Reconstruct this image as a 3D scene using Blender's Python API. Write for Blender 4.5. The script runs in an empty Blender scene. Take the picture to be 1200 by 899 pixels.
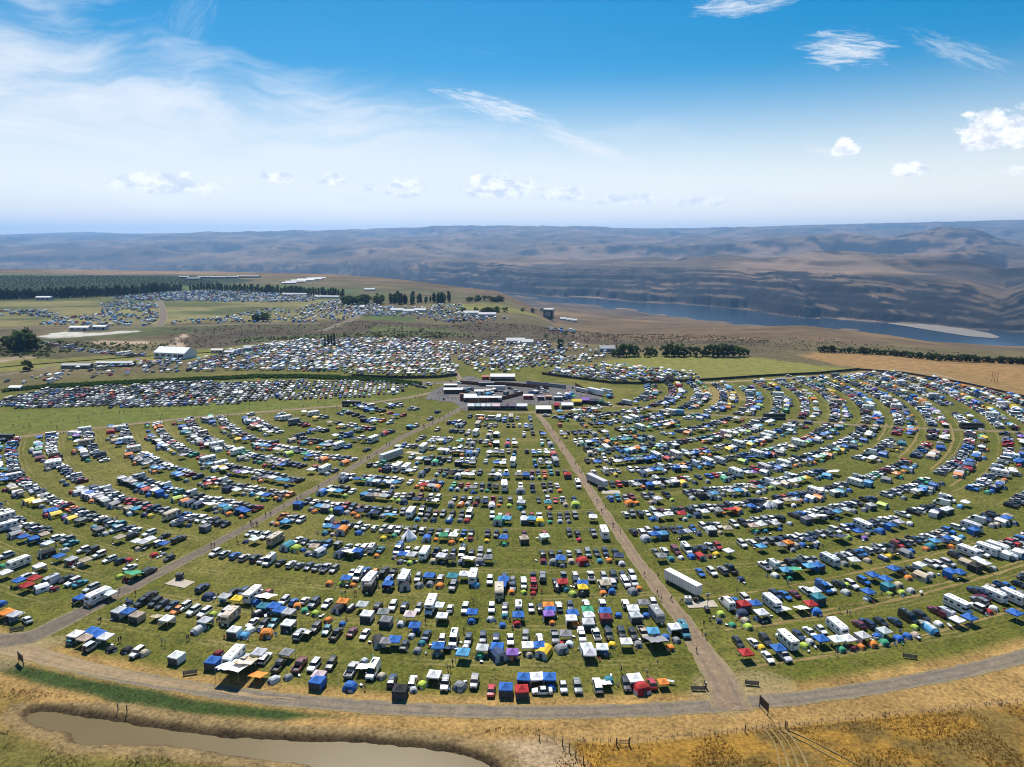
import bpy, math, random
import numpy as np
from mathutils import Vector, Matrix

# ---------------------------------------------------------------- camera, sky, sun, exposure
scene = bpy.context.scene
COL = scene.collection
F, CX, CY, H, EYE = 832.0, 600.0, 449.5, 100.0, 283.0      # focal length (px of a 1200 px wide frame), eye height (m)
TILT = math.atan((CY - EYE) / F)
cam_data = bpy.data.cameras.new('camera')
cam_data.sensor_fit = 'HORIZONTAL'
cam_data.sensor_width = 36.0
cam_data.lens = 36.0 * F / 1200.0
cam_data.clip_start = 1.0
cam_data.clip_end = 150000.0
cam = bpy.data.objects.new('camera', cam_data)
COL.objects.link(cam)
cam.location = (0, 0, H)
cam.rotation_euler = (math.pi / 2 - TILT, 0, 0)
scene.camera = cam
scene.cycles.filter_width = 1.1

SUN_EL, SUN_AZ = math.radians(54), math.radians(-13)        # azimuth from +Y (view direction), negative = to the left
sun_dir = Vector((math.cos(SUN_EL) * math.sin(SUN_AZ), math.cos(SUN_EL) * math.cos(SUN_AZ), math.sin(SUN_EL)))
sl = bpy.data.lights.new('sun', 'SUN')
sl.energy = 5.0
sl.angle = math.radians(0.5)
sl.color = (1.0, 0.95, 0.87)
so = bpy.data.objects.new('sun', sl)
COL.objects.link(so)
so.rotation_euler = (-sun_dir).to_track_quat('-Z', 'Y').to_euler()
so.location = (0, 0, 3000)
vs = scene.view_settings
vs.view_transform = 'Standard'
vs.look = 'None'
vs.exposure = 0.52
vs.gamma = 1.0
vs.use_curve_mapping = False


class NT:
    """small helper to write node trees as expressions"""
    def __init__(s, tree):
        s.t = tree

    def n(s, typ, **kw):
        nd = s.t.nodes.new(typ)
        for k, v in kw.items():
            setattr(nd, k, v)
        return nd

    def put(s, sock, v):
        if v is None:
            return
        if isinstance(v, bpy.types.NodeSocket):
            s.t.links.new(v, sock)
        else:
            sock.default_value = v

    def m(s, op, a, b=None, c=None, clamp=False):
        nd = s.n('ShaderNodeMath', operation=op, use_clamp=clamp)
        s.put(nd.inputs[0], a)
        s.put(nd.inputs[1], b)
        s.put(nd.inputs[2], c)
        return nd.outputs[0]

    def vm(s, op, a, b=None):
        nd = s.n('ShaderNodeVectorMath', operation=op)
        s.put(nd.inputs[0], a)
        s.put(nd.inputs[1], b)
        return nd.outputs[0]

    def mr(s, v, a, b, c=0.0, d=1.0, smooth=True):
        nd = s.n('ShaderNodeMapRange', interpolation_type='SMOOTHSTEP' if smooth else 'LINEAR')
        s.put(nd.inputs['Value'], v)
        for nm, x in (('From Min', a), ('From Max', b), ('To Min', c), ('To Max', d)):
            s.put(nd.inputs[nm], x)
        return nd.outputs[0]

    def noise(s, vec, scale, detail=4.0, rough=0.55, dist=0.0, out=0):
        nd = s.n('ShaderNodeTexNoise')
        s.put(nd.inputs['Vector'], vec)
        nd.inputs['Scale'].default_value = scale
        nd.inputs['Detail'].default_value = detail
        nd.inputs['Roughness'].default_value = rough
        nd.inputs['Distortion'].default_value = dist
        return nd.outputs[out]

    def mix(s, f, a, b, blend='MIX'):
        nd = s.n('ShaderNodeMix', data_type='RGBA', blend_type=blend)
        nd.clamp_factor = True
        s.put(nd.inputs[0], f)
        s.put(nd.inputs[6], a if isinstance(a, bpy.types.NodeSocket) else (*a, 1) if len(a) == 3 else a)
        s.put(nd.inputs[7], b if isinstance(b, bpy.types.NodeSocket) else (*b, 1) if len(b) == 3 else b)
        return nd.outputs[2]

    def xyz(s, x, y, z):
        nd = s.n('ShaderNodeCombineXYZ')
        s.put(nd.inputs[0], x)
        s.put(nd.inputs[1], y)
        s.put(nd.inputs[2], z)
        return nd.outputs[0]


world = bpy.data.worlds.new('World')
scene.world = world
world.use_nodes = True
T = NT(world.node_tree)
world.node_tree.nodes.clear()
sky = T.n('ShaderNodeTexSky', sky_type='NISHITA')
sky.sun_disc = False
sky.sun_elevation = SUN_EL
sky.sun_rotation = SUN_AZ
sky.altitude = 600
sky.air_density = 1.0
sky.dust_density = 0.6
sky.ozone_density = 3.0
SKY = 0.058
tc = T.n('ShaderNodeTexCoord')
gen = tc.outputs['Generated']
nrm = T.vm('NORMALIZE', gen)
sp = T.n('ShaderNodeSeparateXYZ')
T.put(sp.inputs[0], nrm)
DEG = 180 / math.pi
az = T.m('MULTIPLY', T.m('ARCTAN2', sp.outputs[0], sp.outputs[1]), DEG)
el = T.m('MULTIPLY', T.m('ARCSINE', sp.outputs[2]), DEG)
# deeper blue as a polarised sky shows it, fading to the horizon
hs = T.n('ShaderNodeHueSaturation')
hs.inputs['Hue'].default_value = 0.487
hs.inputs['Saturation'].default_value = 1.62
hs.inputs['Value'].default_value = 1.12
T.put(hs.inputs['Color'], sky.outputs[0])
skyc = hs.outputs[0]


def px_dir(px, py):
    u, v = (px - CX) / F, -(py - CY) / F
    d = Vector((u, math.cos(TILT) + v * math.sin(TILT), -math.sin(TILT) + v * math.cos(TILT))).normalized()
    return math.degrees(math.atan2(d.x, d.y)), math.degrees(math.asin(d.z))


# cirrus veil: (az, el) plane, streaks rising to the right
wv = T.xyz(az, el, 0.0)
warp = T.noise(wv, 0.11, 3, 0.5, 0, 1)
wv2 = T.vm('ADD', wv, T.vm('MULTIPLY', T.vm('SUBTRACT', warp, (0.5, 0.5, 0.5)), (9, 5, 0)))
mp = T.n('ShaderNodeMapping')
mp.inputs['Rotation'].default_value = (0, 0, math.radians(-14))
mp.inputs['Scale'].default_value = (0.055, 0.30, 1)
T.put(mp.inputs['Vector'], wv2)
streak = T.noise(mp.outputs[0], 1.0, 8, 0.62, 0.6)
mp2 = T.n('ShaderNodeMapping')
mp2.inputs['Rotation'].default_value = (0, 0, math.radians(22))
mp2.inputs['Scale'].default_value = (0.09, 0.5, 1)
T.put(mp2.inputs['Vector'], wv2)
streak2 = T.noise(mp2.outputs[0], 1.0, 8, 0.6, 0.4)
soft = T.noise(wv, 0.09, 4, 0.5)
# the veil's upper edge falls from about 17 degrees at the left to about 4 at the right
top = T.mr(az, -42.0, 28.0, 17.0, 3.6, smooth=False)
edge = T.m('ADD', T.m('SUBTRACT', top, el), T.m('ADD', T.m('MULTIPLY', T.m('SUBTRACT', streak2, 0.5), 12.0),
                                               T.m('MULTIPLY', T.m('SUBTRACT', soft, 0.5), 7.0)))
veil = T.mr(edge, -1.5, 4.5)
veil = T.m('MULTIPLY', veil, T.mr(streak, 0.30, 0.66, 0.12, 1.0))
veil = T.m('MULTIPLY', veil, T.mr(az, -20.0, 30.0, 0.92, 0.55))
wisps = T.m('MULTIPLY', T.mr(streak2, 0.60, 0.85), T.mr(el, 20, 6, 0.10, 0.35))
dens = T.m('MULTIPLY', T.m('MAXIMUM', veil, wisps), T.mr(el, -1.0, 6.5, 0.0, 1.0))


def streak_cloud(px, py, wx, wy, ang, amp):
    """a wisp of ice cloud: elongated patch broken up by noise"""
    a0, e0 = px_dir(px, py)
    m_ = T.n('ShaderNodeMapping', vector_type='POINT')
    c, s_ = math.cos(math.radians(ang)), math.sin(math.radians(ang))
    dx, dy = T.m('SUBTRACT', az, a0), T.m('SUBTRACT', el, e0)
    lx = T.m('ADD', T.m('MULTIPLY', dx, c), T.m('MULTIPLY', dy, s_))
    ly = T.m('SUBTRACT', T.m('MULTIPLY', dy, c), T.m('MULTIPLY', dx, s_))
    nz = T.noise(T.xyz(T.m('MULTIPLY', lx, 0.5), T.m('MULTIPLY', ly, 3.0), px * 0.01), 1.0, 8, 0.68, 0.9)
    q = T.m('ADD', T.m('POWER', T.m('ABSOLUTE', T.m('DIVIDE', lx, wx)), 2.0), T.m('POWER', T.m('ABSOLUTE', T.m('DIVIDE', ly, wy)), 2.0))
    q = T.m('ADD', q, T.m('MULTIPLY', T.m('SUBTRACT', nz, 0.46), 3.4))
    return T.m('MULTIPLY', T.mr(q, 1.0, -0.35), amp)


def puff_cloud(px, py, wx, wy, amp):
    """a small fair-weather cumulus: flat base, lumpy top"""
    a0, e0 = px_dir(px, py)
    dx, dy = T.m('SUBTRACT', az, a0), T.m('SUBTRACT', el, e0)
    nz = T.noise(T.xyz(dx, T.m('MULTIPLY', dy, 1.3), px * 0.013), 0.95, 6, 0.6)
    up = T.m('DIVIDE', T.m('MAXIMUM', dy, 0.0), wy)
    dn = T.m('DIVIDE', T.m('MINIMUM', dy, 0.0), wy * 0.45)
    q = T.m('ADD', T.m('POWER', T.m('ABSOLUTE', T.m('DIVIDE', dx, wx)), 2.0), T.m('ADD', T.m('POWER', up, 2.0), T.m('POWER', T.m('ABSOLUTE', dn), 2.0)))
    q = T.m('ADD', q, T.m('MULTIPLY', T.m('SUBTRACT', nz, 0.5), 3.4))
    return T.m('MULTIPLY', T.mr(q, 1.0, 0.35), amp)


for args in ((580, 126, 5.8, 1.0, -14, .95), (690, 172, 5.6, 0.8, -17, 1.0), (560, 118, 3.2, .55, -10, .5), (655, 158, 3.6, .9, -22, .55),
             (990, 58, 3.4, 1.35, -8, .95), (870, 5, 4.2, .9, 3, .8), (1125, 60, 4.0, .9, -25, .4), (220, 25, 3.4, 1.6, 55, .14),
             (20, 60, 3.2, 1.2, -10, .5), (855, 195, 1.9, .35, -3, .75), (1150, 184, 3.0, .5, 0, .45), (970, 178, 2.0, .55, -15, .6)):
    dens = T.m('MAXIMUM', dens, streak_cloud(*args))
puffs = None
for args in ((1166, 160, 2.7, 2.0, 1.0), (1064, 200, 1.7, .75, .95), (992, 177, 1.1, .95, .95), (325, 210, 1.6, .6, .85), (388, 213, 1.1, .85, .95),
             (190, 220, 4.5, 1.1, .85), (475, 226, 2.0, 1.2, .8), (585, 224, 3.4, 1.4, .9), (660, 230, 2.4, .9, .75), (735, 236, 3.0, .7, .7), (430, 222, .8, .4, .7), (820, 238, 2.5, .6, .6), (1195, 203, 1.2, .5, .8)):
    p_ = puff_cloud(*args)
    puffs = p_ if puffs is None else T.m('MAXIMUM', puffs, p_)
haze_low = T.mr(el, 13.0, 0.0, 0.0, 0.92)
CW = 12.6
c1 = T.mix(haze_low, skyc, (1.34 * CW, 1.24 * CW, 1.08 * CW))
c2 = T.mix(T.m('MULTIPLY', dens, 0.9), c1, (0.93 * CW, 0.95 * CW, 0.98 * CW))
shade = T.noise(T.xyz(az, T.m('MULTIPLY', el, 1.6), 3.0), 1.1, 4, 0.6)
pc = T.mix(T.mr(shade, 0.35, 0.62), (0.78 * CW, 0.82 * CW, 0.91 * CW), (1.25 * CW, 1.22 * CW, 1.18 * CW))
c3 = T.mix(T.m('MULTIPLY', puffs, 0.95), c2, pc)
bg = T.n('ShaderNodeBackground')
bg.inputs['Strength'].default_value = SKY
T.put(bg.inputs['Color'], c3)
wo = T.n('ShaderNodeOutputWorld')
world.node_tree.links.new(bg.outputs[0], wo.inputs[0])

# ---------------------------------------------------------------- geometry helpers
rng = np.random.default_rng(7)
random.seed(11)
CT, ST = math.cos(TILT), math.sin(TILT)
CC = np.array([4.5, 494.0])                                  # centre of the ring-shaped camp


def at(px, py, z=0.0):
    """where the sight line through a point of the photograph meets the height z"""
    u, v = (px - CX) / F, -(py - CY) / F
    dx, dy, dz = u, CT + v * ST, -ST + v * CT
    t = (z - H) / dz
    return dx * t, dy * t


def z_on(py, Y):
    v = -(py - CY) / F
    return H + Y * (-ST + v * CT) / (CT + v * ST)


def polar(r, deg):
    a = math.radians(deg)
    return CC[0] + r * math.sin(a), CC[1] - r * math.cos(a)


def vnoise(x, y, seed=0):
    xi, yi = np.floor(x).astype(np.int64), np.floor(y).astype(np.int64)
    xf, yf = x - xi, y - yi
    xf, yf = xf * xf * (3 - 2 * xf), yf * yf * (3 - 2 * yf)

    def h(i, j):
        n = (i * 374761393 + j * 668265263 + seed * 982451653) & 0x7fffffff
        n = ((n ^ (n >> 13)) * 1274126177) & 0x7fffffff
        return ((n ^ (n >> 16)) & 0xffff) / 65535.0
    a, b, c, d = h(xi, yi), h(xi + 1, yi), h(xi, yi + 1), h(xi + 1, yi + 1)
    return a + (b - a) * xf + (c - a) * yf + (a - b - c + d) * xf * yf


def fbm(x, y, oct_=4, seed=0, gain=0.5):
    s, a, t = 0.0, 1.0, 0.0
    for k in range(oct_):
        s = s + a * vnoise(x * 2 ** k + 17.3 * k, y * 2 ** k - 9.1 * k, seed + k)
        t += a
        a *= gain
    return s / t * 2 - 1


def poly_world(pts, z=0.0):
    return np.array([at(px, py, z) for px, py in pts])


def poly_sd(P, x, y):
    """signed distance to a polygon, negative inside"""
    d = np.full(x.shape, 1e18)
    ins = np.zeros(x.shape, bool)
    n = len(P)
    for i in range(n):
        ax, ay = P[i]
        bx, by = P[(i + 1) % n]
        ex, ey = bx - ax, by - ay
        t = np.clip(((x - ax) * ex + (y - ay) * ey) / (ex * ex + ey * ey + 1e-9), 0, 1)
        d = np.minimum(d, (x - ax - t * ex) ** 2 + (y - ay - t * ey) ** 2)
        c = (ay > y) != (by > y)
        ins ^= c & (x < ax + (y - ay) * ex / (ey if abs(ey) > 1e-9 else 1e-9))
    return np.where(ins, -1, 1) * np.sqrt(d)


def line_d(P, x, y):
    d = np.full(x.shape, 1e18)
    for i in range(len(P) - 1):
        ax, ay = P[i]
        bx, by = P[i + 1]
        ex, ey = bx - ax, by - ay
        t = np.clip(((x - ax) * ex + (y - ay) * ey) / (ex * ex + ey * ey + 1e-9), 0, 1)
        d = np.minimum(d, (x - ax - t * ex) ** 2 + (y - ay - t * ey) ** 2)
    return np.sqrt(d)


def smooth(x, a, b):
    t = np.clip((x - a) / (b - a), 0, 1)
    return t * t * (3 - 2 * t)


def mesh_raw(name, V, loops, starts, totals, mats=(), mi=None, col=None, smooth_=False, attrs=None):
    me = bpy.data.meshes.new(name)
    me.vertices.add(len(V))
    me.vertices.foreach_set('co', np.asarray(V, np.float32).ravel())
    me.loops.add(len(loops))
    me.loops.foreach_set('vertex_index', np.asarray(loops, np.int32))
    me.polygons.add(len(starts))
    me.polygons.foreach_set('loop_start', np.asarray(starts, np.int32))
    me.polygons.foreach_set('loop_total', np.asarray(totals, np.int32))
    if mi is not None:
        me.polygons.foreach_set('material_index', np.asarray(mi, np.int32))
    for m in mats:
        me.materials.append(m)
    me.update(calc_edges=True)
    if col is not None:
        a = me.color_attributes.new('Col', 'FLOAT_COLOR', 'POINT')
        c4 = np.ones((len(V), 4), np.float32)
        c4[:, :3] = col
        a.data.foreach_set('color', c4.ravel())
    for k, v in (attrs or {}).items():
        a = me.attributes.new(k, 'FLOAT', 'POINT')
        a.data.foreach_set('value', np.asarray(v, np.float32))
    me.polygons.foreach_set('use_smooth', np.full(len(starts), smooth_, bool))
    return me


def grid_mesh(name, X, Y, Z, mats, col=None, attrs=None, smooth_=True, wrap=False):
    R, Cn = X.shape
    V = np.stack([X, Y, Z], -1).reshape(-1, 3)
    i = np.arange(R * Cn).reshape(R, Cn)
    q = np.stack([i[:-1, :-1], i[:-1, 1:], i[1:, 1:], i[1:, :-1]], -1).reshape(-1, 4)
    n = len(q)
    return mesh_raw(name, V, q.ravel(), np.arange(n) * 4, np.full(n, 4), mats, None,
                    None if col is None else col.reshape(-1, 3), smooth_,
                    {k: v.ravel() for k, v in (attrs or {}).items()})


def link(name, me, parent=None, kind=None):
    o = bpy.data.objects.new(name, me)
    COL.objects.link(o)
    if parent is not None:
        o.parent = parent
    if kind:
        o['kind'] = kind
    return o


def principled(name, color=(0.5, 0.5, 0.5), rough=0.6, metal=0.0, spec=0.5):
    m = bpy.data.materials.new(name)
    m.use_nodes = True
    b = m.node_tree.nodes['Principled BSDF']
    b.inputs['Base Color'].default_value = (*color, 1)
    b.inputs['Roughness'].default_value = rough
    b.inputs['Metallic'].default_value = metal
    b.inputs['Specular IOR Level'].default_value = spec
    return m, NT(m.node_tree), b


# ---------------------------------------------------------------- terrain
COLS = np.array([-400, -150, 100, 250, 400, 500, 587, 650, 750, 850, 950, 1050, 1133, 1183, 1250, 1400, 1700], float)


def ip(pts):
    p = np.array(pts, float)
    return np.interp(COLS, p[:, 0], p[:, 1])


Yk, Zk = [], []


def knot(Yv, zv):
    Yk.append(np.broadcast_to(np.asarray(Yv, float), COLS.shape).copy())
    Zk.append(np.broadcast_to(np.asarray(zv, float), COLS.shape).copy())


def from_z(py, z):
    v = -(py - CY) / F
    dy, dz = CT + v * ST, -ST + v * CT
    return (z - H) / dz * dy


knot(560, 0)
knot(720, ip([(-400, 0), (850, 0), (1000, -4), (1250, -10), (1700, -14)]))
rimY = ip([(-400, 3000), (250, 2600), (400, 2150), (500, 1850), (587, 1600), (650, 1250), (750, 1250), (850, 1100), (950, 1000), (1700, 950)])
rimP = ip([(-400, 313), (100, 316), (250, 318), (330, 321), (400, 322), (440, 324), (480, 329), (520, 333), (587, 342), (650, 376), (750, 382), (850, 382), (953, 381), (1017, 387), (1083, 397), (1133, 405), (1193, 412), (1400, 430), (1700, 445)])
knot(rimY, z_on(rimP, rimY))
bY = ip([(-400, 3800), (250, 3300), (400, 2800), (500, 2400), (587, 2100), (650, 2300), (750, 2000), (850, 1700), (950, 1400), (1700, 1250)])
knot(bY, np.where(COLS < 600, -110, np.where(COLS < 900, z_on(ip([(600, 350), (650, 364), (750, 374), (850, 383), (900, 388), (1700, 440)]), bY), -95)))
nearP = ip([(-400, 322), (100, 324), (400, 332), (587, 345), (633, 352), (693, 360), (747, 365.5), (800, 373), (887, 386), (953, 392), (1050, 402), (1150, 416), (1250, 425), (1700, 450)])
nearY = from_z(nearP, -250)
knot(nearY, -250)
farP = ip([(-400, 319.5), (100, 321), (400, 328), (587, 342.5), (620, 345.5), (667, 350), (733, 353), (800, 357), (867, 364), (933, 372), (1000, 375), (1047, 378), (1183, 389), (1250, 391), (1400, 398), (1700, 410)])
farY = from_z(farP, -250)
knot(farY, -250)
cliffP = ip([(-400, 308), (400, 306), (590, 307), (650, 313), (700, 314), (800, 311), (900, 315), (1000, 319), (1060, 322), (1133, 330), (1183, 346), (1250, 318), (1400, 312), (1700, 300)])
cliffY = farY * ip([(-400, 1.10), (587, 1.13), (700, 1.17), (1000, 1.19), (1133, 1.17), (1183, 1.14), (1250, 1.35), (1700, 1.4)])
knot(cliffY, z_on(cliffP, cliffY))
midP = ip([(-400, 300), (100, 300), (400, 292), (600, 291), (800, 290), (950, 289), (1050, 296), (1133, 288), (1183, 292), (1250, 291), (1700, 285)])
knot(9000, z_on(midP, 9000.0))
ridgeP = ip([(-400, 279), (0, 278.5), (100, 275), (200, 272.5), (285, 271), (330, 275), (400, 270.5), (480, 267.5), (500, 265.5), (600, 264), (700, 266), (760, 267.5), (830, 267), (900, 264.5), (1000, 262), (1100, 260), (1200, 257), (1700, 250)])
knot(16500, z_on(ridgeP, 16500.0))
knot(18500, z_on(ridgeP, 16500.0) * 0.3 - 50)
farridge = ip([(-400, 268), (0, 270.3), (60, 269.5), (120, 272.5), (200, 278), (1700, 278)])
knot(22500, z_on(farridge, 22500.0))
knot(27000, -100)
Yk, Zk = np.array(Yk), np.array(Zk)
NK = len(Yk)
STEP_T = np.array([0, .05, .075, .22, .25, .33, .345, .47, .50, .60, .615, .74, .765, .88, .90, 1.0])
STEP_V = np.array([0, .03, .27, .33, .47, .50, .57, .62, .78, .81, .86, .88, .95, .965, .99, 1.0])
POND = None


def terrain(x, y, detail=True):
    """height of the land; smooth base profile from the camp over the canyon to the far ridges, plus relief"""
    ang = np.arctan2(x, y)
    a = np.clip(ang, math.radians(-47), math.radians(47))
    px = CX + F * np.tan(a) / CT
    R = np.hypot(x, y)
    Y = R * np.cos(a)
    # column interpolation of every knot
    yy = [np.interp(px, COLS, Yk[k]) for k in range(NK)]
    zz = [np.interp(px, COLS, Zk[k]) for k in range(NK)]
    z = np.zeros_like(Y)
    # wander of the cliff line
    for k in range(NK - 1):
        w = np.clip((Y - yy[k]) / (yy[k + 1] - yy[k]), 0, 1)
        on = (Y >= yy[k]) & ((Y < yy[k + 1]) if k < NK - 2 else True)
        if k == 5 and detail:
            g = fbm(x / 520.0, y / 900.0, 4, 31, .6) * 0.44 + fbm(x / 120.0, y / 300.0, 4, 77, .6) * 0.15 - (1 - np.abs(fbm(x / 230.0, y / 1500.0, 3, 79))) ** 4 * .20 + .08
            w2 = np.clip(w + g * np.minimum(w * 9, 1) * np.minimum((1 - w) * 6, 1), 0, 1)
            wt = np.interp(w2, STEP_T, STEP_V)
            mf = .45 + .47 * smooth(fbm(x / 230., y / 900., 3, 83), -.35, .15)
            w = w2 * (1 - mf) + wt * mf
        elif k in (2, 3, 6, 7, 8):
            w = w if k == 2 else w
        z = np.where(on, zz[k] + (zz[k + 1] - zz[k]) * w, z)
    if detail:
        b1 = smooth(Y, 680, 900) * (1 - smooth(Y, 2600, 3200))
        rav = smooth(px, 140, 260) * smooth(px, 1000, 880)
        z = z + b1 * rav * (fbm(x / 60.0, y / 60.0, 4, 5) * 5.0) * smooth(Y, 1100, 760) + b1 * fbm(x / 220.0, y / 220.0, 3, 8) * 2.0
        slope_zone = smooth(px, 600, 680) * smooth(Y, 800, 1100) * (1 - smooth(Y, nearY.min(), nearY.min() + 300)) * smooth(1300, 900, px)
        z = z + slope_zone * 0
        mid = smooth(Y, yy[6], yy[6] + 900) * (1 - smooth(Y, 15000, 16500))
        rid = 1 - np.abs(fbm(x / 1900.0, y / 2400.0, 5, 21, .55))
        z = z + mid * (rid - 0.80) * 300 + mid * fbm(x / 800., y / 800., 4, 26) * 26
        far = smooth(Y, 9000, 13000) * (1 - smooth(Y, 19000, 21000))
        z = z + far * fbm(x / 3500.0, y / 1500.0, 4, 41) * 28
        # conical hill on the right, beyond the canyon
        for hx, hy, hr, hz in ((5000., 8300., 1500., 215.), (3500., 8200., 1100., 120.)):
            q = np.hypot(x - hx, (y - hy) * .8) / hr
            z = z + hz * np.clip(1 - q, 0, 1) ** 1.1 * (1 + 0.25 * fbm(x / 400., y / 400., 3, 55))
        nslope = (Y > yy[3]) & (Y < yy[4])
        z = z + np.where(nslope, np.minimum((Y - yy[3]) / 200, 1) * np.minimum((yy[4] - Y) / 300, 1) * fbm(x / 260., y / 260., 4, 61) * 16, 0)
        z = z + np.where((Y > yy[4] - 260) & (Y < yy[4] + 160), fbm(x / 150., y / 150., 3, 63) * 5 * np.clip(1 - np.abs(Y - yy[4]) / 160, 0, 1), 0)
        cz = (Y > yy[2]) & (Y < yy[3]) & (px > 600)
        z = z + np.where(cz, np.minimum((Y - yy[2]) / 200, 1) * np.minimum((yy[3] - Y) / 100, 1) * fbm(x / 130., y / 130., 4, 62) * 7, 0)
    return z


def ground_at(px, py):
    """first point of the terrain seen through a point of the photograph"""
    u, v = (px - CX) / F, -(py - CY) / F
    k = np.geomspace(100, 20000, 6000)
    x, y, z = u / (CT + v * ST) * k, k, H + k * (-ST + v * CT) / (CT + v * ST)
    h = terrain(x, y)
    i = int(np.argmax(z <= h))
    return float(x[i]), float(y[i]), float(h[i])

# ---------------------------------------------------------------- ground sheets
pond_px = [(30, 840), (36, 835), (48, 833.5), (75, 836), (115, 843), (150, 848.5), (200, 857), (260, 864), (330, 868), (400, 870), (440, 872), (480, 876), (520, 881), (552, 888), (572, 896), (585, 906), (560, 925), (470, 932), (400, 915),
           (372, 900), (345, 895), (300, 890), (270, 885), (235, 879), (200, 873.5), (160, 874), (135, 872), (100, 873.5), (88, 871), (84, 862), (78, 858.5), (62, 857.5), (48, 853), (36, 847)]
PONDZ = -1.05
pond_w = poly_world(pond_px, PONDZ)


def ribbon_dist_poly(pts):
    return np.array([at(*p) for p in pts])


def pond_height(x, y):
    sd = poly_sd(pond_w, x, y) + fbm(x / 2.5, y / 2.5, 3, 3) * 0.5
    berm = np.exp(-((sd - 2.8) / 1.2) ** 2) * 0.12
    return np.where(sd < 1.5, -1.8 + 1.8 * smooth(sd, -1.2, 1.5), 0) + berm * smooth(sd, 0, 3), sd


G = dict(grass=(.076, .080, .011), dgrass=(.030, .050, .012), dry=(.235, .145, .050), gold=(.21, .115, .02), tan=(.33, .26, .165), olive=(.095, .082, .020),
         sage=(.125, .088, .055), dsage=(.062, .048, .030), orch=(.018, .030, .013), field=(.135, .130, .030), pale=(.36, .34, .30), mud=(.075, .05, .025), asphalt=(.105, .10, .105))


def sectors(d0, d1, ratio, step, full=True):
    nd = int(math.log(d1 / d0) / math.log(ratio)) + 2
    d = np.geomspace(d0, d1, nd)
    a = np.arange(-46.5, 46.5 + 1e-6, step)
    if full:
        a = np.concatenate([np.linspace(-180, -50, 40), a, np.linspace(50, 180, 40)])
    A = np.radians(a)
    return np.sin(A)[None, :] * d[:, None], np.cos(A)[None, :] * d[:, None]


def paint(col, x, y, sd, c, soft):
    w = (1 - smooth(sd, -soft, soft))[..., None]
    return col * (1 - w) + np.array(c) * w


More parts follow.
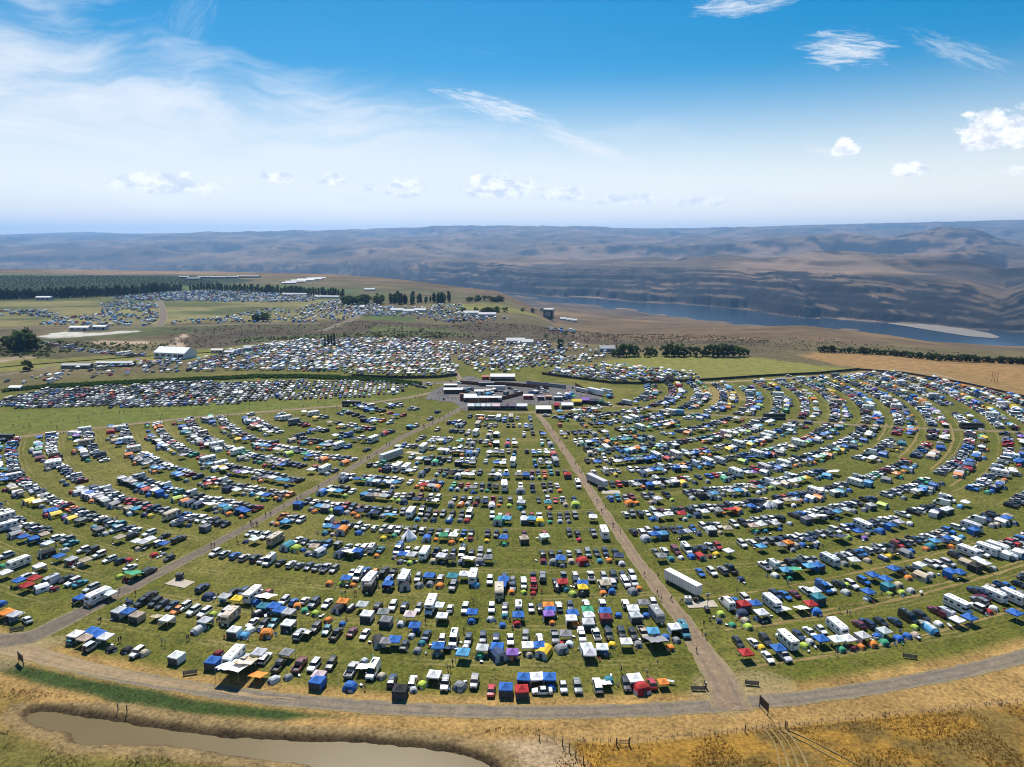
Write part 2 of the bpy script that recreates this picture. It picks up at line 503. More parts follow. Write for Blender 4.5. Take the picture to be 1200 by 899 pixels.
def ground_colour(x, y):
    R = np.hypot(x, y)
    n1 = fbm(x / 14., y / 14., 4, 101)
    n2 = fbm(x / 45., y / 45., 4, 102)
    wob = n1 * np.clip(R / 160, .8, 12) * 1.4
    col = np.broadcast_to(np.array(G['grass']), x.shape + (3,)).copy()
    dryw = smooth(n2 + 0.6 * n1, -.1, .8)[..., None] * .6
    col = col * (1 - dryw) + np.array([.150, .125, .032]) * dryw
    rc = np.hypot(x - CC[0], y - CC[1])

    def P(pts, c, soft=3., z=0.):
        nonlocal col
        col = paint(col, x, y, poly_sd(poly_world(pts, z), x, y) + wob, G[c] if isinstance(c, str) else c, soft)

    # outside the perimeter road, near side
    out = smooth(rc + wob * .4, 349.5, 354.5) * (y < 494) * smooth(y, 440, 330)
    col = col * (1 - out[..., None]) + (np.array(G['dry']) * (1 + .22 * n1[..., None])) * out[..., None]
    # dry verge of the camp on the inside right
    P([(-30, 768), (60, 785), (220, 818), (340, 831), (420, 840), (330, 846), (220, 838), (130, 822), (60, 805), (-30, 778)], 'dgrass', 1.2)
    P([(-60, 842), (30, 855), (90, 880), (200, 884), (280, 895), (380, 915), (380, 1000), (-60, 1000)], 'olive', 4)
    P([(-60, 800), (20, 815), (40, 828), (20, 845), (-60, 850)], (.17, .112, .030), 2)
    P([(640, 915), (664, 868), (736, 871), (874, 857), (920, 851), (1000, 843), (1100, 834), (1300, 815), (1300, 1000), (640, 1000)], 'gold', 1.6)
    gm = (1 - smooth(poly_sd(poly_world([(664, 868), (736, 871), (874, 857), (920, 851), (1000, 843), (1300, 815), (1300, 1000), (640, 1000)]), x, y), -2, 1)) * smooth(fbm(x / 11., y / 7., 4, 44), -.12, .35) * .8
    col = col * (1 - gm[..., None]) + np.array([.098, .070, .022]) * gm[..., None]
    P([(560, 872), (640, 866), (664, 872), (700, 930), (600, 930)], (.25, .18, .105), 2)
    sd = poly_sd(pond_w, x, y)
    bank = (1 - smooth(sd + n1 * 1.5, 3.2, 5.5)) * (y < 140)
    col = col * (1 - bank[..., None]) + np.array([.175, .122, .055]) * bank[..., None]
    wet = (1 - smooth(sd + n1 * .5, .7, 1.9)) * (y < 140)
    col = col * (1 - wet[..., None]) + np.array(G['mud']) * wet[..., None]
    # worn ground where the lanes leave the perimeter road
    for px, py, rad in ((20, 762, 11), (70, 752, 6), (850, 812, 8), (890, 800, 9)):
        cx, cy = at(px, py)
        q = np.hypot(x - cx, y - cy) + n1 * 4
        w = (1 - smooth(q, rad * .5, rad))[..., None] * .75
        col = col * (1 - w) + np.array([.21, .16, .08]) * w
    # beyond the camp: dry grass and sage take over from the mown grass
    bey = smooth(R + wob * 2, 560, 640) * (1 - smooth(rc, 0, 1) * 0)
    nb = fbm(x / 70., y / 50., 4, 111)[..., None]
    bc = np.array([.095, .076, .036]) * (1 + .4 * nb)
    col = col * (1 - bey[..., None]) + bc * bey[..., None]
    P([(-80, 519), (100, 500), (300, 484), (470, 466), (500, 458), (480, 464), (300, 471), (150, 476), (-80, 488)], (.088, .100, .017), 4)
    P([(935, 415), (1000, 431), (1060, 440), (1130, 452), (1300, 486), (1500, 500), (1500, 430), (1130, 416), (1000, 411), (955, 411)], (.20, .12, .048), 6)
    P([(690, 428), (740, 416), (880, 418), (960, 428), (1010, 434), (900, 443), (830, 446), (790, 437)], 'field', 5)
    P([(815, 470), (820, 455), (850, 452), (880, 468), (838, 474)], (.20, .15, .055), 4)
    P([(-80, 420), (20, 418), (60, 421), (200, 412), (330, 400), (330, 412), (180, 425), (60, 432), (-80, 440)], 'field', 4)
    P([(-80, 402), (60, 400), (190, 408), (60, 420), (-80, 416)], (.075, .068, .030), 5)
    # ravine of dark sagebrush between the camp and the far camp
    P([(190, 410), (205, 384), (330, 379), (420, 376), (520, 379), (640, 373), (740, 376), (910, 396), (890, 404), (720, 404), (560, 399), (430, 397), (330, 399), (260, 408)], 'dsage', 8)
    P([(265, 402), (290, 396), (380, 391), (440, 389), (530, 390), (560, 394), (430, 395), (360, 397), (300, 400)], (.060, .072, .022), 6)
    P([(440, 382), (520, 383), (540, 388), (430, 387)], (.060, .075, .02), 5)
    P([(-80, 384), (70, 380), (320, 377), (430, 372), (400, 343), (250, 340), (-80, 352)], (.150, .132, .052), 14)
    far_p = fbm(x / 130., y / 60., 4, 120)
    fm = (R > 860) & (R < 1650)
    w = (smooth(far_p, -.05, .25) * fm * smooth(x + R * .1, 250, 0) * .9)[..., None]
    col = col * (1 - w) + np.array([.060, .072, .022]) * w
    P([(420, 372), (435, 366), (490, 372), (484, 377), (425, 375)], (.055, .075, .02), 6)
    P([(500, 356), (560, 352), (610, 353), (640, 356), (600, 361), (540, 361)], 'field', 8)
    P([(-80, 352), (200, 341), (260, 334), (300, 327), (250, 322), (140, 318.5), (-80, 319)], 'orch', 20)
    P([(-80, 323), (90, 322), (95, 319.3), (-80, 318.6)], (.055, .068, .026), 15)
    P([(200, 333), (330, 333), (420, 341), (420, 347), (330, 338), (220, 339)], (.060, .085, .026), 12)
    P([(45, 394), (75, 388.5), (105, 390), (165, 386.5), (167, 388.5), (105, 394), (62, 397)], 'pale', 2)
    P([(100, 402), (120, 399), (180, 400), (178, 403), (130, 405)], (.30, .22, .15), 3)
    P([(200, 412), (204, 396), (216, 391), (222, 393), (212, 399), (215, 412)], (.28, .21, .15), 3)
    for pts in ([(-80, 430), (20, 418), (40, 419), (-80, 437)],):
        P(pts, (.24, .18, .12), 3)
    far = R > 700
    # sagebrush land past the plateau's edge, and everything beyond the canyon
    zz = terrain(x, y)
    dist = smooth(R, 690, 760)
    a = np.clip(np.arctan2(x, y), -.82, .82)
    px = CX + F * np.tan(a) / CT
    Y = R * np.cos(a)
    right = np.maximum(smooth(px, 640, 700) * dist * smooth(Y, 700, 780), smooth(Y, np.interp(px, COLS, Yk[2]) * .83, np.interp(px, COLS, Yk[2]) * .93))
    rfield = 1 - smooth(poly_sd(poly_world([(935, 415), (1000, 431), (1130, 452), (1500, 500), (1500, 430), (1130, 416), (1000, 411), (955, 411)]), x, y), -5, 8)
    right = right * (1 - rfield)
    n3 = fbm(x / 180., y / 180., 4, 130)[..., None]
    sage = np.array([.100, .068, .038]) * (1 + .40 * n3) + np.array([.05, .028, .01]) * smooth(n3, .1, .6)
    col = col * (1 - right[..., None]) + sage * right[..., None]
    return col, zz


def rock_by_slope(X, Y, Z, col):
    """bare basalt where the land is steep, dry grass where it is gentle"""
    dzr = np.gradient(Z, axis=0)
    dd = np.hypot(np.gradient(X, axis=0), np.gradient(Y, axis=0)) + 1e-6
    dza = np.gradient(Z, axis=1)
    da = np.hypot(np.gradient(X, axis=1), np.gradient(Y, axis=1)) + 1e-6
    sl = np.hypot(dzr / dd, dza / da)
    R = np.hypot(X, Y)
    n = fbm(X / 90., Y / 90., 3, 140)
    rock = smooth(sl + n * .12, .22, .40) * (R > 1900)
    c = np.array([.016, .0145, .014])
    out = col * (1 - rock[..., None]) + c * rock[..., None]
    fl = (R > 2600) * (1 - rock) * (X > -1e9)
    n2 = fbm(X / 700., Y / 500., 5, 141)
    pale = (smooth(n2, .05, .40) * fl * .7)[..., None]
    out = out * (1 - pale) + np.array([.21, .14, .092]) * pale
    dk = (smooth(-n2, .05, .35) * fl * .7)[..., None]
    out = out * (1 - dk) + np.array([.055, .043, .032]) * dk
    belt = (Z > -247) & (Z < -70) & (R > 2600) & (R < 7500)
    n4 = fbm(X / 260., Y / 420., 4, 150)
    tal = (belt * (1 - rock) * smooth(n4, .4, -.2) * .85)[..., None]
    return out * (1 - tal) + np.array([.042, .033, .027]) * tal


# --- shader shared by all land
def land_material(name, near):
    m, N, b = principled(name, rough=1.0, spec=0.15)
    at_ = N.n('ShaderNodeAttribute', attribute_name='Col')
    geo = N.n('ShaderNodeNewGeometry')
    P = geo.outputs['Position']
    c = at_.outputs['Color']
    if near:
        # clumps, tufts and dry blades
        f1 = N.noise(P, 0.16, 5, .6)
        f2 = N.noise(P, 1.1, 4, .65)
        f3 = N.noise(P, 4.5, 2, .7)
        k = N.m('ADD', N.m('ADD', N.m('MULTIPLY', f1, .7), N.m('MULTIPLY', f2, 1.25)), N.m('MULTIPLY', f3, .35))
        c = N.mix(1.0, c, N.xyz(*([N.mr(k, .8, 1.42, .32, 1.85, smooth=False)] * 3)), 'MULTIPLY')
        # concentric lanes worn dry between the rows, with two wheel marks each
        s = N.n('ShaderNodeSeparateXYZ')
        N.put(s.inputs[0], P)
        lane = N.n('ShaderNodeAttribute', attribute_name='lane').outputs['Fac']
        lm = N.n('ShaderNodeAttribute', attribute_name='camp').outputs['Fac']
        wob = N.m('MULTIPLY', N.m('SUBTRACT', N.noise(P, .06, 3), .5), .16)
        fr = N.m('FRACT', N.m('ADD', lane, wob))
        dist = N.m('ABSOLUTE', N.m('SUBTRACT', fr, .5))
        tr = N.mr(N.m('ABSOLUTE', N.m('SUBTRACT', dist, .055)), .045, .0)
        br = N.noise(P, .045, 3)
        dryl = N.m('MULTIPLY', N.m('MULTIPLY', N.m('MULTIPLY', tr, lm), N.mr(br, .36, .62)), N.mr(f2, .3, .55, .5, 1.0))
        c = N.mix(N.m('MULTIPLY', dryl, .8), c, (.235, .185, .075))
        fl = N.m('MULTIPLY', N.m('MULTIPLY', N.mr(N.noise(P, .9, 6, .75), .56, .68), lm), .6)
        c = N.mix(fl, c, (.21, .175, .075))
        gr = N.m('MULTIPLY', N.m('MULTIPLY', N.mr(N.noise(P, .55, 4, .7), .52, .36), lm), .55)
        c = N.mix(gr, c, (.032, .050, .008))
        # trodden straw
        st = N.m('MULTIPLY', N.m('MULTIPLY', N.mr(N.noise(P, .33, 5, .7), .52, .72), lm), .55)
        c = N.mix(st, c, (.175, .140, .05))
        bmp = N.n('ShaderNodeBump')
        bmp.inputs['Strength'].default_value = .55
        bmp.inputs['Distance'].default_value = .35
        N.put(bmp.inputs['Height'], N.m('ADD', f2, f3))
        N.put(b.inputs['Normal'], bmp.outputs[0])
    else:
        f1 = N.noise(P, .012, 6, .62)
        f2 = N.noise(P, .08, 4, .65)
        k = N.m('ADD', f1, N.m('MULTIPLY', f2, .8))
        c = N.mix(1.0, c, N.xyz(*([N.mr(k, .6, 1.2, .52, 1.5, smooth=False)] * 3)), 'MULTIPLY')
        bmp = N.n('ShaderNodeBump')
        bmp.inputs['Strength'].default_value = .6
        bmp.inputs['Distance'].default_value = 6.0
        N.put(bmp.inputs['Height'], N.m('ADD', f1, N.m('MULTIPLY', f2, .3)))
        N.put(b.inputs['Normal'], bmp.outputs[0])
    N.put(b.inputs['Base Color'], c)
    return m


M_GROUND = land_material('grass_and_soil', True)
M_LAND = land_material('sage_and_basalt', False)


def ang_off(x, y):
    return np.degrees(np.arctan2(x - CC[0], -(y - CC[1])))


PITCH = 16.4


def row_base(theta):
    """radius of the outermost row at a bearing from the ring centre"""
    t = np.asarray(theta, float)
    right = 335.0 + 7.0 * np.clip((t - 12) / 48, 0, 1)
    left = 345.5 + 4.0 * np.clip((-t - 22) / 23, 0, 1)
    return np.where(t > 7.3, right, np.where(t < -21.8, left, 347.5))


def build_ground():
    X, Y = sectors(60, 705, 1.0062, 0.17)
    col, Z = ground_colour(X, Y)
    pz, sd = pond_height(X, Y)
    near = np.hypot(X, Y) < 175
    Z = np.where(near, Z + pz, Z)
    rc = np.hypot(X - CC[0], Y - CC[1])
    th = ang_off(X, Y)
    lane = (rc - row_base(th)) / PITCH
    camp = smooth(rc, 80, 100) * (1 - smooth(rc, 348, 352)) * smooth(th, -64, -60) * (1 - smooth(th, 98, 102))
    bz = fbm(X / 9., Y / 9., 4, 9)
    Z = Z + bz * .06 * smooth(rc, 361, 366) * near + np.where(rc > 364, smooth(rc, 364, 372) * fbm(X / 3.2, Y / 3.2, 3, 14) * .10 * near, 0)
    o = link('ground', grid_mesh('ground', X, Y, Z, [M_GROUND], col, dict(lane=lane, camp=camp)), kind='structure')
    # plateau, canyon and ridges
    d = np.concatenate([np.geomspace(700, 2400, 190)[:-1], np.geomspace(2400, 6000, 300)[:-1], np.geomspace(6000, 26000, 140)])
    A = np.radians(np.concatenate([np.linspace(-180, -50, 40), np.arange(-46.5, 46.51, .125), np.linspace(50, 180, 40)]))
    X, Y = np.sin(A)[None] * d[:, None], np.cos(A)[None] * d[:, None]
    col, Z = ground_colour(X, Y)
    col = rock_by_slope(X, Y, Z, col)
    link('canyon_land', grid_mesh('canyon_land', X, Y, Z, [M_LAND], col), kind='structure')
    # the small disc under the camera
    A = np.linspace(-math.pi, math.pi, 97)
    d = np.array([.5, 20, 45, 60.3])
    X, Y = np.sin(A)[None] * d[:, None], np.cos(A)[None] * d[:, None]
    col, Z = ground_colour(X, Y)
    link('meadow', grid_mesh('meadow', X, Y, Z * 0 - .01, [M_GROUND], col, dict(lane=X * 0, camp=X * 0)), kind='structure')


build_ground()

# ---------------------------------------------------------------- water
m, N, b = principled('pond_water', (.16, .125, .062), .25, spec=.25)
geo = N.n('ShaderNodeNewGeometry')
N.put(b.inputs['Base Color'], N.mix(N.noise(geo.outputs['Position'], .08, 3), (.112, .080, .029), (.145, .106, .042)))
bm_ = N.n('ShaderNodeBump')
bm_.inputs['Strength'].default_value = .08
N.put(bm_.inputs['Height'], N.noise(geo.outputs['Position'], 2.2, 3))
N.put(b.inputs['Normal'], bm_.outputs[0])
M_POND = m
m, N, b = principled('river_water', (.012, .03, .055), .16, spec=.5)
geo = N.n('ShaderNodeNewGeometry')
bm_ = N.n('ShaderNodeBump')
bm_.inputs['Strength'].default_value = .25
bm_.inputs['Distance'].default_value = 1.0
N.put(bm_.inputs['Height'], N.noise(geo.outputs['Position'], .05, 4))
N.put(b.inputs['Normal'], bm_.outputs[0])
M_RIVER = m


def flat_poly(name, P, z, mat, kind='structure'):
    n = len(P)
    V = [(x, y, z) for x, y in P]
    return link(name, mesh_raw(name, V, np.arange(n), [0], [n], [mat]), kind=kind)


cpond = pond_w.mean(0)
pw = np.array([cpond + (p - cpond) * 1.0 for p in pond_w])


def grow(P, d):
    n = len(P)
    out = []
    area = sum(P[i][0] * P[(i + 1) % n][1] - P[(i + 1) % n][0] * P[i][1] for i in range(n))
    s = 1 if area > 0 else -1
    for i in range(n):
        e = P[(i + 1) % n] - P[i - 1]
        e = e / (np.linalg.norm(e) + 1e-9)
        out.append(P[i] + s * d * np.array([e[1], -e[0]]))
    return np.array(out)


flat_poly('pond', grow(pond_w, 1.2), PONDZ, M_POND)
river_P = []
for k in range(2, 15):
    a = (COLS[k] - CX) / F * CT
    river_P.append((a * (nearY[k] - 60), nearY[k] - 60))
for k in range(14, 1, -1):
    a = (COLS[k] - CX) / F * CT
    river_P.append((a * (farY[k] + 90), farY[k] + 90))
flat_poly('river', np.array(river_P), -249.5, M_RIVER)

# ---------------------------------------------------------------- roads, lanes and lots
def road_material(name, c1, c2, c3):
    m, N, b = principled(name, rough=.95, spec=.2)
    P = N.n('ShaderNodeNewGeometry').outputs['Position']
    u = N.n('ShaderNodeAttribute', attribute_name='across').outputs['Fac']
    tr = N.mr(N.m('ABSOLUTE', N.m('SUBTRACT', N.m('ABSOLUTE', u), .45)), .22, .0)
    base = N.mix(N.mr(N.noise(P, .07, 5, .6), .35, .68), c1, c2)
    base = N.mix(N.m('MULTIPLY', N.m('MULTIPLY', tr, N.mr(N.noise(P, .15, 4), .3, .6, .4, 1.0)), .85), base, c3)
    base = N.mix(N.m('MULTIPLY', N.mr(N.noise(P, .22, 5, .7), .55, .72), .6), base, tuple(v * 1.35 for v in c2))
    k = N.m('ADD', N.noise(P, 1.3, 4, .7), N.m('MULTIPLY', N.noise(P, .4, 3), .6))
    base = N.mix(1.0, base, N.xyz(*([N.mr(k, .5, 1.1, .6, 1.4, smooth=False)] * 3)), 'MULTIPLY')
    edge = N.mr(N.m('ADD', N.m('ABSOLUTE', u), N.m('MULTIPLY', N.m('SUBTRACT', N.noise(P, .8, 5, .75), .5), 1.1)), .75, 1.0)
    base = N.mix(edge, base, N.n('ShaderNodeRGB').outputs[0] if False else (.21, .17, .085))
    N.put(b.inputs['Base Color'], base)
    return m


M_ROAD = road_material('grey_gravel', (.155, .126, .096), (.185, .145, .098), (.122, .102, .085))
M_DIRT = road_material('brown_dirt', (.185, .13, .085), (.215, .155, .098), (.155, .115, .085))
M_GREYDIRT = road_material('grey_dirt', (.12, .095, .072), (.15, .118, .083), (.105, .087, .073))
M_TAN = road_material('tan_dirt', (.265, .19, .108), (.235, .165, .092), (.20, .15, .092))
M_STRAW = road_material('dry_wheel_track', (.21, .148, .055), (.175, .120, .042), (.225, .16, .062))


def strip(name, pts, width, mat, z=.03, kind='structure', sub=3.0, jag=.25, terrain_z=False, lift=None):
    """a band of ground with slightly ragged edges along a line of points"""
    P = np.array(pts, float)
    seg = np.hypot(*np.diff(P, axis=0).T)
    t = np.concatenate([[0], np.cumsum(seg)])
    n = max(3, int(t[-1] / sub) + 1)
    ts = np.linspace(0, t[-1], n)
    x, y = np.interp(ts, t, P[:, 0]), np.interp(ts, t, P[:, 1])
    if n > 7:                                                # round the corners
        for _ in range(3):
            x[1:-1] = (x[:-2] + 2 * x[1:-1] + x[2:]) / 4
            y[1:-1] = (y[:-2] + 2 * y[1:-1] + y[2:]) / 4
    tx, ty = np.gradient(x), np.gradient(y)
    l = np.hypot(tx, ty)
    nx, ny = -ty / l, tx / l
    wd = np.interp(ts, np.linspace(0, t[-1], len(np.atleast_1d(width))), np.atleast_1d(width)) if np.ndim(width) else np.full(n, width)
    us = np.array([-1, -.5, 0, .5, 1])
    jl = fbm(ts / 3.0, ts * 0 + 5.5, 3, 19) * jag
    jr = fbm(ts / 3.0, ts * 0 + 9.5, 3, 23) * jag
    off = us[None, :] * (wd[:, None] / 2)
    off[:, 0] -= jl
    off[:, -1] += jr
    X, Y = x[:, None] + nx[:, None] * off, y[:, None] + ny[:, None] * off
    Z = np.full(X.shape, z)
    if terrain_z:
        Z = terrain(X, Y) + z
    return link(name, grid_mesh(name, X, Y, Z, [mat], None, dict(across=np.broadcast_to(us, X.shape))), kind=kind)


ring = [polar(357.2, t) for t in np.linspace(-75, 75, 160)]
strip('perimeter_road', ring, 4.7, M_ROAD, z=.035, jag=.6, sub=1.2)
tanring = [polar(356.9, t) for t in np.linspace(-40, -8.5, 48)]
strip('dirt_road', tanring, np.concatenate([np.full(26, 7.0), np.linspace(7.0, .4, 24)]), M_TAN, z=.04, jag=.7)
laneB = [at(-8, 752), at(35, 748), at(75, 728), at(130, 700), at(200, 665), at(300, 612), at(400, 556), at(470, 513), at(520, 490), at(545, 476), at(551, 466)]
strip('dirt_lane', laneB, [8, 6, 4.4, 4.0, 3.9, 3.9, 3.9, 4, 4.5, 5], M_GREYDIRT, z=.045, sub=1.2, jag=.5)
laneC = [at(858, 832), at(848, 800), at(800, 727), at(745, 655), at(700, 588), at(668, 537), at(640, 497), at(630, 485)]
strip('dirt_lane', laneC, [9, 5, 4, 3.8, 3.7, 3.7, 3.7, 3.7], M_DIRT, z=.05, sub=1.2, jag=.5)
laneA = [at(-60, 521), at(0, 515), at(100, 503), at(220, 490), at(330, 481), at(420, 474), at(480, 466), at(520, 457), at(540, 445), at(530, 432), at(505, 415), at(500, 408)]
strip('farm_track', laneA, 4.2, M_DIRT, z=.05)
laneD = [at(540, 474), at(560, 481), at(600, 484), at(660, 482), at(700, 476), at(740, 477), at(780, 481), at(840, 487), at(920, 492), at(1000, 498), at(1100, 503), at(1180, 506), at(1260, 510)]
strip('farm_track', laneD, 3.4, M_DIRT, z=.055)
laneE = [at(735, 428), at(750, 440), at(700, 452)]
laneF = [at(825, 449), at(900, 445), at(1000, 438), at(1030, 433), at(1090, 437), at(1200, 466), at(1300, 490)]
strip('farm_track', laneF, 5.0, M_TAN, z=.05)
# the paved yard with its vendors, in the middle of the rings
yard = poly_world([(498, 468), (503, 461), (512, 455), (524, 450), (538, 446), (546, 441), (554, 441), (563, 444.5), (585, 446), (610, 447), (635, 448), (655, 449.5), (675, 452), (692, 456), (702, 461), (706, 466), (702, 470), (690, 472), (668, 473), (640, 474.5), (618, 474), (600, 473), (575, 474.5), (557, 475.5), (550, 480), (545, 482), (541, 478), (532, 472), (515, 470)])
m, N, b = principled('yard_asphalt', rough=.95, spec=.2)
Pn = N.n('ShaderNodeNewGeometry').outputs['Position']
kk = N.m('ADD', N.noise(Pn, .12, 5, .6), N.m('MULTIPLY', N.noise(Pn, 1.5, 3), .5))
N.put(b.inputs['Base Color'], N.mix(N.mr(kk, .5, 1.0), (.075, .070, .074), (.130, .118, .112)))
M_YARD = m
flat_poly('paved_yard', yard, .06, M_YARD)
# paths from the yard towards the far camp, and the far access roads
strip('gravel_road', [at(548, 446), at(520, 449), at(500, 449), at(470, 446), at(430, 443)], 9, M_GREYDIRT, z=.075)
strip('gravel_road', [at(-60, 448), at(0, 440), at(40, 434), at(70, 428), at(110, 424)], 6, M_GREYDIRT, z=.05)
strip('gravel_road', [at(-60, 386), at(0, 384), at(90, 383.5), at(190, 382.5), at(260, 381), at(375, 378.5)], 9, M_GREYDIRT, z=.15, sub=12, terrain_z=True)
strip('gravel_road', [at(185, 382), at(192, 372), at(190, 360), at(186, 352)], 10, M_GREYDIRT, z=.2, sub=12, terrain_z=True)
strip('gravel_road', [at(50, 402), at(70, 406), at(100, 411), at(140, 415), at(170, 417)], 8, M_GREYDIRT, z=.05, sub=6)
strip('gravel_road', [at(375, 388), at(405, 378), at(425, 369), at(450, 362), at(460, 359)], 11, M_GREYDIRT, z=.2, sub=10, terrain_z=True)
# wheel tracks curving through the golden field
for k, off in enumerate((0, 1.7, 3.6, 5.4)):
    pts = [at(897 + off * 4.2, 856), at(906 + off * 4.6, 868), at(912 + off * 5.2, 884), at(914 + off * 6.2, 902)]
    strip('wheel_track', pts, .40 + .1 * (k % 2), M_STRAW, z=.15 + .004 * k, sub=1.0, jag=.2)
for k, off in enumerate((0, 1.6)):
    pts = [at(915 + off * 6, 856), at(950 + off * 8, 874), at(990 + off * 9, 896)]
    strip('wheel_track', pts, .32, M_STRAW, z=.17 + .004 * k, sub=1.0, jag=.2)
# dry wheel tracks round the camp, clear to see on the right
for r, t0, t1, wd in ((342.8, 9, 44, 1.2), (326.5, 9, 56, 1.3), (324.3, 12, 56, .8), (309.5, 9, 30, .9)):
    strip('wheel_track', [polar(r + 1.5 * math.sin(t * .21), t) for t in np.linspace(t0, t1, 60)], wd * .7, M_STRAW, z=.03, sub=2.0, jag=.6)
for r, t0, t1 in ((247.5, 46, 66), (263.5, 44, 66), (277, 40, 66), (232, 52, 62)):
    strip('wheel_track', [polar(r, t) for t in np.linspace(t0, t1, 40)], 1.1, M_STRAW, z=.03, sub=2.0, jag=.5)
# beach on the far shore
spit = [(1040, 379), (1060, 377.5), (1090, 380), (1130, 385), (1160, 390.5), (1172, 395), (1166, 396.5), (1135, 394), (1100, 388.5), (1060, 382)]
m, N, b = principled('beach_sand', (.17, .145, .115), .95)
flat_poly('sand_spit', poly_world(spit, -248.5), -248.5, m)

# ---------------------------------------------------------------- materials of the things
def obj_color_mat(name, rough, spec=.5, coat=0.0, dirt=.12, weave=0.0):
    """paint or cloth in the colour of its own object, with a little dust and wear"""
    m, N, b = principled(name, rough=rough, spec=spec)
    oi = N.n('ShaderNodeObjectInfo')
    P = N.n('ShaderNodeTexCoord').outputs['Object']
    n = N.noise(P, 1.3, 4, .6)
    c = N.mix(N.m('MULTIPLY', N.mr(n, .4, .75), dirt), oi.outputs['Color'], (.22, .19, .14))
    if weave:
        c = N.mix(1.0, c, N.xyz(*([N.mr(N.noise(P, 2.2, 3), .3, .7, 1 - weave, 1 + weave, smooth=False)] * 3)), 'MULTIPLY')
    N.put(b.inputs['Base Color'], c)
    if coat:
        b.inputs['Coat Weight'].default_value = coat
        b.inputs['Coat Roughness'].default_value = .06
    return m


def attr_color_mat(name, rough, spec=.5):
    m, N, b = principled(name, rough=rough, spec=spec)
    N.put(b.inputs['Base Color'], N.n('ShaderNodeAttribute', attribute_name='Col').outputs['Color'])
    return m


def plain(name, c, rough=.6, metal=0., spec=.5, var=.15, sc=2.0):
    m, N, b = principled(name, c, rough, metal, spec)
    P = N.n('ShaderNodeTexCoord').outputs['Object']
    k = N.mr(N.noise(P, sc, 4, .6), .3, .7, 1 - var, 1 + var, smooth=False)
    N.put(b.inputs['Base Color'], N.mix(1.0, c, N.xyz(k, k, k), 'MULTIPLY'))
    return m


M_PAINT = obj_color_mat('car_paint', .32, .5, .6, .10)
M_SHELL = obj_color_mat('camper_shell', .45, .4, 0., .10)
M_CLOTH = obj_color_mat('tent_cloth', .75, .25, 0., .07, .10)
M_STUFF = attr_color_mat('camp_colours', .5, .45)
M_GLASS = plain('dark_glass', (.018, .022, .027), .07, 0, .6, .2)
M_TYRE = plain('rubber', (.022, .022, .022), .85, 0, .3)
M_RIM = plain('wheel_metal', (.42, .42, .43), .35, .8)
M_TRIM = plain('black_trim', (.035, .035, .037), .6)
M_LAMP = plain('lamp_glass', (.72, .72, .70), .15)
M_TAIL = plain('tail_lamp', (.30, .02, .02), .25)
M_POLE = plain('grey_pole', (.25, .25, .26), .5, .3)
M_MESH = plain('dark_mesh', (.06, .06, .065), .9)
M_PALE = plain('pale_cloth', (.46, .47, .48), .75)
M_WHITE = plain('white_plastic', (.78, .78, .76), .5)
M_GREYM = plain('grey_metal', (.32, .33, .34), .5, .2)
M_WOOD = plain('old_wood', (.10, .072, .045), .9, sc=5)
M_DARKWOOD = plain('dark_stained_wood', (.045, .030, .022), .85, sc=4)


class MB:
    """collects faces with a material slot each"""
    def __init__(s):
        s.v, s.f, s.m = [], [], []

    def add(s, verts, faces, mi=0):
        o = len(s.v)
        s.v += [tuple(map(float, p)) for p in verts]
        s.f += [tuple(i + o for i in f) for f in faces]
        s.m += [mi] * len(faces) if isinstance(mi, int) else list(mi)

    def box(s, cx, cy, cz, sx, sy, sz, mi=0, tx=1., ty=1.):
        x, y, z = sx / 2, sy / 2, sz / 2
        v = [(cx + i * x, cy + j * y, cz - z) for i, j in ((-1, -1), (1, -1), (1, 1), (-1, 1))]
        v += [(cx + i * x * tx, cy + j * y * ty, cz + z) for i, j in ((-1, -1), (1, -1), (1, 1), (-1, 1))]
        s.add(v, [(0, 3, 2, 1), (4, 5, 6, 7), (0, 1, 5, 4), (1, 2, 6, 5), (2, 3, 7, 6), (3, 0, 4, 7)], mi)

    def cyl(s, a, b, r, n=8, mi=0, r2=None, cap=None):
        a, b = Vector(a), Vector(b)
        d = (b - a).normalized()
        t = Vector((0, 0, 1)) if abs(d.z) < .9 else Vector((1, 0, 0))
        u = d.cross(t).normalized()
        w = d.cross(u)
        r2 = r if r2 is None else r2
        vs_ = []
        for p, q in ((a, r), (b, r2)):
            vs_ += [p + (u * math.cos(2 * math.pi * k / n) + w * math.sin(2 * math.pi * k / n)) * q for k in range(n)]
        fs = [(k, (k + 1) % n, n + (k + 1) % n, n + k) for k in range(n)]
        s.add(vs_, fs, mi)
        o = len(s.v) - 2 * n
        cp = mi if cap is None else cap
        s.f += [tuple(o + k for k in range(n))[::-1], tuple(o + n + k for k in range(n))]
        s.m += [cp, cp]

    def join(s, o, off=(0, 0, 0), remap=None):
        k = len(s.v)
        s.v += [(p[0] + off[0], p[1] + off[1], p[2] + off[2]) for p in o.v]
        s.f += [tuple(i + k for i in f) for f in o.f]
        s.m += [remap[i] if remap else i for i in o.m]
        return s

    def arrays(s):
        if not hasattr(s, '_a'):
            s._a = (np.array(s.v, np.float32), np.array([i for f in s.f for i in f], np.int32), np.array([len(f) for f in s.f], np.int32), np.array(s.m, np.int32))
        return s._a

    def mesh(s, name, mats, smooth_=False):
        V, L, Tt, mi = s.arrays()
        st = np.concatenate([[0], np.cumsum(Tt)[:-1]])
        return mesh_raw(name, V, L, st, Tt, mats, mi, smooth_=smooth_)


# slots of every vehicle: 0 body colour, 1 glass, 2 tyre, 3 rim, 4 trim, 5 head lamps, 6 tail lamps, 7 white, 8 grey
VM = [M_PAINT, M_GLASS, M_TYRE, M_RIM, M_TRIM, M_LAMP, M_TAIL, M_WHITE, M_GREYM]
SM = [M_SHELL] + VM[1:]
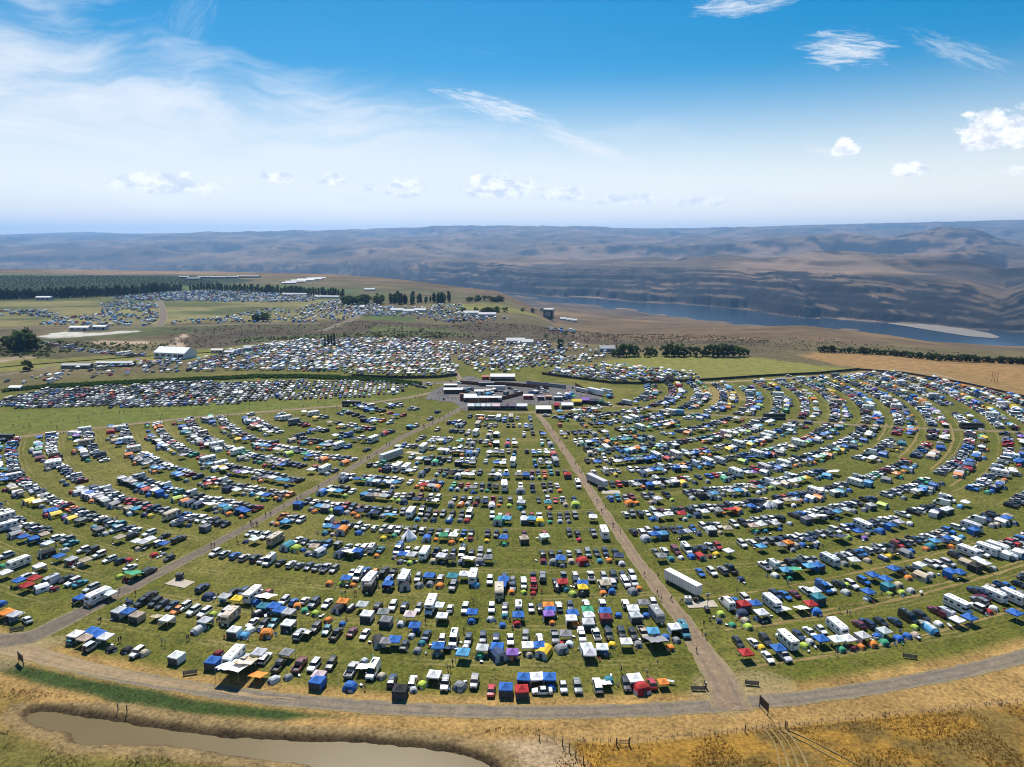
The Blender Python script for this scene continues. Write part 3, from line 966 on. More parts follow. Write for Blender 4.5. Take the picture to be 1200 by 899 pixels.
# slots of every tent: 0 own colour, 1 pale cloth, 2 pole, 3 dark mesh
TM = [M_CLOTH, M_PALE, M_POLE, M_MESH, M_WHITE]


def wheel(r, w, n=10):
    b = MB()
    b.cyl((-w / 2, 0, 0), (w / 2, 0, 0), r, n, 2, cap=2)
    b.cyl((-w / 2 - .012, 0, 0), (w / 2 + .012, 0, 0), r * .58, n, 3, cap=3)
    return b


def car_parts(W, st, belt, kinds, axles, wr=.34, bumper=.0, bed=None, rack=False, spare=False):
    """st: stations front to back (y, z_bottom, z_belt, z_top, half_width, half_top); kinds per gap: hood/screen/roof/rear/deck"""
    P = {k: MB() for k in ('body', 'windscreen', 'rear_window', 'window')}
    rows = []
    for (y, zb, zw, zt, hw, ht) in st:
        rows.append([(-hw * .93, y, zb), (-hw, y, (zb + zw) / 2), (-hw * .98, y, zw), (-ht, y, zt), (-ht * .5, y, zt + .025), (ht * .5, y, zt + .025), (ht, y, zt), (hw * .98, y, zw), (hw, y, (zb + zw) / 2), (hw * .93, y, zb)])
    B = P['body']
    for i in range(len(rows) - 1):
        a, b = rows[i], rows[i + 1]
        k = kinds[i]
        for j in range(9):
            q = [a[j], b[j], b[j + 1], a[j + 1]]
            tgt, mi = B, 0
            if j in (3, 4, 5):
                if k == 's':
                    tgt, mi = P['windscreen'], 1
                elif k == 'b':
                    tgt, mi = P['rear_window'], 1
            if j in (2, 6) and k in ('s', 'b', 'r', 'w'):
                if k == 'w' or k == 'r':
                    tgt, mi = P['window'], 1
                elif k in 'sb':
                    tgt, mi = P['window'], 1
            if k == 'x' and j in (3, 4, 5):
                mi = 4
            tgt.add(q, [(3, 2, 1, 0)], mi)
        B.add([a[9], b[9], b[0], a[0]], [(3, 2, 1, 0)], 4)
    f = rows[0]
    B.add(f, [tuple(range(10))], 0)
    r = rows[-1]
    B.add(r, [tuple(range(10))[::-1]], 0)
    # pillars over the glass
    y0, y1 = st[0][0], st[-1][0]
    hw0, z0 = st[0][4], (st[0][1] + st[0][2]) / 2
    for s_ in (-1, 1):
        B.box(s_ * hw0 * .72, y0 - .012, st[0][2] - .06, .36, .04, .16, 5)
        B.box(s_ * st[-1][4] * .78, y1 + .012, st[-1][2] - .08, .26, .04, .2, 6)
    B.box(0, y0 - .014, z0 + .02, hw0 * .9, .04, .22, 4)
    B.box(0, y0 - .02, st[0][1] + .1, hw0 * 1.85, .09, .16, 4)
    B.box(0, y1 + .02, st[-1][1] + .1, st[-1][4] * 1.85, .09, .16, 4)
    # mirrors
    ys = [st[i][0] for i, k in enumerate(kinds) if k == 's'][0]
    for s_ in (-1, 1):
        B.box(s_ * (W / 2 + .08), ys + .35, belt + .06, .2, .1, .14, 0)
    if rack:
        zt = max(s_[3] for s_ in st)
        for s_ in (-.55, .55):
            B.box(s_, .55, zt + .09, .05, 1.9, .04, 4)
        for yy in (-.1, 1.1):
            B.box(0, yy, zt + .12, 1.25, .06, .03, 4)
    if bed:
        y0b, y1b, zf = bed
        hwb = W / 2 * .98
        B.box(0, (y0b + y1b) / 2, .6, hwb * 1.7, y1b - y0b, .12, 4)
        for s_ in (-1, 1):
            B.box(s_ * hwb * .93, (y0b + y1b) / 2, (zf + .45) / 2, .13, y1b - y0b, zf - .45, 0)
        B.box(0, y1b - .05, (zf + .45) / 2, hwb * 1.9, .1, zf - .45, 0)
        B.box(0, y1b - .05, .55, hwb * 1.9, .12, .3, 4)
        for s_ in (-1, 1):
            B.box(s_ * hwb * .9, y1b + .012, zf - .18, .16, .04, .3, 6)
    if spare:
        B.cyl((0, y1 + .02, .95), (0, y1 + .2, .95), .34, 10, 2, cap=2)
    wh = []
    for ya in axles:
        for s_ in (-1, 1):
            wh.append((s_ * (W / 2 - .12), ya, wr))
    P['wheel'] = (wheel(wr, .24), wh)
    return P


def sedan():
    return car_parts(1.82, [(-2.3, .32, .62, .66, .70, .60), (-2.12, .22, .68, .76, .86, .74), (-1.0, .2, .82, .92, .90, .80), (-.35, .2, .88, 1.38, .91, .62), (.75, .2, .90, 1.42, .91, .62), (1.5, .2, .92, 1.02, .90, .74), (2.2, .25, .86, .98, .84, .72), (2.33, .35, .72, .84, .74, .64)],
                     .9, 'hhsrbhh', (-1.42, 1.35))


def hatch():
    return car_parts(1.78, [(-2.05, .32, .64, .68, .68, .58), (-1.9, .22, .70, .80, .84, .72), (-.95, .2, .86, .98, .88, .78), (-.3, .2, .92, 1.46, .89, .62), (1.1, .2, .95, 1.48, .88, .62), (1.75, .25, .96, 1.1, .84, .66), (1.98, .32, .80, .92, .76, .64)],
                     .94, 'hhsrbh', (-1.3, 1.25))


def suv():
    return car_parts(1.92, [(-2.38, .40, .80, .86, .76, .68), (-2.22, .28, .86, 1.0, .92, .82), (-1.05, .26, 1.0, 1.12, .95, .86), (-.5, .26, 1.04, 1.72, .96, .72), (1.2, .26, 1.06, 1.76, .96, .73), (2.02, .28, 1.04, 1.66, .94, .72), (2.32, .36, .98, 1.06, .88, .76)],
                     1.06, 'hhsrwb', (-1.45, 1.42), .38, rack=True)


def wagon():
    return car_parts(1.86, [(-2.35, .36, .70, .75, .74, .64), (-2.18, .25, .76, .86, .88, .78), (-1.05, .24, .90, 1.0, .92, .82), (-.45, .24, .95, 1.52, .93, .66), (1.35, .24, .97, 1.55, .93, .66), (2.1, .26, .96, 1.4, .90, .66), (2.34, .36, .9, .98, .82, .7)],
                     .98, 'hhsrwb', (-1.45, 1.38), .36, rack=True)


def jeep():
    return car_parts(1.9, [(-2.1, .5, .95, 1.0, .68, .62), (-1.95, .42, 1.0, 1.1, .80, .72), (-.75, .40, 1.08, 1.18, .82, .76), (-.5, .40, 1.1, 1.80, .92, .76), (1.0, .40, 1.1, 1.84, .92, .76), (1.85, .42, 1.1, 1.80, .92, .76), (1.95, .45, 1.08, 1.16, .88, .78)],
                     1.1, 'hhsrwb', (-1.25, 1.2), .42, spare=True)


def pickup():
    return car_parts(1.98, [(-2.85, .45, .90, .98, .80, .74), (-2.7, .34, .98, 1.12, .96, .88), (-1.55, .32, 1.10, 1.2, .98, .90), (-.95, .32, 1.12, 1.82, .98, .76), (.45, .32, 1.14, 1.86, .98, .76), (.75, .34, 1.14, 1.2, .97, .86)],
                     1.14, 'hhsrb', (-1.85, 1.75), .41, bed=(.76, 2.85, 1.14))


def pickup_cap():
    P = pickup()
    b = P['body']
    b.box(0, 1.8, 1.5, 1.72, 2.06, .72, 0, .86, .96)
    for s_ in (-1, 1):
        P['window'].box(s_ * .82, 1.8, 1.5, .04, 1.3, .36, 1)
    P['rear_window'].box(0, 2.83, 1.5, 1.2, .04, .4, 1)
    return P


def minivan():
    return car_parts(1.95, [(-2.5, .36, .78, .84, .74, .66), (-2.35, .25, .86, .98, .92, .82), (-1.55, .24, .98, 1.1, .95, .86), (-.6, .24, 1.04, 1.70, .97, .74), (1.5, .24, 1.06, 1.76, .97, .74), (2.25, .26, 1.06, 1.64, .95, .74), (2.5, .36, 1.0, 1.08, .88, .78)],
                     1.06, 'hhsrwb', (-1.55, 1.45), .36)


def cargo_van():
    P = car_parts(2.05, [(-2.95, .42, .86, .94, .84, .76), (-2.8, .30, .96, 1.1, .98, .90), (-2.05, .28, 1.15, 1.3, 1.0, .92), (-1.3, .28, 1.25, 2.35, 1.02, .84), (-.4, .28, 1.3, 2.6, 1.02, .86), (2.8, .28, 1.3, 2.6, 1.02, .86), (2.92, .34, 1.3, 2.5, 1.0, .84)],
                  1.25, 'hhswpp', (-1.95, 1.85), .38)
    for y in (.4, 1.9):
        P['body'].box(0, y, 2.68, .42, .42, .12, 8)
    P['body'].box(-.38, 1.15, 2.66, .5, 1.5, .05, 1)
    P['rear_window'].box(-.45, 2.93, 1.75, .6, .03, .5, 1)
    P['rear_window'].box(.45, 2.93, 1.75, .6, .03, .5, 1)
    P['window'].box(-1.0, .5, 1.75, .05, 1.2, .5, 1)
    return P


def motorhome():
    """camper with a bunk over the cab"""
    P = car_parts(2.1, [(-3.75, .45, .90, .98, .86, .78), (-3.6, .34, 1.0, 1.14, 1.0, .92), (-2.8, .32, 1.2, 1.32, 1.04, .96), (-2.15, .32, 1.3, 2.0, 1.06, .95), (-1.75, .32, 1.3, 2.05, 1.08, .98)],
                  1.25, 'hhsw', (-2.75, 1.55), .40)
    b = P['body']
    b.box(0, .95, 1.78, 2.42, 5.4, 2.55, 0, .985, .995)
    b.box(0, -2.3, 2.55, 2.36, 1.1, .98, 0, .96, .8)
    b.box(0, .95, .46, 2.36, 5.3, .14, 4)
    for s_ in (-1, 1):
        b.box(s_ * 1.222, .9, 1.05, .02, 5.2, .14, 8)
        b.box(s_ * 1.222, .9, 1.25, .02, 5.2, .07, 4)
    P['window'].box(0, -2.86, 2.5, 1.3, .04, .34, 1)
    for s_, ys in ((-1, (-.9, 1.2, 2.8)), (1, (-.9, .9, 2.8))):
        for y in ys:
            P['window'].box(s_ * 1.222, y, 2.05, .035, 1.0, .6, 1)
    P['rear_window'].box(0, 3.655, 2.1, 1.3, .035, .55, 1)
    P['door'] = MB()
    P['door'].box(1.225, 2.0, 1.5, .03, .7, 1.8, 7)
    P['air_conditioner'] = MB()
    P['air_conditioner'].box(0, .4, 3.2, .75, 1.0, .26, 7, .85, .9)
    P['roof_vent'] = MB()
    for y in (-.9, 2.0, 3.1):
        P['roof_vent'].box(.25, y, 3.12, .42, .42, .13, 8)
    P['ladder'] = MB()
    for s_ in (.55, .9):
        P['ladder'].box(s_, 3.72, 1.9, .04, .05, 2.2, 8)
    for z in (1.1, 1.5, 1.9, 2.3, 2.7):
        P['ladder'].box(.725, 3.72, z, .4, .04, .04, 8)
    P['awning'] = MB()
    P['awning'].cyl((1.28, -1.2, 2.95), (1.28, 3.2, 2.95), .09, 8, 8)
    return P


def travel_trailer(L=6.6):
    P = {'body': MB(), 'window': MB(), 'door': MB(), 'air_conditioner': MB(), 'roof_vent': MB(), 'drawbar': MB()}
    h = L / 2
    prof = [(-h, .75), (-h, 1.6), (-h + .35, 2.55), (-h + .9, 2.9), (h - .5, 2.9), (h - .05, 2.7), (h, 1.8), (h, .6), (-h + .5, .5)]
    n = len(prof)
    v = [(-1.22, y, z) for y, z in prof] + [(1.22, y, z) for y, z in prof]
    f = [tuple(range(n))[::-1], tuple(n + i for i in range(n))] + [(i, (i + 1) % n, n + (i + 1) % n, n + i) for i in range(n)]
    P['body'].add(v, f, 0)
    for s_ in (-1, 1):
        P['body'].box(s_ * 1.228, 0, 1.02, .02, L * .92, .2, 8)
        P['body'].box(s_ * 1.228, 0, 1.25, .02, L * .9, .06, 4)
        for y in (-h + 1.4, .3, h - 1.0):
            P['window'].box(s_ * 1.228, y, 1.95, .035, .9, .55, 1)
    P['window'].box(0, -h + .12, 2.0, 1.5, .2, .5, 1)
    P['window'].box(0, h + .005, 2.0, 1.2, .035, .5, 1)
    P['door'].box(1.23, h - 2.1, 1.55, .03, .68, 1.75, 7)
    P['air_conditioner'].box(0, .2, 3.02, .75, 1.0, .26, 7, .85, .9)
    for y in (-h + 1.6, h - 1.2):
        P['roof_vent'].box(.3, y, 2.95, .45, .45, .14, 8)
    for s_ in (-1, 1):
        P['drawbar'].cyl((s_ * .7, -h, .5), (0, -h - 1.2, .5), .06, 6, 4)
    P['drawbar'].box(0, -h - .45, .75, .6, .35, .45, 7)
    P['wheel'] = (wheel(.35, .22), [(s_ * 1.1, y, .35) for s_ in (-1, 1) for y in (.15, .95)])
    return P


def bus():
    """long coach"""
    P = {'body': MB(), 'windscreen': MB(), 'window': MB(), 'air_conditioner': MB(), 'roof_vent': MB()}
    P['body'].box(0, 0, 1.85, 2.55, 12, 2.9, 0, .96, .99)
    P['body'].box(0, 0, .5, 2.4, 11.6, .3, 4)
    P['windscreen'].box(0, -6.0, 2.2, 2.3, .06, 1.3, 1)
    for s_ in (-1, 1):
        P['body'].box(s_ * 1.275, 0, 1.2, .02, 11.4, .3, 8)
        for k in range(7):
            P['window'].box(s_ * 1.262, -4.6 + 1.55 * k, 2.35, .04, 1.3, .8, 1)
    P['air_conditioner'].box(0, 2, 3.4, 1.3, 2, .28, 7, .9, .9)
    P['roof_vent'].box(0, -2, 3.36, .6, .6, .16, 8)
    P['wheel'] = (wheel(.5, .3), [(s_ * 1.12, y, .5) for s_ in (-1, 1) for y in (-4.2, 3.2, 4.4)])
    return P


def box_trailer(L=13.5):
    P = {'body': MB(), 'rib': [], 'door': MB(), 'undercarriage': MB()}
    h = L / 2
    P['body'].box(0, 0, 2.45, 2.5, L, 2.85, 0)
    for k in range(int(L / .9)):
        r = MB()
        y = -h + .5 + k * .92
        r.box(-1.268, y, 2.45, .035, .09, 2.7, 8)
        r.box(1.268, y, 2.45, .035, .09, 2.7, 8)
        r.box(0, y, 3.895, 2.4, .1, .035, 7)
        P['rib'].append(r)
    for s_ in (-.6, .6):
        P['door'].box(s_, h + .02, 2.4, 1.12, .05, 2.6, 7)
    P['undercarriage'].box(0, 0, .9, 1.0, L * .92, .25, 4)
    for s_ in (-.6, .6):
        P['undercarriage'].box(s_, -h + 2.2, .5, .14, .14, 1.0, 4)
    P['wheel'] = (wheel(.5, .5), [(s_ * 1.0, y, .5) for s_ in (-1, 1) for y in (h - 1.2, h - 2.5)])
    return P


def tractor():
    P = {'body': MB(), 'windscreen': MB(), 'window': MB(), 'exhaust': MB(), 'bumper': MB()}
    P['body'].box(0, -2.2, 1.35, 2.0, 1.9, 1.2, 0, .85, .9)
    P['body'].box(0, -.35, 1.95, 2.4, 2.0, 2.4, 0, .92, .85)
    P['body'].box(0, 2.0, .9, 1.0, 4.2, .3, 4)
    P['windscreen'].box(0, -1.3, 2.35, 1.9, .12, .75, 1)
    for s_ in (-1, 1):
        P['window'].box(s_ * 1.18, -.7, 2.3, .06, .8, .6, 1)
        P['exhaust'].cyl((s_ * 1.15, .8, 1), (s_ * 1.15, .8, 3.6), .09, 8, 3)
    P['bumper'].box(0, -3.2, .6, 2.4, .2, .5, 3)
    P['wheel'] = (wheel(.5, .35), [(s_ * 1.05, y, .5) for s_ in (-1, 1) for y in (-2.3, 2.2, 3.4)])
    return P


# --- tents and canopies
def canopy(w=3.05, eave=2.05, peak=2.95, wall=0, flat=False):
    P = {'canopy_roof': MB(), 'wall': [], 'leg': None}
    h = w / 2
    n = 4
    R = P['canopy_roof']
    ring_ = []
    for t, sag in ((1.0, 0), (.62, -.10), (.28, -.07), (0.03, 0)):
        z = eave + (peak - eave) * (1 - t) + sag * (peak - eave)
        ring_.append([(-h * t, -h * t, z), (0, -h * t, z - .06 * t), (h * t, -h * t, z), (h * t, 0, z - .06 * t), (h * t, h * t, z), (0, h * t, z - .06 * t), (-h * t, h * t, z), (-h * t, 0, z - .06 * t)])
    for a, b in zip(ring_, ring_[1:]):
        o = a + b
        R.add(o, [(k, (k + 1) % 8, 8 + (k + 1) % 8, 8 + k) for k in range(8)], 0)
    R.add(ring_[-1], [tuple(range(8))], 0)
    lo = [(x * 1.01, y * 1.01, z - .28) for x, y, z in ring_[0]]
    R.add(lo + ring_[0], [(k, (k + 1) % 8, 8 + (k + 1) % 8, 8 + k) for k in range(8)], 0)
    L = MB()
    L.box(0, 0, (eave - .02) / 2, .07, .07, eave - .02, 2)
    P['leg'] = (L, [(sx * (h - .06), sy * (h - .06), 0) for sx in (-1, 1) for sy in (-1, 1)])
    for k in range(wall):
        m_ = MB()
        if k == 0:
            m_.box(0, h - .02, eave / 2, w - .2, .03, eave - .35, 0)
        elif k == 1:
            m_.box(-h + .02, 0, eave / 2, .03, w - .2, eave - .35, 0)
        elif k == 2:
            m_.box(h - .02, 0, eave / 2, .03, w - .2, eave - .35, 0)
        else:
            m_.box(0, -h + .02, eave / 2 - .1, w - .2, .03, eave - .55, 3)
        P['wall'].append(m_)
    return P


def dome_tent(w=2.3, l=2.6, h=1.2, sides=8, two=True):
    P = {'tent_body': MB(), 'rain_fly': MB(), 'door': MB()}
    B, Fl = P['tent_body'], P['rain_fly']
    prev = None
    prof = [(1.0, 0.02), (.93, .40), (.72, .74), (.38, .95), (.0, 1.0)]
    for i, (t, z) in enumerate(prof):
        ring_ = []
        for k in range(sides * 2):
            a = math.pi * k / sides
            c, s_ = math.cos(a), math.sin(a)
            q = 1.0 if k % 4 == 2 else (.93 if k % 2 else .9)
            rr = 1 / (abs(c) ** 3.2 + abs(s_) ** 4.0) ** (1 / 4.0)
            ring_.append((c * rr * w / 2 * t * q, s_ * rr * l / 2 * t * q, z * h))
        if prev:
            nn = sides * 2
            for k in range(nn):
                q = [prev[k], prev[(k + 1) % nn], ring_[(k + 1) % nn], ring_[k]]
                low = i == 1
                (B if i <= 2 else Fl).add(q, [(0, 1, 2, 3)], 1 if (two and low and (k // 2) % 2 == 0) else 0)
        prev = ring_
    for s_ in (-1, 1):
        P['door'].add([(-.42, s_ * (l / 2 * .99 + .03), .05), (.42, s_ * (l / 2 * .99 + .03), .05), (.36, s_ * (l / 2 * .93 + .04), .5 * h), (0, s_ * (l / 2 * .8 + .05), .72 * h), (-.36, s_ * (l / 2 * .93 + .04), .5 * h)], [(0, 1, 2, 3, 4)], 3 if s_ < 0 else 1)
    return P


def cabin_tent(w=3.2, l=4.0, h=2.1):
    P = {'tent_body': MB(), 'rain_fly': MB(), 'door': MB(), 'window': MB()}
    B = P['tent_body']
    for s_ in (-1, 1):
        B.add([(s_ * w / 2, -l / 2, 0), (s_ * w / 2, l / 2, 0), (s_ * w / 2 * .82, l / 2 * .9, h * .72), (s_ * w / 2 * .82, -l / 2 * .9, h * .72)], [(0, 1, 2, 3)], 0)
        P['window'].box(s_ * (w / 2 * .90 + .02), 0, h * .45, .06, 1.2, .5, 3)
        B.add([(-w / 2, s_ * l / 2, 0), (w / 2, s_ * l / 2, 0), (w / 2 * .82, s_ * l / 2 * .9, h * .72), (0, s_ * l / 2 * .8, h * .98), (-w / 2 * .82, s_ * l / 2 * .9, h * .72)], [(0, 1, 2, 3, 4)], 0 if s_ > 0 else 1)
    P['door'].add([(-.5, -l / 2 * 1.0 - .03, .04), (.5, -l / 2 * 1.0 - .03, .04), (.42, -l / 2 * .92 - .03, h * .62), (-.42, -l / 2 * .92 - .03, h * .62)], [(0, 1, 2, 3)], 3)
    Fl = P['rain_fly']
    for s_ in (-1, 1):
        Fl.add([(s_ * w / 2 * .9, -l / 2 * .96, h * .69), (s_ * w / 2 * .9, l / 2 * .96, h * .69), (s_ * w * .2, l / 2 * .9, h * .96), (s_ * w * .2, -l / 2 * .9, h * .96)], [(0, 1, 2, 3)], 0)
    Fl.add([(-w * .2, -l / 2 * .9, h * .96), (w * .2, -l / 2 * .9, h * .96), (w * .2, l / 2 * .9, h * .96), (-w * .2, l / 2 * .9, h * .96)], [(0, 1, 2, 3)], 0)
    return P


def tunnel_tent(w=2.6, l=4.4, h=1.6):
    P = {'tent_body': MB(), 'door': MB(), 'hoop': MB()}
    n = 8
    prev = None
    for i, (t, q) in enumerate(((-1, .62), (-.72, .95), (0, 1.0), (.72, .95), (1, .62))):
        ring_ = [(math.cos(math.pi * k / n) * w / 2 * q, t * l / 2, math.sin(math.pi * k / n) ** .8 * h * q) for k in range(n + 1)]
        if prev:
            for k in range(n):
                P['tent_body'].add([prev[k], ring_[k], ring_[k + 1], prev[k + 1]], [(0, 1, 2, 3)], 1 if k in (3, 4) and i in (2, 3) else 0)
        else:
            P['door'].add(ring_, [tuple(range(n + 1))], 3)
        if i in (1, 2, 3):
            for k in range(n):
                a, b = Vector(ring_[k]) * 1.01, Vector(ring_[k + 1]) * 1.01
                P['hoop'].cyl(a, b, .025, 4, 2)
        prev = ring_
    P['tent_body'].add(prev, [tuple(range(n + 1))[::-1]], 0)
    return P


def tipi(r=2.6, h=3.2):
    P = {'tent_body': MB(), 'door': MB()}
    n = 10
    lo = [(math.cos(2 * math.pi * k / n) * r, math.sin(2 * math.pi * k / n) * r, 0) for k in range(n)]
    mi = [(x * .86, y * .86, .7) for x, y, z in lo]
    hi = [(x * .30, y * .30, h * .72) for x, y, z in lo]
    for a, b in ((lo, mi), (mi, hi)):
        P['tent_body'].add(a + b, [(k, (k + 1) % n, n + (k + 1) % n, n + k) for k in range(n)], 0)
    P['tent_body'].add(hi + [(0, 0, h)], [(k, (k + 1) % n, n) for k in range(n)], 0)
    P['door'].add([(-.4, -r * .97, .05), (.4, -r * .97, .05), (.25, -r * .78, 1.4), (-.25, -r * .78, 1.4)], [(0, 1, 2, 3)], 3)
    return P


def tarp(w=4.2, l=4.6, z0=2.5, z1=1.3):
    P = {'tarp_sheet': MB(), 'pole': []}
    n = 5
    for i in range(n):
        for j in range(n):
            pass
    pts = [[((i / n - .5) * w, (j / n - .5) * l, z0 + (z1 - z0) * (j / n) - .55 * math.sin(math.pi * i / n) * math.sin(math.pi * j / n) + .12 * math.sin(2.3 * i + 1.1 * j)) for j in range(n + 1)] for i in range(n + 1)]
    for i in range(n):
        for j in range(n):
            P['tarp_sheet'].add([pts[i][j], pts[i + 1][j], pts[i + 1][j + 1], pts[i][j + 1]], [(0, 1, 2, 3)], 0)
    for i, j in ((0, 0), (n, 0), (0, n), (n, n)):
        q = MB()
        x, y, z = pts[i][j]
        q.cyl((x, y, 0), (x, y, z), .035, 5, 2)
        P['pole'].append(q)
    return P


def merged(P):
    b = MB()
    for k, v in P.items():
        if isinstance(v, MB):
            b.join(v)
        elif isinstance(v, tuple):
            for off in v[1]:
                b.join(v[0], off)
        elif isinstance(v, list):
            for q in v:
                b.join(q)
    return b


KINDS = {
    # code: (object name, look, category, builder variants, materials, footprint half-length)
    'sedan': ('sedan', 'sedan', 'car', sedan, VM), 'hatch': ('hatchback', 'hatchback', 'car', hatch, VM), 'suv': ('sport_utility_car', 'SUV', 'car', suv, VM),
    'wagon': ('estate_car', 'estate car', 'car', wagon, VM), 'jeep': ('off_road_car', 'off-road car', 'car', jeep, VM), 'pickup': ('pickup_truck', 'pickup truck', 'pickup truck', pickup, VM),
    'pickup_cap': ('pickup_truck', 'capped pickup truck', 'pickup truck', pickup_cap, VM), 'minivan': ('minivan', 'minivan', 'van', minivan, VM), 'van': ('camper_van', 'high-roofed van', 'van', cargo_van, VM),
    'motorhome': ('motorhome', 'motorhome', 'motorhome', motorhome, SM), 'trailer': ('travel_trailer', 'travel trailer', 'caravan', travel_trailer, SM), 'bus': ('coach', 'long coach', 'bus', bus, SM),
    'box': ('box_trailer', 'box trailer', 'trailer', box_trailer, SM), 'tractor': ('lorry_cab', 'lorry cab', 'truck', tractor, VM),
    'canopy': ('canopy', 'open canopy', 'canopy', canopy, TM), 'walled': ('walled_canopy', 'walled canopy', 'canopy', lambda: canopy(wall=4), TM), 'halfwall': ('canopy', 'two-walled canopy', 'canopy', lambda: canopy(wall=2), TM),
    'dome': ('dome_tent', 'dome tent', 'tent', dome_tent, TM), 'bigdome': ('dome_tent', 'large dome tent', 'tent', lambda: dome_tent(3.9, 3.9, 1.95, 8), TM), 'cabin': ('cabin_tent', 'cabin tent', 'tent', cabin_tent, TM),
    'tunnel': ('tunnel_tent', 'tunnel tent', 'tent', tunnel_tent, TM), 'tipi': ('bell_tent', 'bell tent', 'tent', tipi, TM), 'tarp': ('tarp_shelter', 'sagging tarp', 'tarp', tarp, TM),
}


def pieces(mb):
    """split a part into the pieces that touch"""
    key = [tuple(round(c, 3) for c in p) for p in mb.v]
    par = {}

    def find(a):
        while par.setdefault(a, a) != a:
            a = par[a]
        return a
    for f in mb.f:
        for i in f[1:]:
            par[find(key[i])] = find(key[f[0]])
    out = {}
    for f, m_ in zip(mb.f, mb.m):
        b = out.setdefault(find(key[f[0]]), MB())
        b.add([mb.v[i] for i in f], [tuple(range(len(f)))], m_)
    return list(out.values())


def rim_of(mb, mats, nm):
    t, r_ = MB(), MB()
    for f, m_ in zip(mb.f, mb.m):
        (r_ if m_ == 3 else t).add([mb.v[i] for i in f], [tuple(range(len(f)))], m_)
    return t.mesh(nm + '_tyre', mats), r_.mesh(nm + '_rim', mats)

PROTO = {}
for k_, (nm, look, cat, fn, mats) in KINDS.items():
    P = fn()
    mg = merged(P)
    e = dict(parts=[], mg=mg, whole=None, mats=mats)
    for pn, v in P.items():
        if isinstance(v, MB):
            for q in (pieces(v) if pn in ('window', 'door', 'rear_window', 'roof_vent', 'drawbar', 'exhaust', 'hoop') else [v]):
                if q.f:
                    e['parts'].append((pn, q.mesh(nm + '_' + pn, mats), (0, 0, 0), None))
        elif isinstance(v, tuple):
            if pn == 'wheel':
                me, rm = rim_of(v[0], mats, nm)
            else:
                me, rm = v[0].mesh(nm + '_' + pn, mats), None
            e['parts'] += [(pn, me, off, rm) for off in v[1]]
        elif isinstance(v, list):
            e['parts'] += [(pn, q.mesh(nm + '_' + pn, mats), (0, 0, 0), None) for q in v]
    e['whole'] = mg.mesh(nm, mats)
    PROTO[k_] = e

PAL = {'w': ('white', (.78, .78, .77)), 'l': ('silver', (.48, .49, .51)), 'g': ('grey', (.22, .225, .235)), 'k': ('black', (.022, .023, .026)), 'n': ('navy', (.025, .045, .105)), 'b': ('blue', (.022, .125, .43)),
       'r': ('red', (.40, .022, .025)), 'd': ('maroon', (.16, .018, .035)), 't': ('teal', (.03, .20, .26)), 'y': ('yellow', (.75, .50, .03)), 'o': ('orange', (.72, .22, .035)), 'e': ('green', (.045, .30, .16)),
       'm': ('lime', (.40, .52, .07)), 'p': ('purple', (.24, .12, .42)), 'a': ('tan', (.44, .36, .27)), 'i': ('pale pink', (.62, .50, .50)), 'c': ('sky blue', (.09, .32, .54))}
THINGS = []          # every individual: dict(root, look, x, y, where)


def jitter(c, s=.10):
    f = 1 + random.uniform(-s, s)
    return tuple(min(.85, max(.012, v * f * (1 + random.uniform(-.04, .04)))) for v in c) + (1,)


def put_thing(kind, colour, x, y, rot, near, z=0., scale=1.0, group=None, where=None, label=None):
    nm, look, cat, fn, mats = KINDS[kind]
    e = PROTO[kind]
    rgba = jitter(PAL[colour][1])
    if near:
        r = bpy.data.objects.new(nm, None)
        r.empty_display_size = .5
        COL.objects.link(r)
        top = None
        for pn, me, off, rm in e['parts']:
            o = bpy.data.objects.new(pn, me)
            COL.objects.link(o)
            o.parent = r
            o.location = off
            o.color = rgba
            if rm is not None:
                q = bpy.data.objects.new('rim', rm)
                COL.objects.link(q)
                q.parent = o
    else:
        r = bpy.data.objects.new(nm, e['whole'])
        COL.objects.link(r)
    r.color = rgba
    r.location = (x, y, z)
    r.rotation_euler = (0, 0, rot)
    if scale != 1:
        r.scale = (scale, scale, scale * random.uniform(.96, 1.04))
    r['category'] = cat
    if group:
        r['group'] = group
    THINGS.append(dict(o=r, look=PAL[colour][0] + ' ' + look, x=x, y=y, where=where, label=label))
    return r


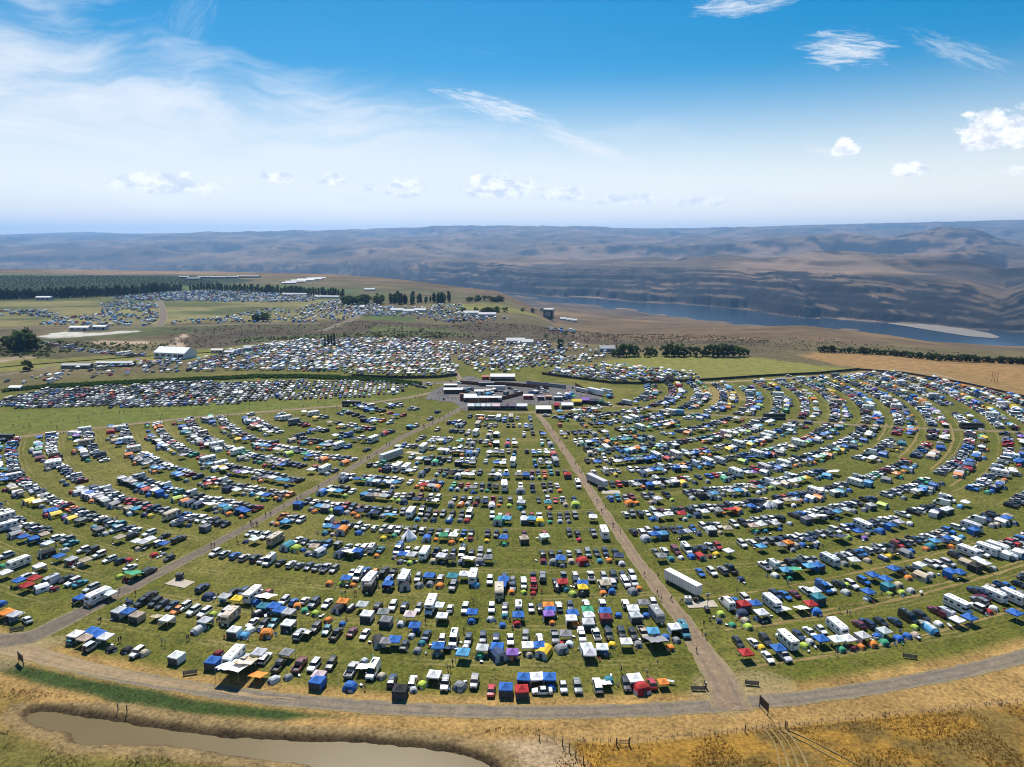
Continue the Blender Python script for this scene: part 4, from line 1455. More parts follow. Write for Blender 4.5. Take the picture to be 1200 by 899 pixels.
# ---------------------------------------------------------------- the crowd of stuff too far to tell apart: joined meshes
class Crowd:
    def __init__(s, name, mats):
        s.name, s.mats, s.b = name, mats, {}

    def add(s, key, mb, pos, rot, col, scale=None):
        s.b.setdefault(key, (mb, [], [], [], []))
        t = s.b[key]
        t[1].append(pos)
        t[2].append(rot)
        t[3].append(col)
        t[4].append(1.0 if scale is None else scale)

    def build(s):
        Vs, Ls, Ts, Ms, Cs, o = [], [], [], [], [], 0
        for key, (mb, pos, rot, col, sc) in s.b.items():
            V, L, Tt, mi = mb.arrays()
            n = len(pos)
            pos, rot, col, sc = np.array(pos, np.float32), np.array(rot), np.array(col, np.float32)[:, :3], np.array(sc, np.float32)
            c, sn = np.cos(rot)[:, None], np.sin(rot)[:, None]
            x = (V[None, :, 0] * c - V[None, :, 1] * sn) * sc[:, None] + pos[:, 0:1]
            y = (V[None, :, 0] * sn + V[None, :, 1] * c) * sc[:, None] + pos[:, 1:2]
            z = V[None, :, 2] * sc[:, None] + pos[:, 2:3]
            Vs.append(np.stack([x, y, z], -1).reshape(-1, 3))
            nv = len(V)
            Ls.append((L[None, :] + (o + np.arange(n) * nv)[:, None]).ravel())
            Ts.append(np.tile(Tt, n))
            Ms.append(np.tile(mi, n))
            Cs.append(np.repeat(col, nv, 0))
            o += n * nv
        V, L, Tt, M_, C_ = map(np.concatenate, (Vs, Ls, Ts, Ms, Cs))
        st = np.concatenate([[0], np.cumsum(Tt)[:-1]])
        return link(s.name, mesh_raw(s.name, V, L, st, Tt, s.mats, M_, C_), kind='stuff')


def lite(kind):
    """far version with few faces: slot 0 own colour, 1 glass, 2 dark, 3 pale"""
    b = MB()
    if kind in ('sedan', 'suv', 'pickup', 'van'):
        L, W, hb, hc = dict(sedan=(4.6, 1.8, .95, 1.42), suv=(4.7, 1.9, 1.1, 1.74), pickup=(5.7, 2.0, 1.15, 1.85), van=(5.8, 2.0, 1.3, 2.5))[kind]
        b.box(0, 0, (hb + .25) / 2, W, L, hb - .25, 0, .96, .97)
        y0, y1 = dict(sedan=(-.9, 1.5), suv=(-.9, 2.2), pickup=(-1.3, .7), van=(-2.0, 2.8))[kind]
        yc, ly = (y0 + y1) / 2, y1 - y0
        b.box(0, yc, (hb + hc) / 2 - .04, W * .92, ly, hc - hb - .1, 1, .80, .66 if kind != 'van' else .9)
        b.box(0, yc, hc - .03, W * .76, ly * (.68 if kind != 'van' else .92), .09, 0)
        if kind == 'pickup':
            b.box(0, 1.75, hb + .01, W * .8, 1.9, .03, 2)
        for s_ in (-1, 1):
            for y in (-L * .3, L * .3):
                b.box(s_ * W * .44, y, .32, .3, .62, .62, 2)
    elif kind == 'rv':
        b.box(0, 0, 1.75, 2.45, 6.8, 2.6, 0, .97, .98)
        for s_ in (-1, 1):
            for y in (-2, 0, 2):
                b.box(s_ * 1.225, y, 2.05, .04, 1.1, .6, 1)
        b.box(0, -3.41, 1.9, 2.0, .06, .8, 1)
        b.box(0, 3.41, 2.1, 1.2, .04, .5, 1)
        b.box(0, .3, 3.15, .8, 1, .25, 3)
        b.box(0, 0, .3, 2.2, 5, .4, 2)
    elif kind == 'canopy':
        P = canopy()
        b = MB().join(P['canopy_roof'])
        for off in P['leg'][1]:
            b.join(P['leg'][0], off)
    elif kind == 'walled':
        b = merged(canopy(wall=4))
        b.m = [2 if m_ == 3 else m_ for m_ in b.m]
    elif kind == 'dome':
        b = merged(dome_tent(2.5, 2.6, 1.45, 4))
        b.m = [3 if m_ == 1 else 2 if m_ == 3 else m_ for m_ in b.m]
    elif kind == 'cabin':
        b = merged(cabin_tent())
        b.m = [3 if m_ == 1 else 2 if m_ == 3 else m_ for m_ in b.m]
    elif kind == 'dot':
        b.box(0, 0, .5, 1.8, 4.6, .8, 0, .95, .95)
        b.box(0, .3, 1.15, 1.6, 2.4, .5, 1, .8, .7)
        b.box(0, .3, 1.42, 1.25, 1.7, .06, 0)
    elif kind == 'dotcamp':
        b.box(0, 0, .9, 2.4, 3.2, 1.8, 0, .75, .7)
    return b


LITE = {k: lite(k) for k in ('sedan', 'suv', 'pickup', 'van', 'rv', 'canopy', 'walled', 'dome', 'cabin', 'dot', 'dotcamp')}
CM = [M_STUFF, M_GLASS, M_TYRE, M_PALE, M_WHITE]
CR_CAR, CR_RV, CR_CAN, CR_TENT = Crowd('parked_cars', CM), Crowd('campers', CM), Crowd('canopies', CM), Crowd('tents', CM)
LMAP = {'sedan': ('sedan', CR_CAR), 'hatch': ('sedan', CR_CAR), 'suv': ('suv', CR_CAR), 'wagon': ('suv', CR_CAR), 'jeep': ('suv', CR_CAR), 'pickup': ('pickup', CR_CAR), 'pickup_cap': ('pickup', CR_CAR), 'minivan': ('suv', CR_CAR),
        'van': ('van', CR_CAR), 'motorhome': ('rv', CR_RV), 'trailer': ('rv', CR_RV), 'bus': ('rv', CR_RV), 'canopy': ('canopy', CR_CAN), 'walled': ('walled', CR_CAN), 'halfwall': ('canopy', CR_CAN), 'dome': ('dome', CR_TENT), 'bigdome': ('cabin', CR_TENT),
        'cabin': ('cabin', CR_TENT), 'tunnel': ('cabin', CR_TENT), 'tipi': ('cabin', CR_TENT), 'tarp': ('canopy', CR_CAN)}


def pick(s):
    """weighted letter"""
    t = sum(w for _, w in s)
    r = random.uniform(0, t)
    for c, w in s:
        r -= w
        if r <= 0:
            return c
    return s[-1][0]


CARC = [('w', 25), ('k', 29), ('l', 12), ('g', 15), ('n', 13), ('b', 5), ('r', 5), ('d', 2.5), ('t', 1.5), ('a', 2), ('e', .8), ('o', .7)]
CANC = [('w', 34), ('b', 20), ('c', 9), ('l', 8), ('g', 6), ('r', 3.5), ('e', 3), ('k', 8), ('a', 5), ('n', 8), ('y', 1.3), ('o', 1.5), ('p', 1), ('t', 2)]
TENC = [('g', 20), ('b', 11), ('n', 11), ('o', 12), ('l', 10), ('e', 6), ('m', 6), ('y', 5), ('r', 5), ('t', 8), ('a', 9), ('w', 6), ('d', 2), ('p', 1), ('c', 3)]
RVC = [('w', 75), ('a', 10), ('l', 10), ('g', 5)]
CARK = [('sedan', 22), ('hatch', 10), ('suv', 31), ('wagon', 9), ('jeep', 5), ('pickup', 13), ('pickup_cap', 3), ('minivan', 5), ('van', 4)]

# ---------------------------------------------------------------- parked cars, campers and tents
PLACED = """wr2.2,142.4;wb-1.4,143.1;sw6.8,143.4@90;sr-4.7,143.7;hk-25.1,142.4;db8.9,144.9;sl11.7,144.9;ug14.9,144.9;xg-11.9,145.3;dl-22.4,144.3;vw19.5,145.3;ug-8.6,146.4;ul-15.3,145.9;cb2.7,146.8;cb8.6,146.7;cw5.7,146.9;gw21.2,145.8*.65;xr29.2,144.4;dm-20.6,146.0;uk26.1,145.7;uw-22.9,146.9;cw-18.0,147.8;cw28.2,146.3;dt22.4,147.6;sr32.1,146.0;co34.5,145.6*.75;xb-36.9,145.1;un-27.7,147.3;da-30.5,149.3;wb-44.5,145.8;vw-32.7,150.6;ci-44.7,147.7;gw-35.0,151.6*.8;pl-37.9,151.2;cp0.1,156.8;cc-11.9,156.5;do0.1,157.5;de-7.9,157.5;kn-3.5,157.6;dl-55.2,147.8;cl18.9,156.6;dg-52.2,148.9;da4.2,158.2;ky7.8,158.7;cl-7.3,158.9;cb-3.7,159.3;go-58.9,148.3*.75;dl-35.8,155.6;uk-43.4,153.8;dg-18.6,158.8;cb6.8,159.9;cw3.9,160.1;uw-47.3,153.2;cw18.5,159.3;cb-18.3,159.5;xg12.3,160.3;cw22.3,159.3;db22.7,159.6;gn-16.3,160.5*.5;pd-50.8,153.2;dg-23.5,159.9;dw-11.6,161.5;dw-14.6,161.9;pk-55.6,153.2;gw-64.7,149.9*1.5;dr12.4,163.0;dw14.5,162.9;cw28.6,161.6;sk-27.0,162.0;dy25.2,162.5;sw-0.4,164.5;un-11.1,164.2;vw-14.8,164.2;cg-31.5,161.8;un-4.0,164.8;dt-22.8,163.3;uw7.1,164.8;cb-29.6,162.4;uw-17.8,164.2;un-7.4,165.1;cg13.7,165.2;ga-63.3,153.2*1.1;ug3.5,165.8;pg11.0,165.4;dg31.9,162.7;do39.6,161.1;cg-54.9,156.9;gg36.2,162.5*1.1;cr56.9,156.6;kk-33.7,163.3;pw17.9,166.1;uw-60.0,156.1;sn-22.0,166.4;pw21.7,166.7;uk24.9,166.4;dl-25.9,166.6;cl-61.7,157.0;sw62.4,156.7;wb-71.5,153.4;gl-65.5,156.1*.8;uk28.3,167.2;rw-67.4,155.7;uk31.2,166.9;dg41.9,164.6;db39.4,165.8;cc36.3,166.5;ul66.5,157.1;pa33.9,167.6;cb-25.4,169.3;sl-38.0,167.0;db-25.1,169.6;cb65.6,158.7;db-2.5,171.8;wl20.1,171.0;do35.1,168.9;dr1.3,172.6;dy62.3,161.1;uk57.2,163.2;sd-41.5,168.0;pk-45.4,167.0;do16.9,172.3;do10.7,173.1;cw15.8,172.9;cw42.3,168.5;vt44.6,168.3;sw61.0,163.1;db-10.8,173.9;dd-72.4,158.6;cb1.7,174.5;dl-29.5,172.3;dl-5.8,174.8;cw-18.7,174.1;gl-53.3,167.1*.7;cp9.9,175.2;ul-54.8,166.7;wd25.0,173.7;ww-81.2,155.6;wg-33.4,172.3;st-48.3,169.0;cw20.6,174.7;cb-10.8,175.9;cb16.4,175.5;uk64.4,164.2;dt-2.0,176.6;ci-27.3,174.5;rw69.4,163.2;uk-51.4,169.9;wl33.1,174.6;cb10.4,177.5;dm73.4,162.0;ce20.5,177.1;cb25.3,176.6;db-45.1,172.6;xo-63.5,167.2;sg-1.9,179.2;db29.0,176.9;cg-34.7,175.9;ww-39.0,175.1;tg39.0,175.5;dk-59.2,170.0;co10.0,179.8;de82.0,160.4;cw-58.7,170.4;dc-69.0,166.6;sl5.3,180.3;uw-5.6,180.3;uw-12.9,179.9;db36.4,176.7;dl75.6,163.8;uk7.8,180.3;cb77.9,162.9;vw1.8,180.6;sw-17.1,179.9;cw33.0,177.8;cw-20.2,179.8;ug-1.9,181.0;do-49.3,174.3;uw13.0,181.0;de58.4,172.0;rw-22.5,180.5;cw81.6,162.6;dm62.3,170.9;ww-71.7,167.2;dd85.1,161.0;un16.2,181.4;ug-25.8,180.3;sn73.9,166.7;dw-68.4,169.2;dn55.5,174.0;da-90.8,158.7;uw-92.3,158.4;un-29.8,181.0;uw20.7,182.3;st-63.3,172.3;cw84.8,163.0;uk-65.7,171.6;do87.6,161.7;uw25.2,182.5;uw-33.1,181.4;uk-37.1,181.0;cg36.5,181.2;sw77.3,167.9;cl-41.3,180.2;da62.4,174.0;uw31.6,182.2;dm-53.7,177.8;kk-44.6,180.5;sw-69.0,172.6;cl-60.4,176.2;kk-47.8,180.1;do91.0,162.7;dm57.0,177.6;dk-95.8,160.1;uw39.6,182.6;dn66.1,174.9;cl89.2,164.5;sw80.7,169.2;dk68.7,174.9;xn62.7,177.2;co-47.1,182.0;cw67.2,175.6;cb-63.2,177.3;de-57.1,179.4;kl-82.0,169.5;ta-3.7,188.5;de94.3,163.3;dk-99.7,160.3;rw84.7,168.9;dr6.2,189.2;dm17.5,188.7;kk-76.5,173.6;dm3.4,189.8;cl-81.1,171.8;do-0.1,190.0;sw-51.8,182.8;dg-66.3,178.5;ta-75.7,174.9;kk-68.7,177.8;kk20.5,189.6;cb-65.3,179.2;do26.4,189.2;un-55.4,182.9;db94.0,166.5;cy20.5,190.1;do-59.8,181.7;wr64.1,180.5;cb-3.2,191.6;ct-68.3,179.4;vw60.0,182.4;do-82.8,173.4;dt15.8,191.6;cl95.9,166.8;db28.9,190.2;ul-105.2,161.3;db98.9,165.3;un0.3,192.6;cb67.3,180.7;kk13.4,192.4;xg35.1,190.0;gl74.1,178.5*.8;cw-102.9,163.7;sw-58.5,184.4;cb20.7,192.4;sb-61.4,183.6;uw3.5,193.6;pr6.4,193.6;pg-17.3,193.1;cr14.9,193.4;dc-10.7,193.8;ca27.3,192.3;uw-78.3,177.8;do-21.3,193.6;sd91.9,171.7;cb-2.5,194.8;sb62.9,184.5;db101.7,166.5;uk26.7,193.3;uw-64.3,184.4;pr6.4,195.2;cw-91.6,172.5;dm-81.5,177.5;pw26.4,193.6;rw72.5,181.5;ca-107.7,163.2;do37.2,192.1;dg-27.4,193.8;cb-105.5,165.0;cb-36.3,192.4;kk-31.8,193.3;sk95.1,171.3;ug0.2,195.9;uk12.9,195.5;de15.2,195.5;uk19.0,195.2;gw79.5,179.3*.7;dg-24.3,194.7;dd-36.6,192.8;un94.2,172.2;uw3.4,196.3;uw-83.9,177.8;da104.1,166.9;uw-6.6,196.6;tk-41.5,192.3;xb83.4,178.4;uw66.3,185.6;db-71.7,183.6;gw-69.4,184.8*1.1;uw29.8,195.2;ct-17.8,197.0;rw-11.6,197.8;pw33.7,195.2;ut-111.1,164.4;cw-14.3,198.2;cr82.6,180.7;cw-111.1,164.8;ul-21.5,197.7;rw-32.0,196.3;sk98.2,173.0;cb-108.3,166.9;cb-24.8,197.4;uw-87.3,178.8;cy-77.0,183.5;pl36.2,195.7;ga-95.7,175.2*.6;rw-42.0,195.2;ub-36.8,196.3;do-47.0,194.1;ul-28.3,198.5;rw-73.7,186.7;dm106.1,170.8;sn102.1,173.4;sr-70.4,188.6;so-92.0,179.1;wa-100.6,174.6;dm-50.6,195.1;cl-81.1,184.7;kc109.5,169.7;cb-49.4,195.9;un75.5,187.6;do-54.2,195.1;uw-90.9,181.1;dc-82.0,185.5;sb78.2,187.4;wt86.3,184.4;gg108.6,172.3*.6;un-77.4,189.0;vk106.5,174.6;cb-103.9,176.3;vw-46.5,199.5;sn-94.8,181.8;sd81.3,188.4;uk-80.3,189.4;xn-86.7,187.0;dw113.4,172.5;wl-106.6,176.9;uk-97.7,182.2;dn-87.0,187.6;sl-48.8,201.4;cw86.8,188.3;uk110.6,175.7;uw85.1,190.1;cw117.9,172.1;uk-100.2,183.5;pk-103.7,183.7;cb121.7,173.1;dw101.1,186.1;vb90.9,191.4;un-90.5,191.7;vl117.5,177.2;dl96.6,189.6;pd116.4,178.2;ul92.8,191.7;dn-107.7,183.8;cb101.7,187.3;uk-103.4,187.3;uk96.4,193.8;sw-129.8,174.0@70;dm99.4,194.0;do-118.4,183.1;uw100.2,193.8;dm109.1,189.1;rw123.4,180.5;cw-114.5,186.4;rw-117.2,185.4;cl-133.6,174.8;dg-134.3,174.9;dm112.9,189.6;wt109.7,191.5;cb-121.6,184.4;dr130.6,178.7;cb135.3,175.4;uw128.7,180.6;ub104.8,195.9;co-136.6,175.9;dl116.1,190.7;cb110.7,195.0;dw133.3,180.5;cb108.3,197.8;da114.4,194.3;ug131.7,184.1;ul-123.1,192.0;dr-115.8,197.2;sd133.7,185.9;ge-114.1,199.2;uk-111.4,202.5;rw137.2,186.3;do119.8,198.7;dm-118.7,199.5;db-143.1,183.0;st-128.0,194.8;rw141.6,185.4;cb116.7,202.0;dd-133.8,191.7;ka123.7,198.8;uk119.5,202.1;uw-130.5,195.5;kw-137.4,191.6;sw-118.8,205.4;cr-141.3,191.2;dl127.8,200.9;vl-137.3,195.0;uk123.9,203.8;sk-109.7,211.9;sk-134.0,197.7;cb133.0,200.0;cw126.5,204.9;cb135.3,199.5;cr-141.8,195.4;cb-145.8,194.5;dg-113.3,215.5;dr-122.1,210.8;dr-115.8,214.5;sk-124.1,209.9;sk149.9,194.2;uw131.5,207.4;uw133.8,206.8;uw-128.3,211.0;ca-134.0,207.9;uw-146.6,199.7;dg-135.6,207.6;vl137.4,208.4;dr-138.7,208.3;cw-145.9,203.9;cl-139.1,208.9;cw-153.3,199.4;da-123.4,219.4;uw-133.3,214.1;uw-118.3,223.0;ka143.1,208.4;cl-122.6,221.4;cw147.2,205.9;dl149.7,205.2;cw146.8,208.6;cb-144.1,210.8;cw-125.5,222.6;uk143.1,213.6;uk-137.4,217.4;rw-154.5,207.0;uw-140.8,217.9;de-159.5,206.6;tw148.0,215.0;ca-132.8,225.5;kk-150.8,215.0;dl-146.9,218.3;uw152.2,214.9;uk-130.7,229.5;cw159.0,213.0;rw155.0,216.8;st-148.0,223.2;ul-163.2,213.6;rw159.5,218.1;dl-141.3,231.6;vl-138.9,234.7;cg-144.2,232.8;uw-155.3,227.7;cb-161.4,224.7;ca-160.1,228.3;cb-165.6,225.9;uk-170.0,236.9;tw-178.7,236.3;vw-178.0,239.2"""
CODE = {'s': ['sedan', 'hatch'], 'u': ['suv', 'suv', 'wagon', 'jeep', 'suv'], 'p': ['pickup', 'pickup', 'pickup_cap'], 'v': ['van', 'van', 'minivan'], 'r': ['motorhome', 'trailer', 'motorhome'], 't': ['trailer'], 'c': ['canopy', 'canopy', 'halfwall'],
        'w': ['walled'], 'd': ['dome'], 'x': ['bigdome'], 'k': ['cabin', 'cabin', 'tunnel'], 'g': ['tarp'], 'h': ['walled']}
GROUPS = {'car': 'cars parked in the ring rows', 'pickup truck': 'pickup trucks parked in the ring rows', 'van': 'vans parked in the ring rows', 'motorhome': 'motorhomes parked in the ring rows', 'caravan': 'caravans parked in the ring rows',
          'canopy': 'canopies set up beside the vehicles', 'tent': 'tents pitched beside the vehicles', 'tarp': 'tarps stretched between the vehicles', 'bus': 'coaches parked in the camp', 'trailer': 'box trailers in the camp'}
ORD = ['front', 'second', 'third', 'fourth', 'fifth', 'sixth', 'seventh', 'eighth', 'ninth', 'tenth', 'eleventh', 'twelfth', 'thirteenth', 'fourteenth', 'fifteenth', 'sixteenth', 'seventeenth', 'eighteenth']


def field(x, y):
    t = float(ang_off(x, y))
    r = math.hypot(x - CC[0], y - CC[1])
    k = int(max(0, min(17, round((float(row_base(t)) - r) / PITCH))))
    side = 'middle' if -21.8 <= t <= 7.3 else ('left' if t < 0 else ('right' if t < 56 else 'far right'))
    return f"{ORD[k]} row of the {side} field", t


SPOTS = []           # (kind, colour, x, y, rot, manual)
for tok in PLACED.split(';'):
    k, c = tok[0], tok[1]
    tok, _, sc_ = tok.partition('*')
    a = tok[2:].split('@')
    x, y = map(float, a[0].split(','))
    kind = random.choice(CODE[k])
    th = math.atan2(x - CC[0], -(y - CC[1]))                 # bearing from the ring centre
    rot = -(-th)                                             # local -Y points outwards
    rot = th
    if kind in ('sedan', 'hatch', 'suv', 'wagon', 'jeep', 'pickup', 'pickup_cap', 'minivan', 'van', 'motorhome'):
        if random.random() < .45:
            rot += math.pi
        rot += random.uniform(-.06, .06)
    elif k in 'dxk':
        rot += random.uniform(-.5, .5)
    else:
        rot += random.uniform(-.10, .10)
    if len(a) > 1:
        rot += math.radians(float(a[1]))
    SPOTS.append((kind, c, x, y, rot, float(sc_) if sc_ else True))
MAN = np.array([(s[2], s[3]) for s in SPOTS])
HALF = {'motorhome': 4.2, 'trailer': 4.0, 'bus': 6.3}


def taken(x, y, rad):
    return bool(np.any(np.hypot(MAN[:, 0] - x, MAN[:, 1] - y) < rad))


# closed ground: lanes, service pads, open grass
PADS = [(215, 684, 10, 5), (820, 709, 10, 5), (718, 577, 8, 4), (483, 531, 8, 4), (455, 535, 9, 9), (799, 683, 5, 9), (699, 563, 5, 8)]
LANES = [np.array(l) for l in (laneA, laneB, laneC, laneD, laneE, laneF)]


def open_ground(x, y, clear=3.6):
    x_, y_ = np.array([x]), np.array([y])
    for l in LANES:
        if line_d(l, x_, y_)[0] < clear:
            return False
    for px, py, rx, ry in PADS:
        cx, cy = at(px, py)
        if abs(x - cx) < rx and abs(y - cy) < ry:
            return False
    return True


FENCE = [at(600, 431), at(635, 439), at(717, 450), at(750, 450.5), at(825, 446.5), at(900, 441.5), at(960, 438.5), at(1007, 434), at(1060, 438), at(1130, 450), at(1200, 466), at(1290, 488)]


def inside_camp(x, y):
    # far right: bounded by the screen fence and the edge of the golden field
    P = np.array(FENCE[3:] + [(700., 300.), (500., -100.), (-600., -100.), (-600., 380.), (-60., 470.)])
    return poly_sd(P, np.array([x]), np.array([y]))[0] < -4.0


def gap(theta, r):
    """rows break up here and there"""
    return vnoise(np.array([theta * .22 + 50]), np.array([r * .37 + 9]), 5)[0]


def ring_row(r0, t0, t1, dens=.95, outward=1, manual_skip=None, tent=.62):
    """one row of the rings: vehicles on the inner side, canopies and tents on the outer"""
    t = t0 + random.uniform(0, .6)
    while t < t1:
        off = float(row_base(t)) - float(row_base((t0 + t1) / 2))
        r = r0 + off
        x, y = polar(r, t)
        kind = pick(CARK)
        g = gap(t, r)
        w = 2.75
        if random.random() < .052:
            kind = pick([('motorhome', 5), ('trailer', 5)])
            w = 3.9
        step = math.degrees((w + random.uniform(-.1, .4) + (random.expovariate(1 / 1.5) if random.random() < .14 else 0)) / r)
        tm = t + step / 2
        t += step
        if g < .13 or random.random() > dens:
            continue
        big = kind in ('motorhome', 'trailer')
        rv_ = r - (.3 if big else 2.6) + random.uniform(-.5, .5)
        x, y = polar(rv_, tm)
        if not inside_camp(x, y) or (manual_skip and manual_skip(x, y)):
            continue
        th = math.radians(tm)
        if open_ground(x, y, 4.8 if big else 4.0) and not taken(x, y, 3.0):
            c = pick(RVC if big else CARC)
            if kind == 'van' and random.random() < .6:
                c = 'w'
            SPOTS.append((kind, c, x, y, th + (math.pi if random.random() < .45 and kind != 'trailer' else 0) + random.uniform(-.07, .07), False))
        if not big and random.random() < tent:
            k2 = pick([('canopy', 34), ('walled', 8), ('halfwall', 6), ('dome', 32), ('bigdome', 5), ('cabin', 8), ('tunnel', 4), ('tarp', 3), ('tipi', .6)])
            rr = r + 2.7 + random.uniform(-.5, .9) + (.6 if k2 in ('cabin', 'tunnel', 'bigdome') else 0)
            x, y = polar(rr, tm + math.degrees(random.uniform(-.5, .5) / r))
            if open_ground(x, y, 4.4) and not taken(x, y, 2.6):
                cc = 'w' if k2 == 'tipi' else pick(CANC if k2 in ('canopy', 'walled', 'halfwall', 'tarp') else TENC)
                SPOTS.append((k2, cc, x, y, th + random.uniform(-.25, .25), False))
                if k2 in ('canopy', 'halfwall') and random.random() < .45:
                    x, y = polar(r + 5.4 + random.uniform(-.3, .5), tm)
                    if open_ground(x, y, 4.4) and not taken(x, y, 2.4):
                        SPOTS.append(('dome', pick(TENC), x, y, th + random.uniform(-.5, .5), False))


# the middle field (its four front rows are placed one by one above)
ring_row(347.5 - PITCH * 3, -21.0, 6.8, dens=.95, tent=0)
for k in range(4, 16):
    r = 347.5 - PITCH * k
    ring_row(r, -21.6 + 130 / r - .4, 7.2 - 100 / r, dens=.9 if k < 13 else .75, tent=.85 if k < 13 else .5)
# the right and far right fields
low_right = lambda x, y: (y < 196 and x < 131)
for k in range(0, 16):
    r = 335 + 3.5 - PITCH * k
    ring_row(r, 7.3 + 150 / r, 100, dens=.97 if r > 170 else .85, manual_skip=(lambda x, y: k < 2 and x < 130), tent=.78)
# the left field
for k in range(0, 16):
    r = 345.5 + 2 - PITCH * k
    ring_row(r, -63.5 + 100 / r, -22 - 150 / r, dens=.97 if r > 190 else .55, manual_skip=(lambda x, y: y < 226 - 0.0 * x and x > -175), tent=.72)

# extra singles seen along the lanes
for kind, c, px, py, rot in (('van', 'l', 242, 493, 70), ('sedan', 'k', 327, 487, 80), ('trailer', 'w', 88, 510, 80), ('van', 'w', 406, 559, 60), ('sedan', 'k', 403, 560, 62), ('bus', 'k', 907, 489, 88), ('bus', 'k', 1138, 500, 86), ('bus', 'k', 412, 474, 85), ('bus', 'k', 3, 514, 85),
                             ('van', 'w', 563, 489, 80), ('van', 'w', 577, 490, 86), ('trailer', 'c', 795, 484, 80), ('sedan', 'k', 670, 484, 70), ('suv', 'l', 676, 486, 66), ('suv', 'k', 664, 487, 70), ('sedan', 'l', 684, 486, 75), ('sedan', 'g', 651, 488, 75), ('sedan', 'l', 640, 486, 80),
                             ('sedan', 'w', 538, 448, 60), ('suv', 'k', 490, 452, 40), ('suv', 'n', 497, 453, 40), ('suv', 'l', 503, 450, 40), ('sedan', 'b', 485, 450, 35)):
    x, y = at(px, py, 1.0)
    SPOTS.append((kind, c, x, y, math.radians(rot), True))

# individuals: everything placed by hand and the nearest 300 of each kind; the rest is joined
SPOTS.sort(key=lambda s: math.hypot(s[2], s[3]))
count = {}
limit = {'car': 300, 'tent': 300, 'canopy': 300, 'pickup truck': 150, 'van': 110, 'motorhome': 100, 'caravan': 100, 'tarp': 60, 'bus': 10}
n_stuff = 0
for kind, c, x, y, rot, manual in SPOTS:
    cat = KINDS[kind][2]
    n = count.get(cat, 0)
    if n < limit[cat]:
        count[cat] = n + 1
        near = math.hypot(x, y) < (235 if cat in ('car', 'pickup truck', 'van', 'tent', 'canopy', 'tarp') else 330)
        wh, th = field(x, y)
        put_thing(kind, c, x, y, rot, near, 0., (1.0 if manual is True or manual is False else manual) * random.uniform(.95, 1.05) if cat != 'tent' else random.uniform(.8, 1.15), GROUPS[cat], (wh, th))
    else:
        lk, cr = LMAP[kind]
        n_stuff += 1
        cr.add(lk, LITE[lk], (x, y, 0), rot, jitter(PAL[c][1]), random.uniform(.95, 1.05))
print('individuals', count, 'joined', n_stuff)


# ---------------------------------------------------------------- car parks and camps beyond the rings
def fill(pts, dx, dy, ang, dens, mixk, jit=.6, gapn=.2, terr=False, z=0., lites=None):
    P = poly_world(pts)
    c = P.mean(0)
    ca, sa = math.cos(ang), math.sin(ang)
    ext = np.hypot(*(P - c).T).max()
    U, V = np.meshgrid(np.arange(-ext, ext, dx), np.arange(-ext, ext, dy))
    U = U + rng.uniform(-jit, jit, U.shape)
    V = V + rng.uniform(-jit, jit, U.shape)
    X = c[0] + U * ca - V * sa
    Y = c[1] + U * sa + V * ca
    ok = (poly_sd(P, X, Y) < 0) & (rng.random(U.shape) < dens) & (vnoise(X / 18., Y / 18., 91) > gapn)
    X, Y = X[ok], Y[ok]
    Z = terrain(X, Y) if terr else np.zeros_like(X)
    for x, y, z_ in zip(X, Y, Z):
        k = pick(mixk)
        rot = ang + random.uniform(-.12, .12) + (math.pi if random.random() < .5 else 0)
        if k == 'car':
            k = pick([('sedan', 4), ('suv', 5), ('pickup', 1.6), ('van', .6)])
            CR_CAR.add(k, LITE[k], (x, y, z_), rot, jitter(PAL[pick(CARC)][1]))
        elif k == 'rv':
            CR_RV.add('rv', LITE['rv'], (x, y, z_), rot, jitter(PAL[pick(RVC)][1]))
        elif k == 'canopy':
            CR_CAN.add('canopy', LITE['canopy'], (x, y, z_), rot, jitter(PAL[pick(CANC)][1]))
        elif k == 'dome':
            CR_TENT.add('dome', LITE['dome'], (x, y, z_), rot + random.uniform(-.5, .5), jitter(PAL[pick(TENC)][1]))
        elif k == 'dot':
            CR_CAR.add('dot', LITE['dot'], (x, y, z_), rot, jitter(PAL[pick(CARC)][1]), 1.15)
        elif k == 'dotcamp':
            CR_TENT.add('dotcamp', LITE['dotcamp'], (x, y, z_), rot, jitter(PAL[pick(CANC)][1]), 1.3)


PARK = [('car', 30), ('rv', .5)]
CAMP = [('car', 9), ('canopy', 5), ('dome', 4), ('rv', 1)]
FARC = [('dot', 10), ('dotcamp', 7), ('rv', 1.6)]
# the day car park on the left: tight straight rows
fill([(-30, 478), (10, 468), (50, 458), (200, 449), (330, 447), (440, 448), (482, 452), (465, 463), (350, 470), (200, 476), (80, 479)], 3.1, 7.4, math.radians(9), .97, PARK, .35, .06)
# dense camps behind it
fill([(215, 436), (225, 424), (300, 405), (345, 400), (400, 397), (505, 399), (520, 412), (538, 434), (530, 440), (470, 440), (380, 436), (300, 434)], 4.1, 6.0, math.radians(-4), .93, CAMP, .9, .14)
fill([(512, 402), (560, 401), (640, 406), (700, 411), (722, 415), (690, 424), (650, 430), (600, 436), (560, 437), (548, 428)], 4.6, 6.4, math.radians(-12), .88, CAMP, 1.0, .18)
fill([(640, 438), (660, 432), (710, 428), (760, 431), (815, 438), (826, 444), (750, 448), (715, 447)], 4.2, 5.6, math.radians(20), .95, CAMP, .8, .12)
fill([(0, 448), (60, 437), (110, 428), (215, 424), (215, 436), (120, 441), (60, 450)], 5.5, 8.0, math.radians(8), .55, CAMP, 1.2, .35)
fill([(560, 400), (640, 401), (720, 408), (718, 411), (640, 405), (560, 402)], 5, 7, math.radians(-14), .6, CAMP, 1., .3)
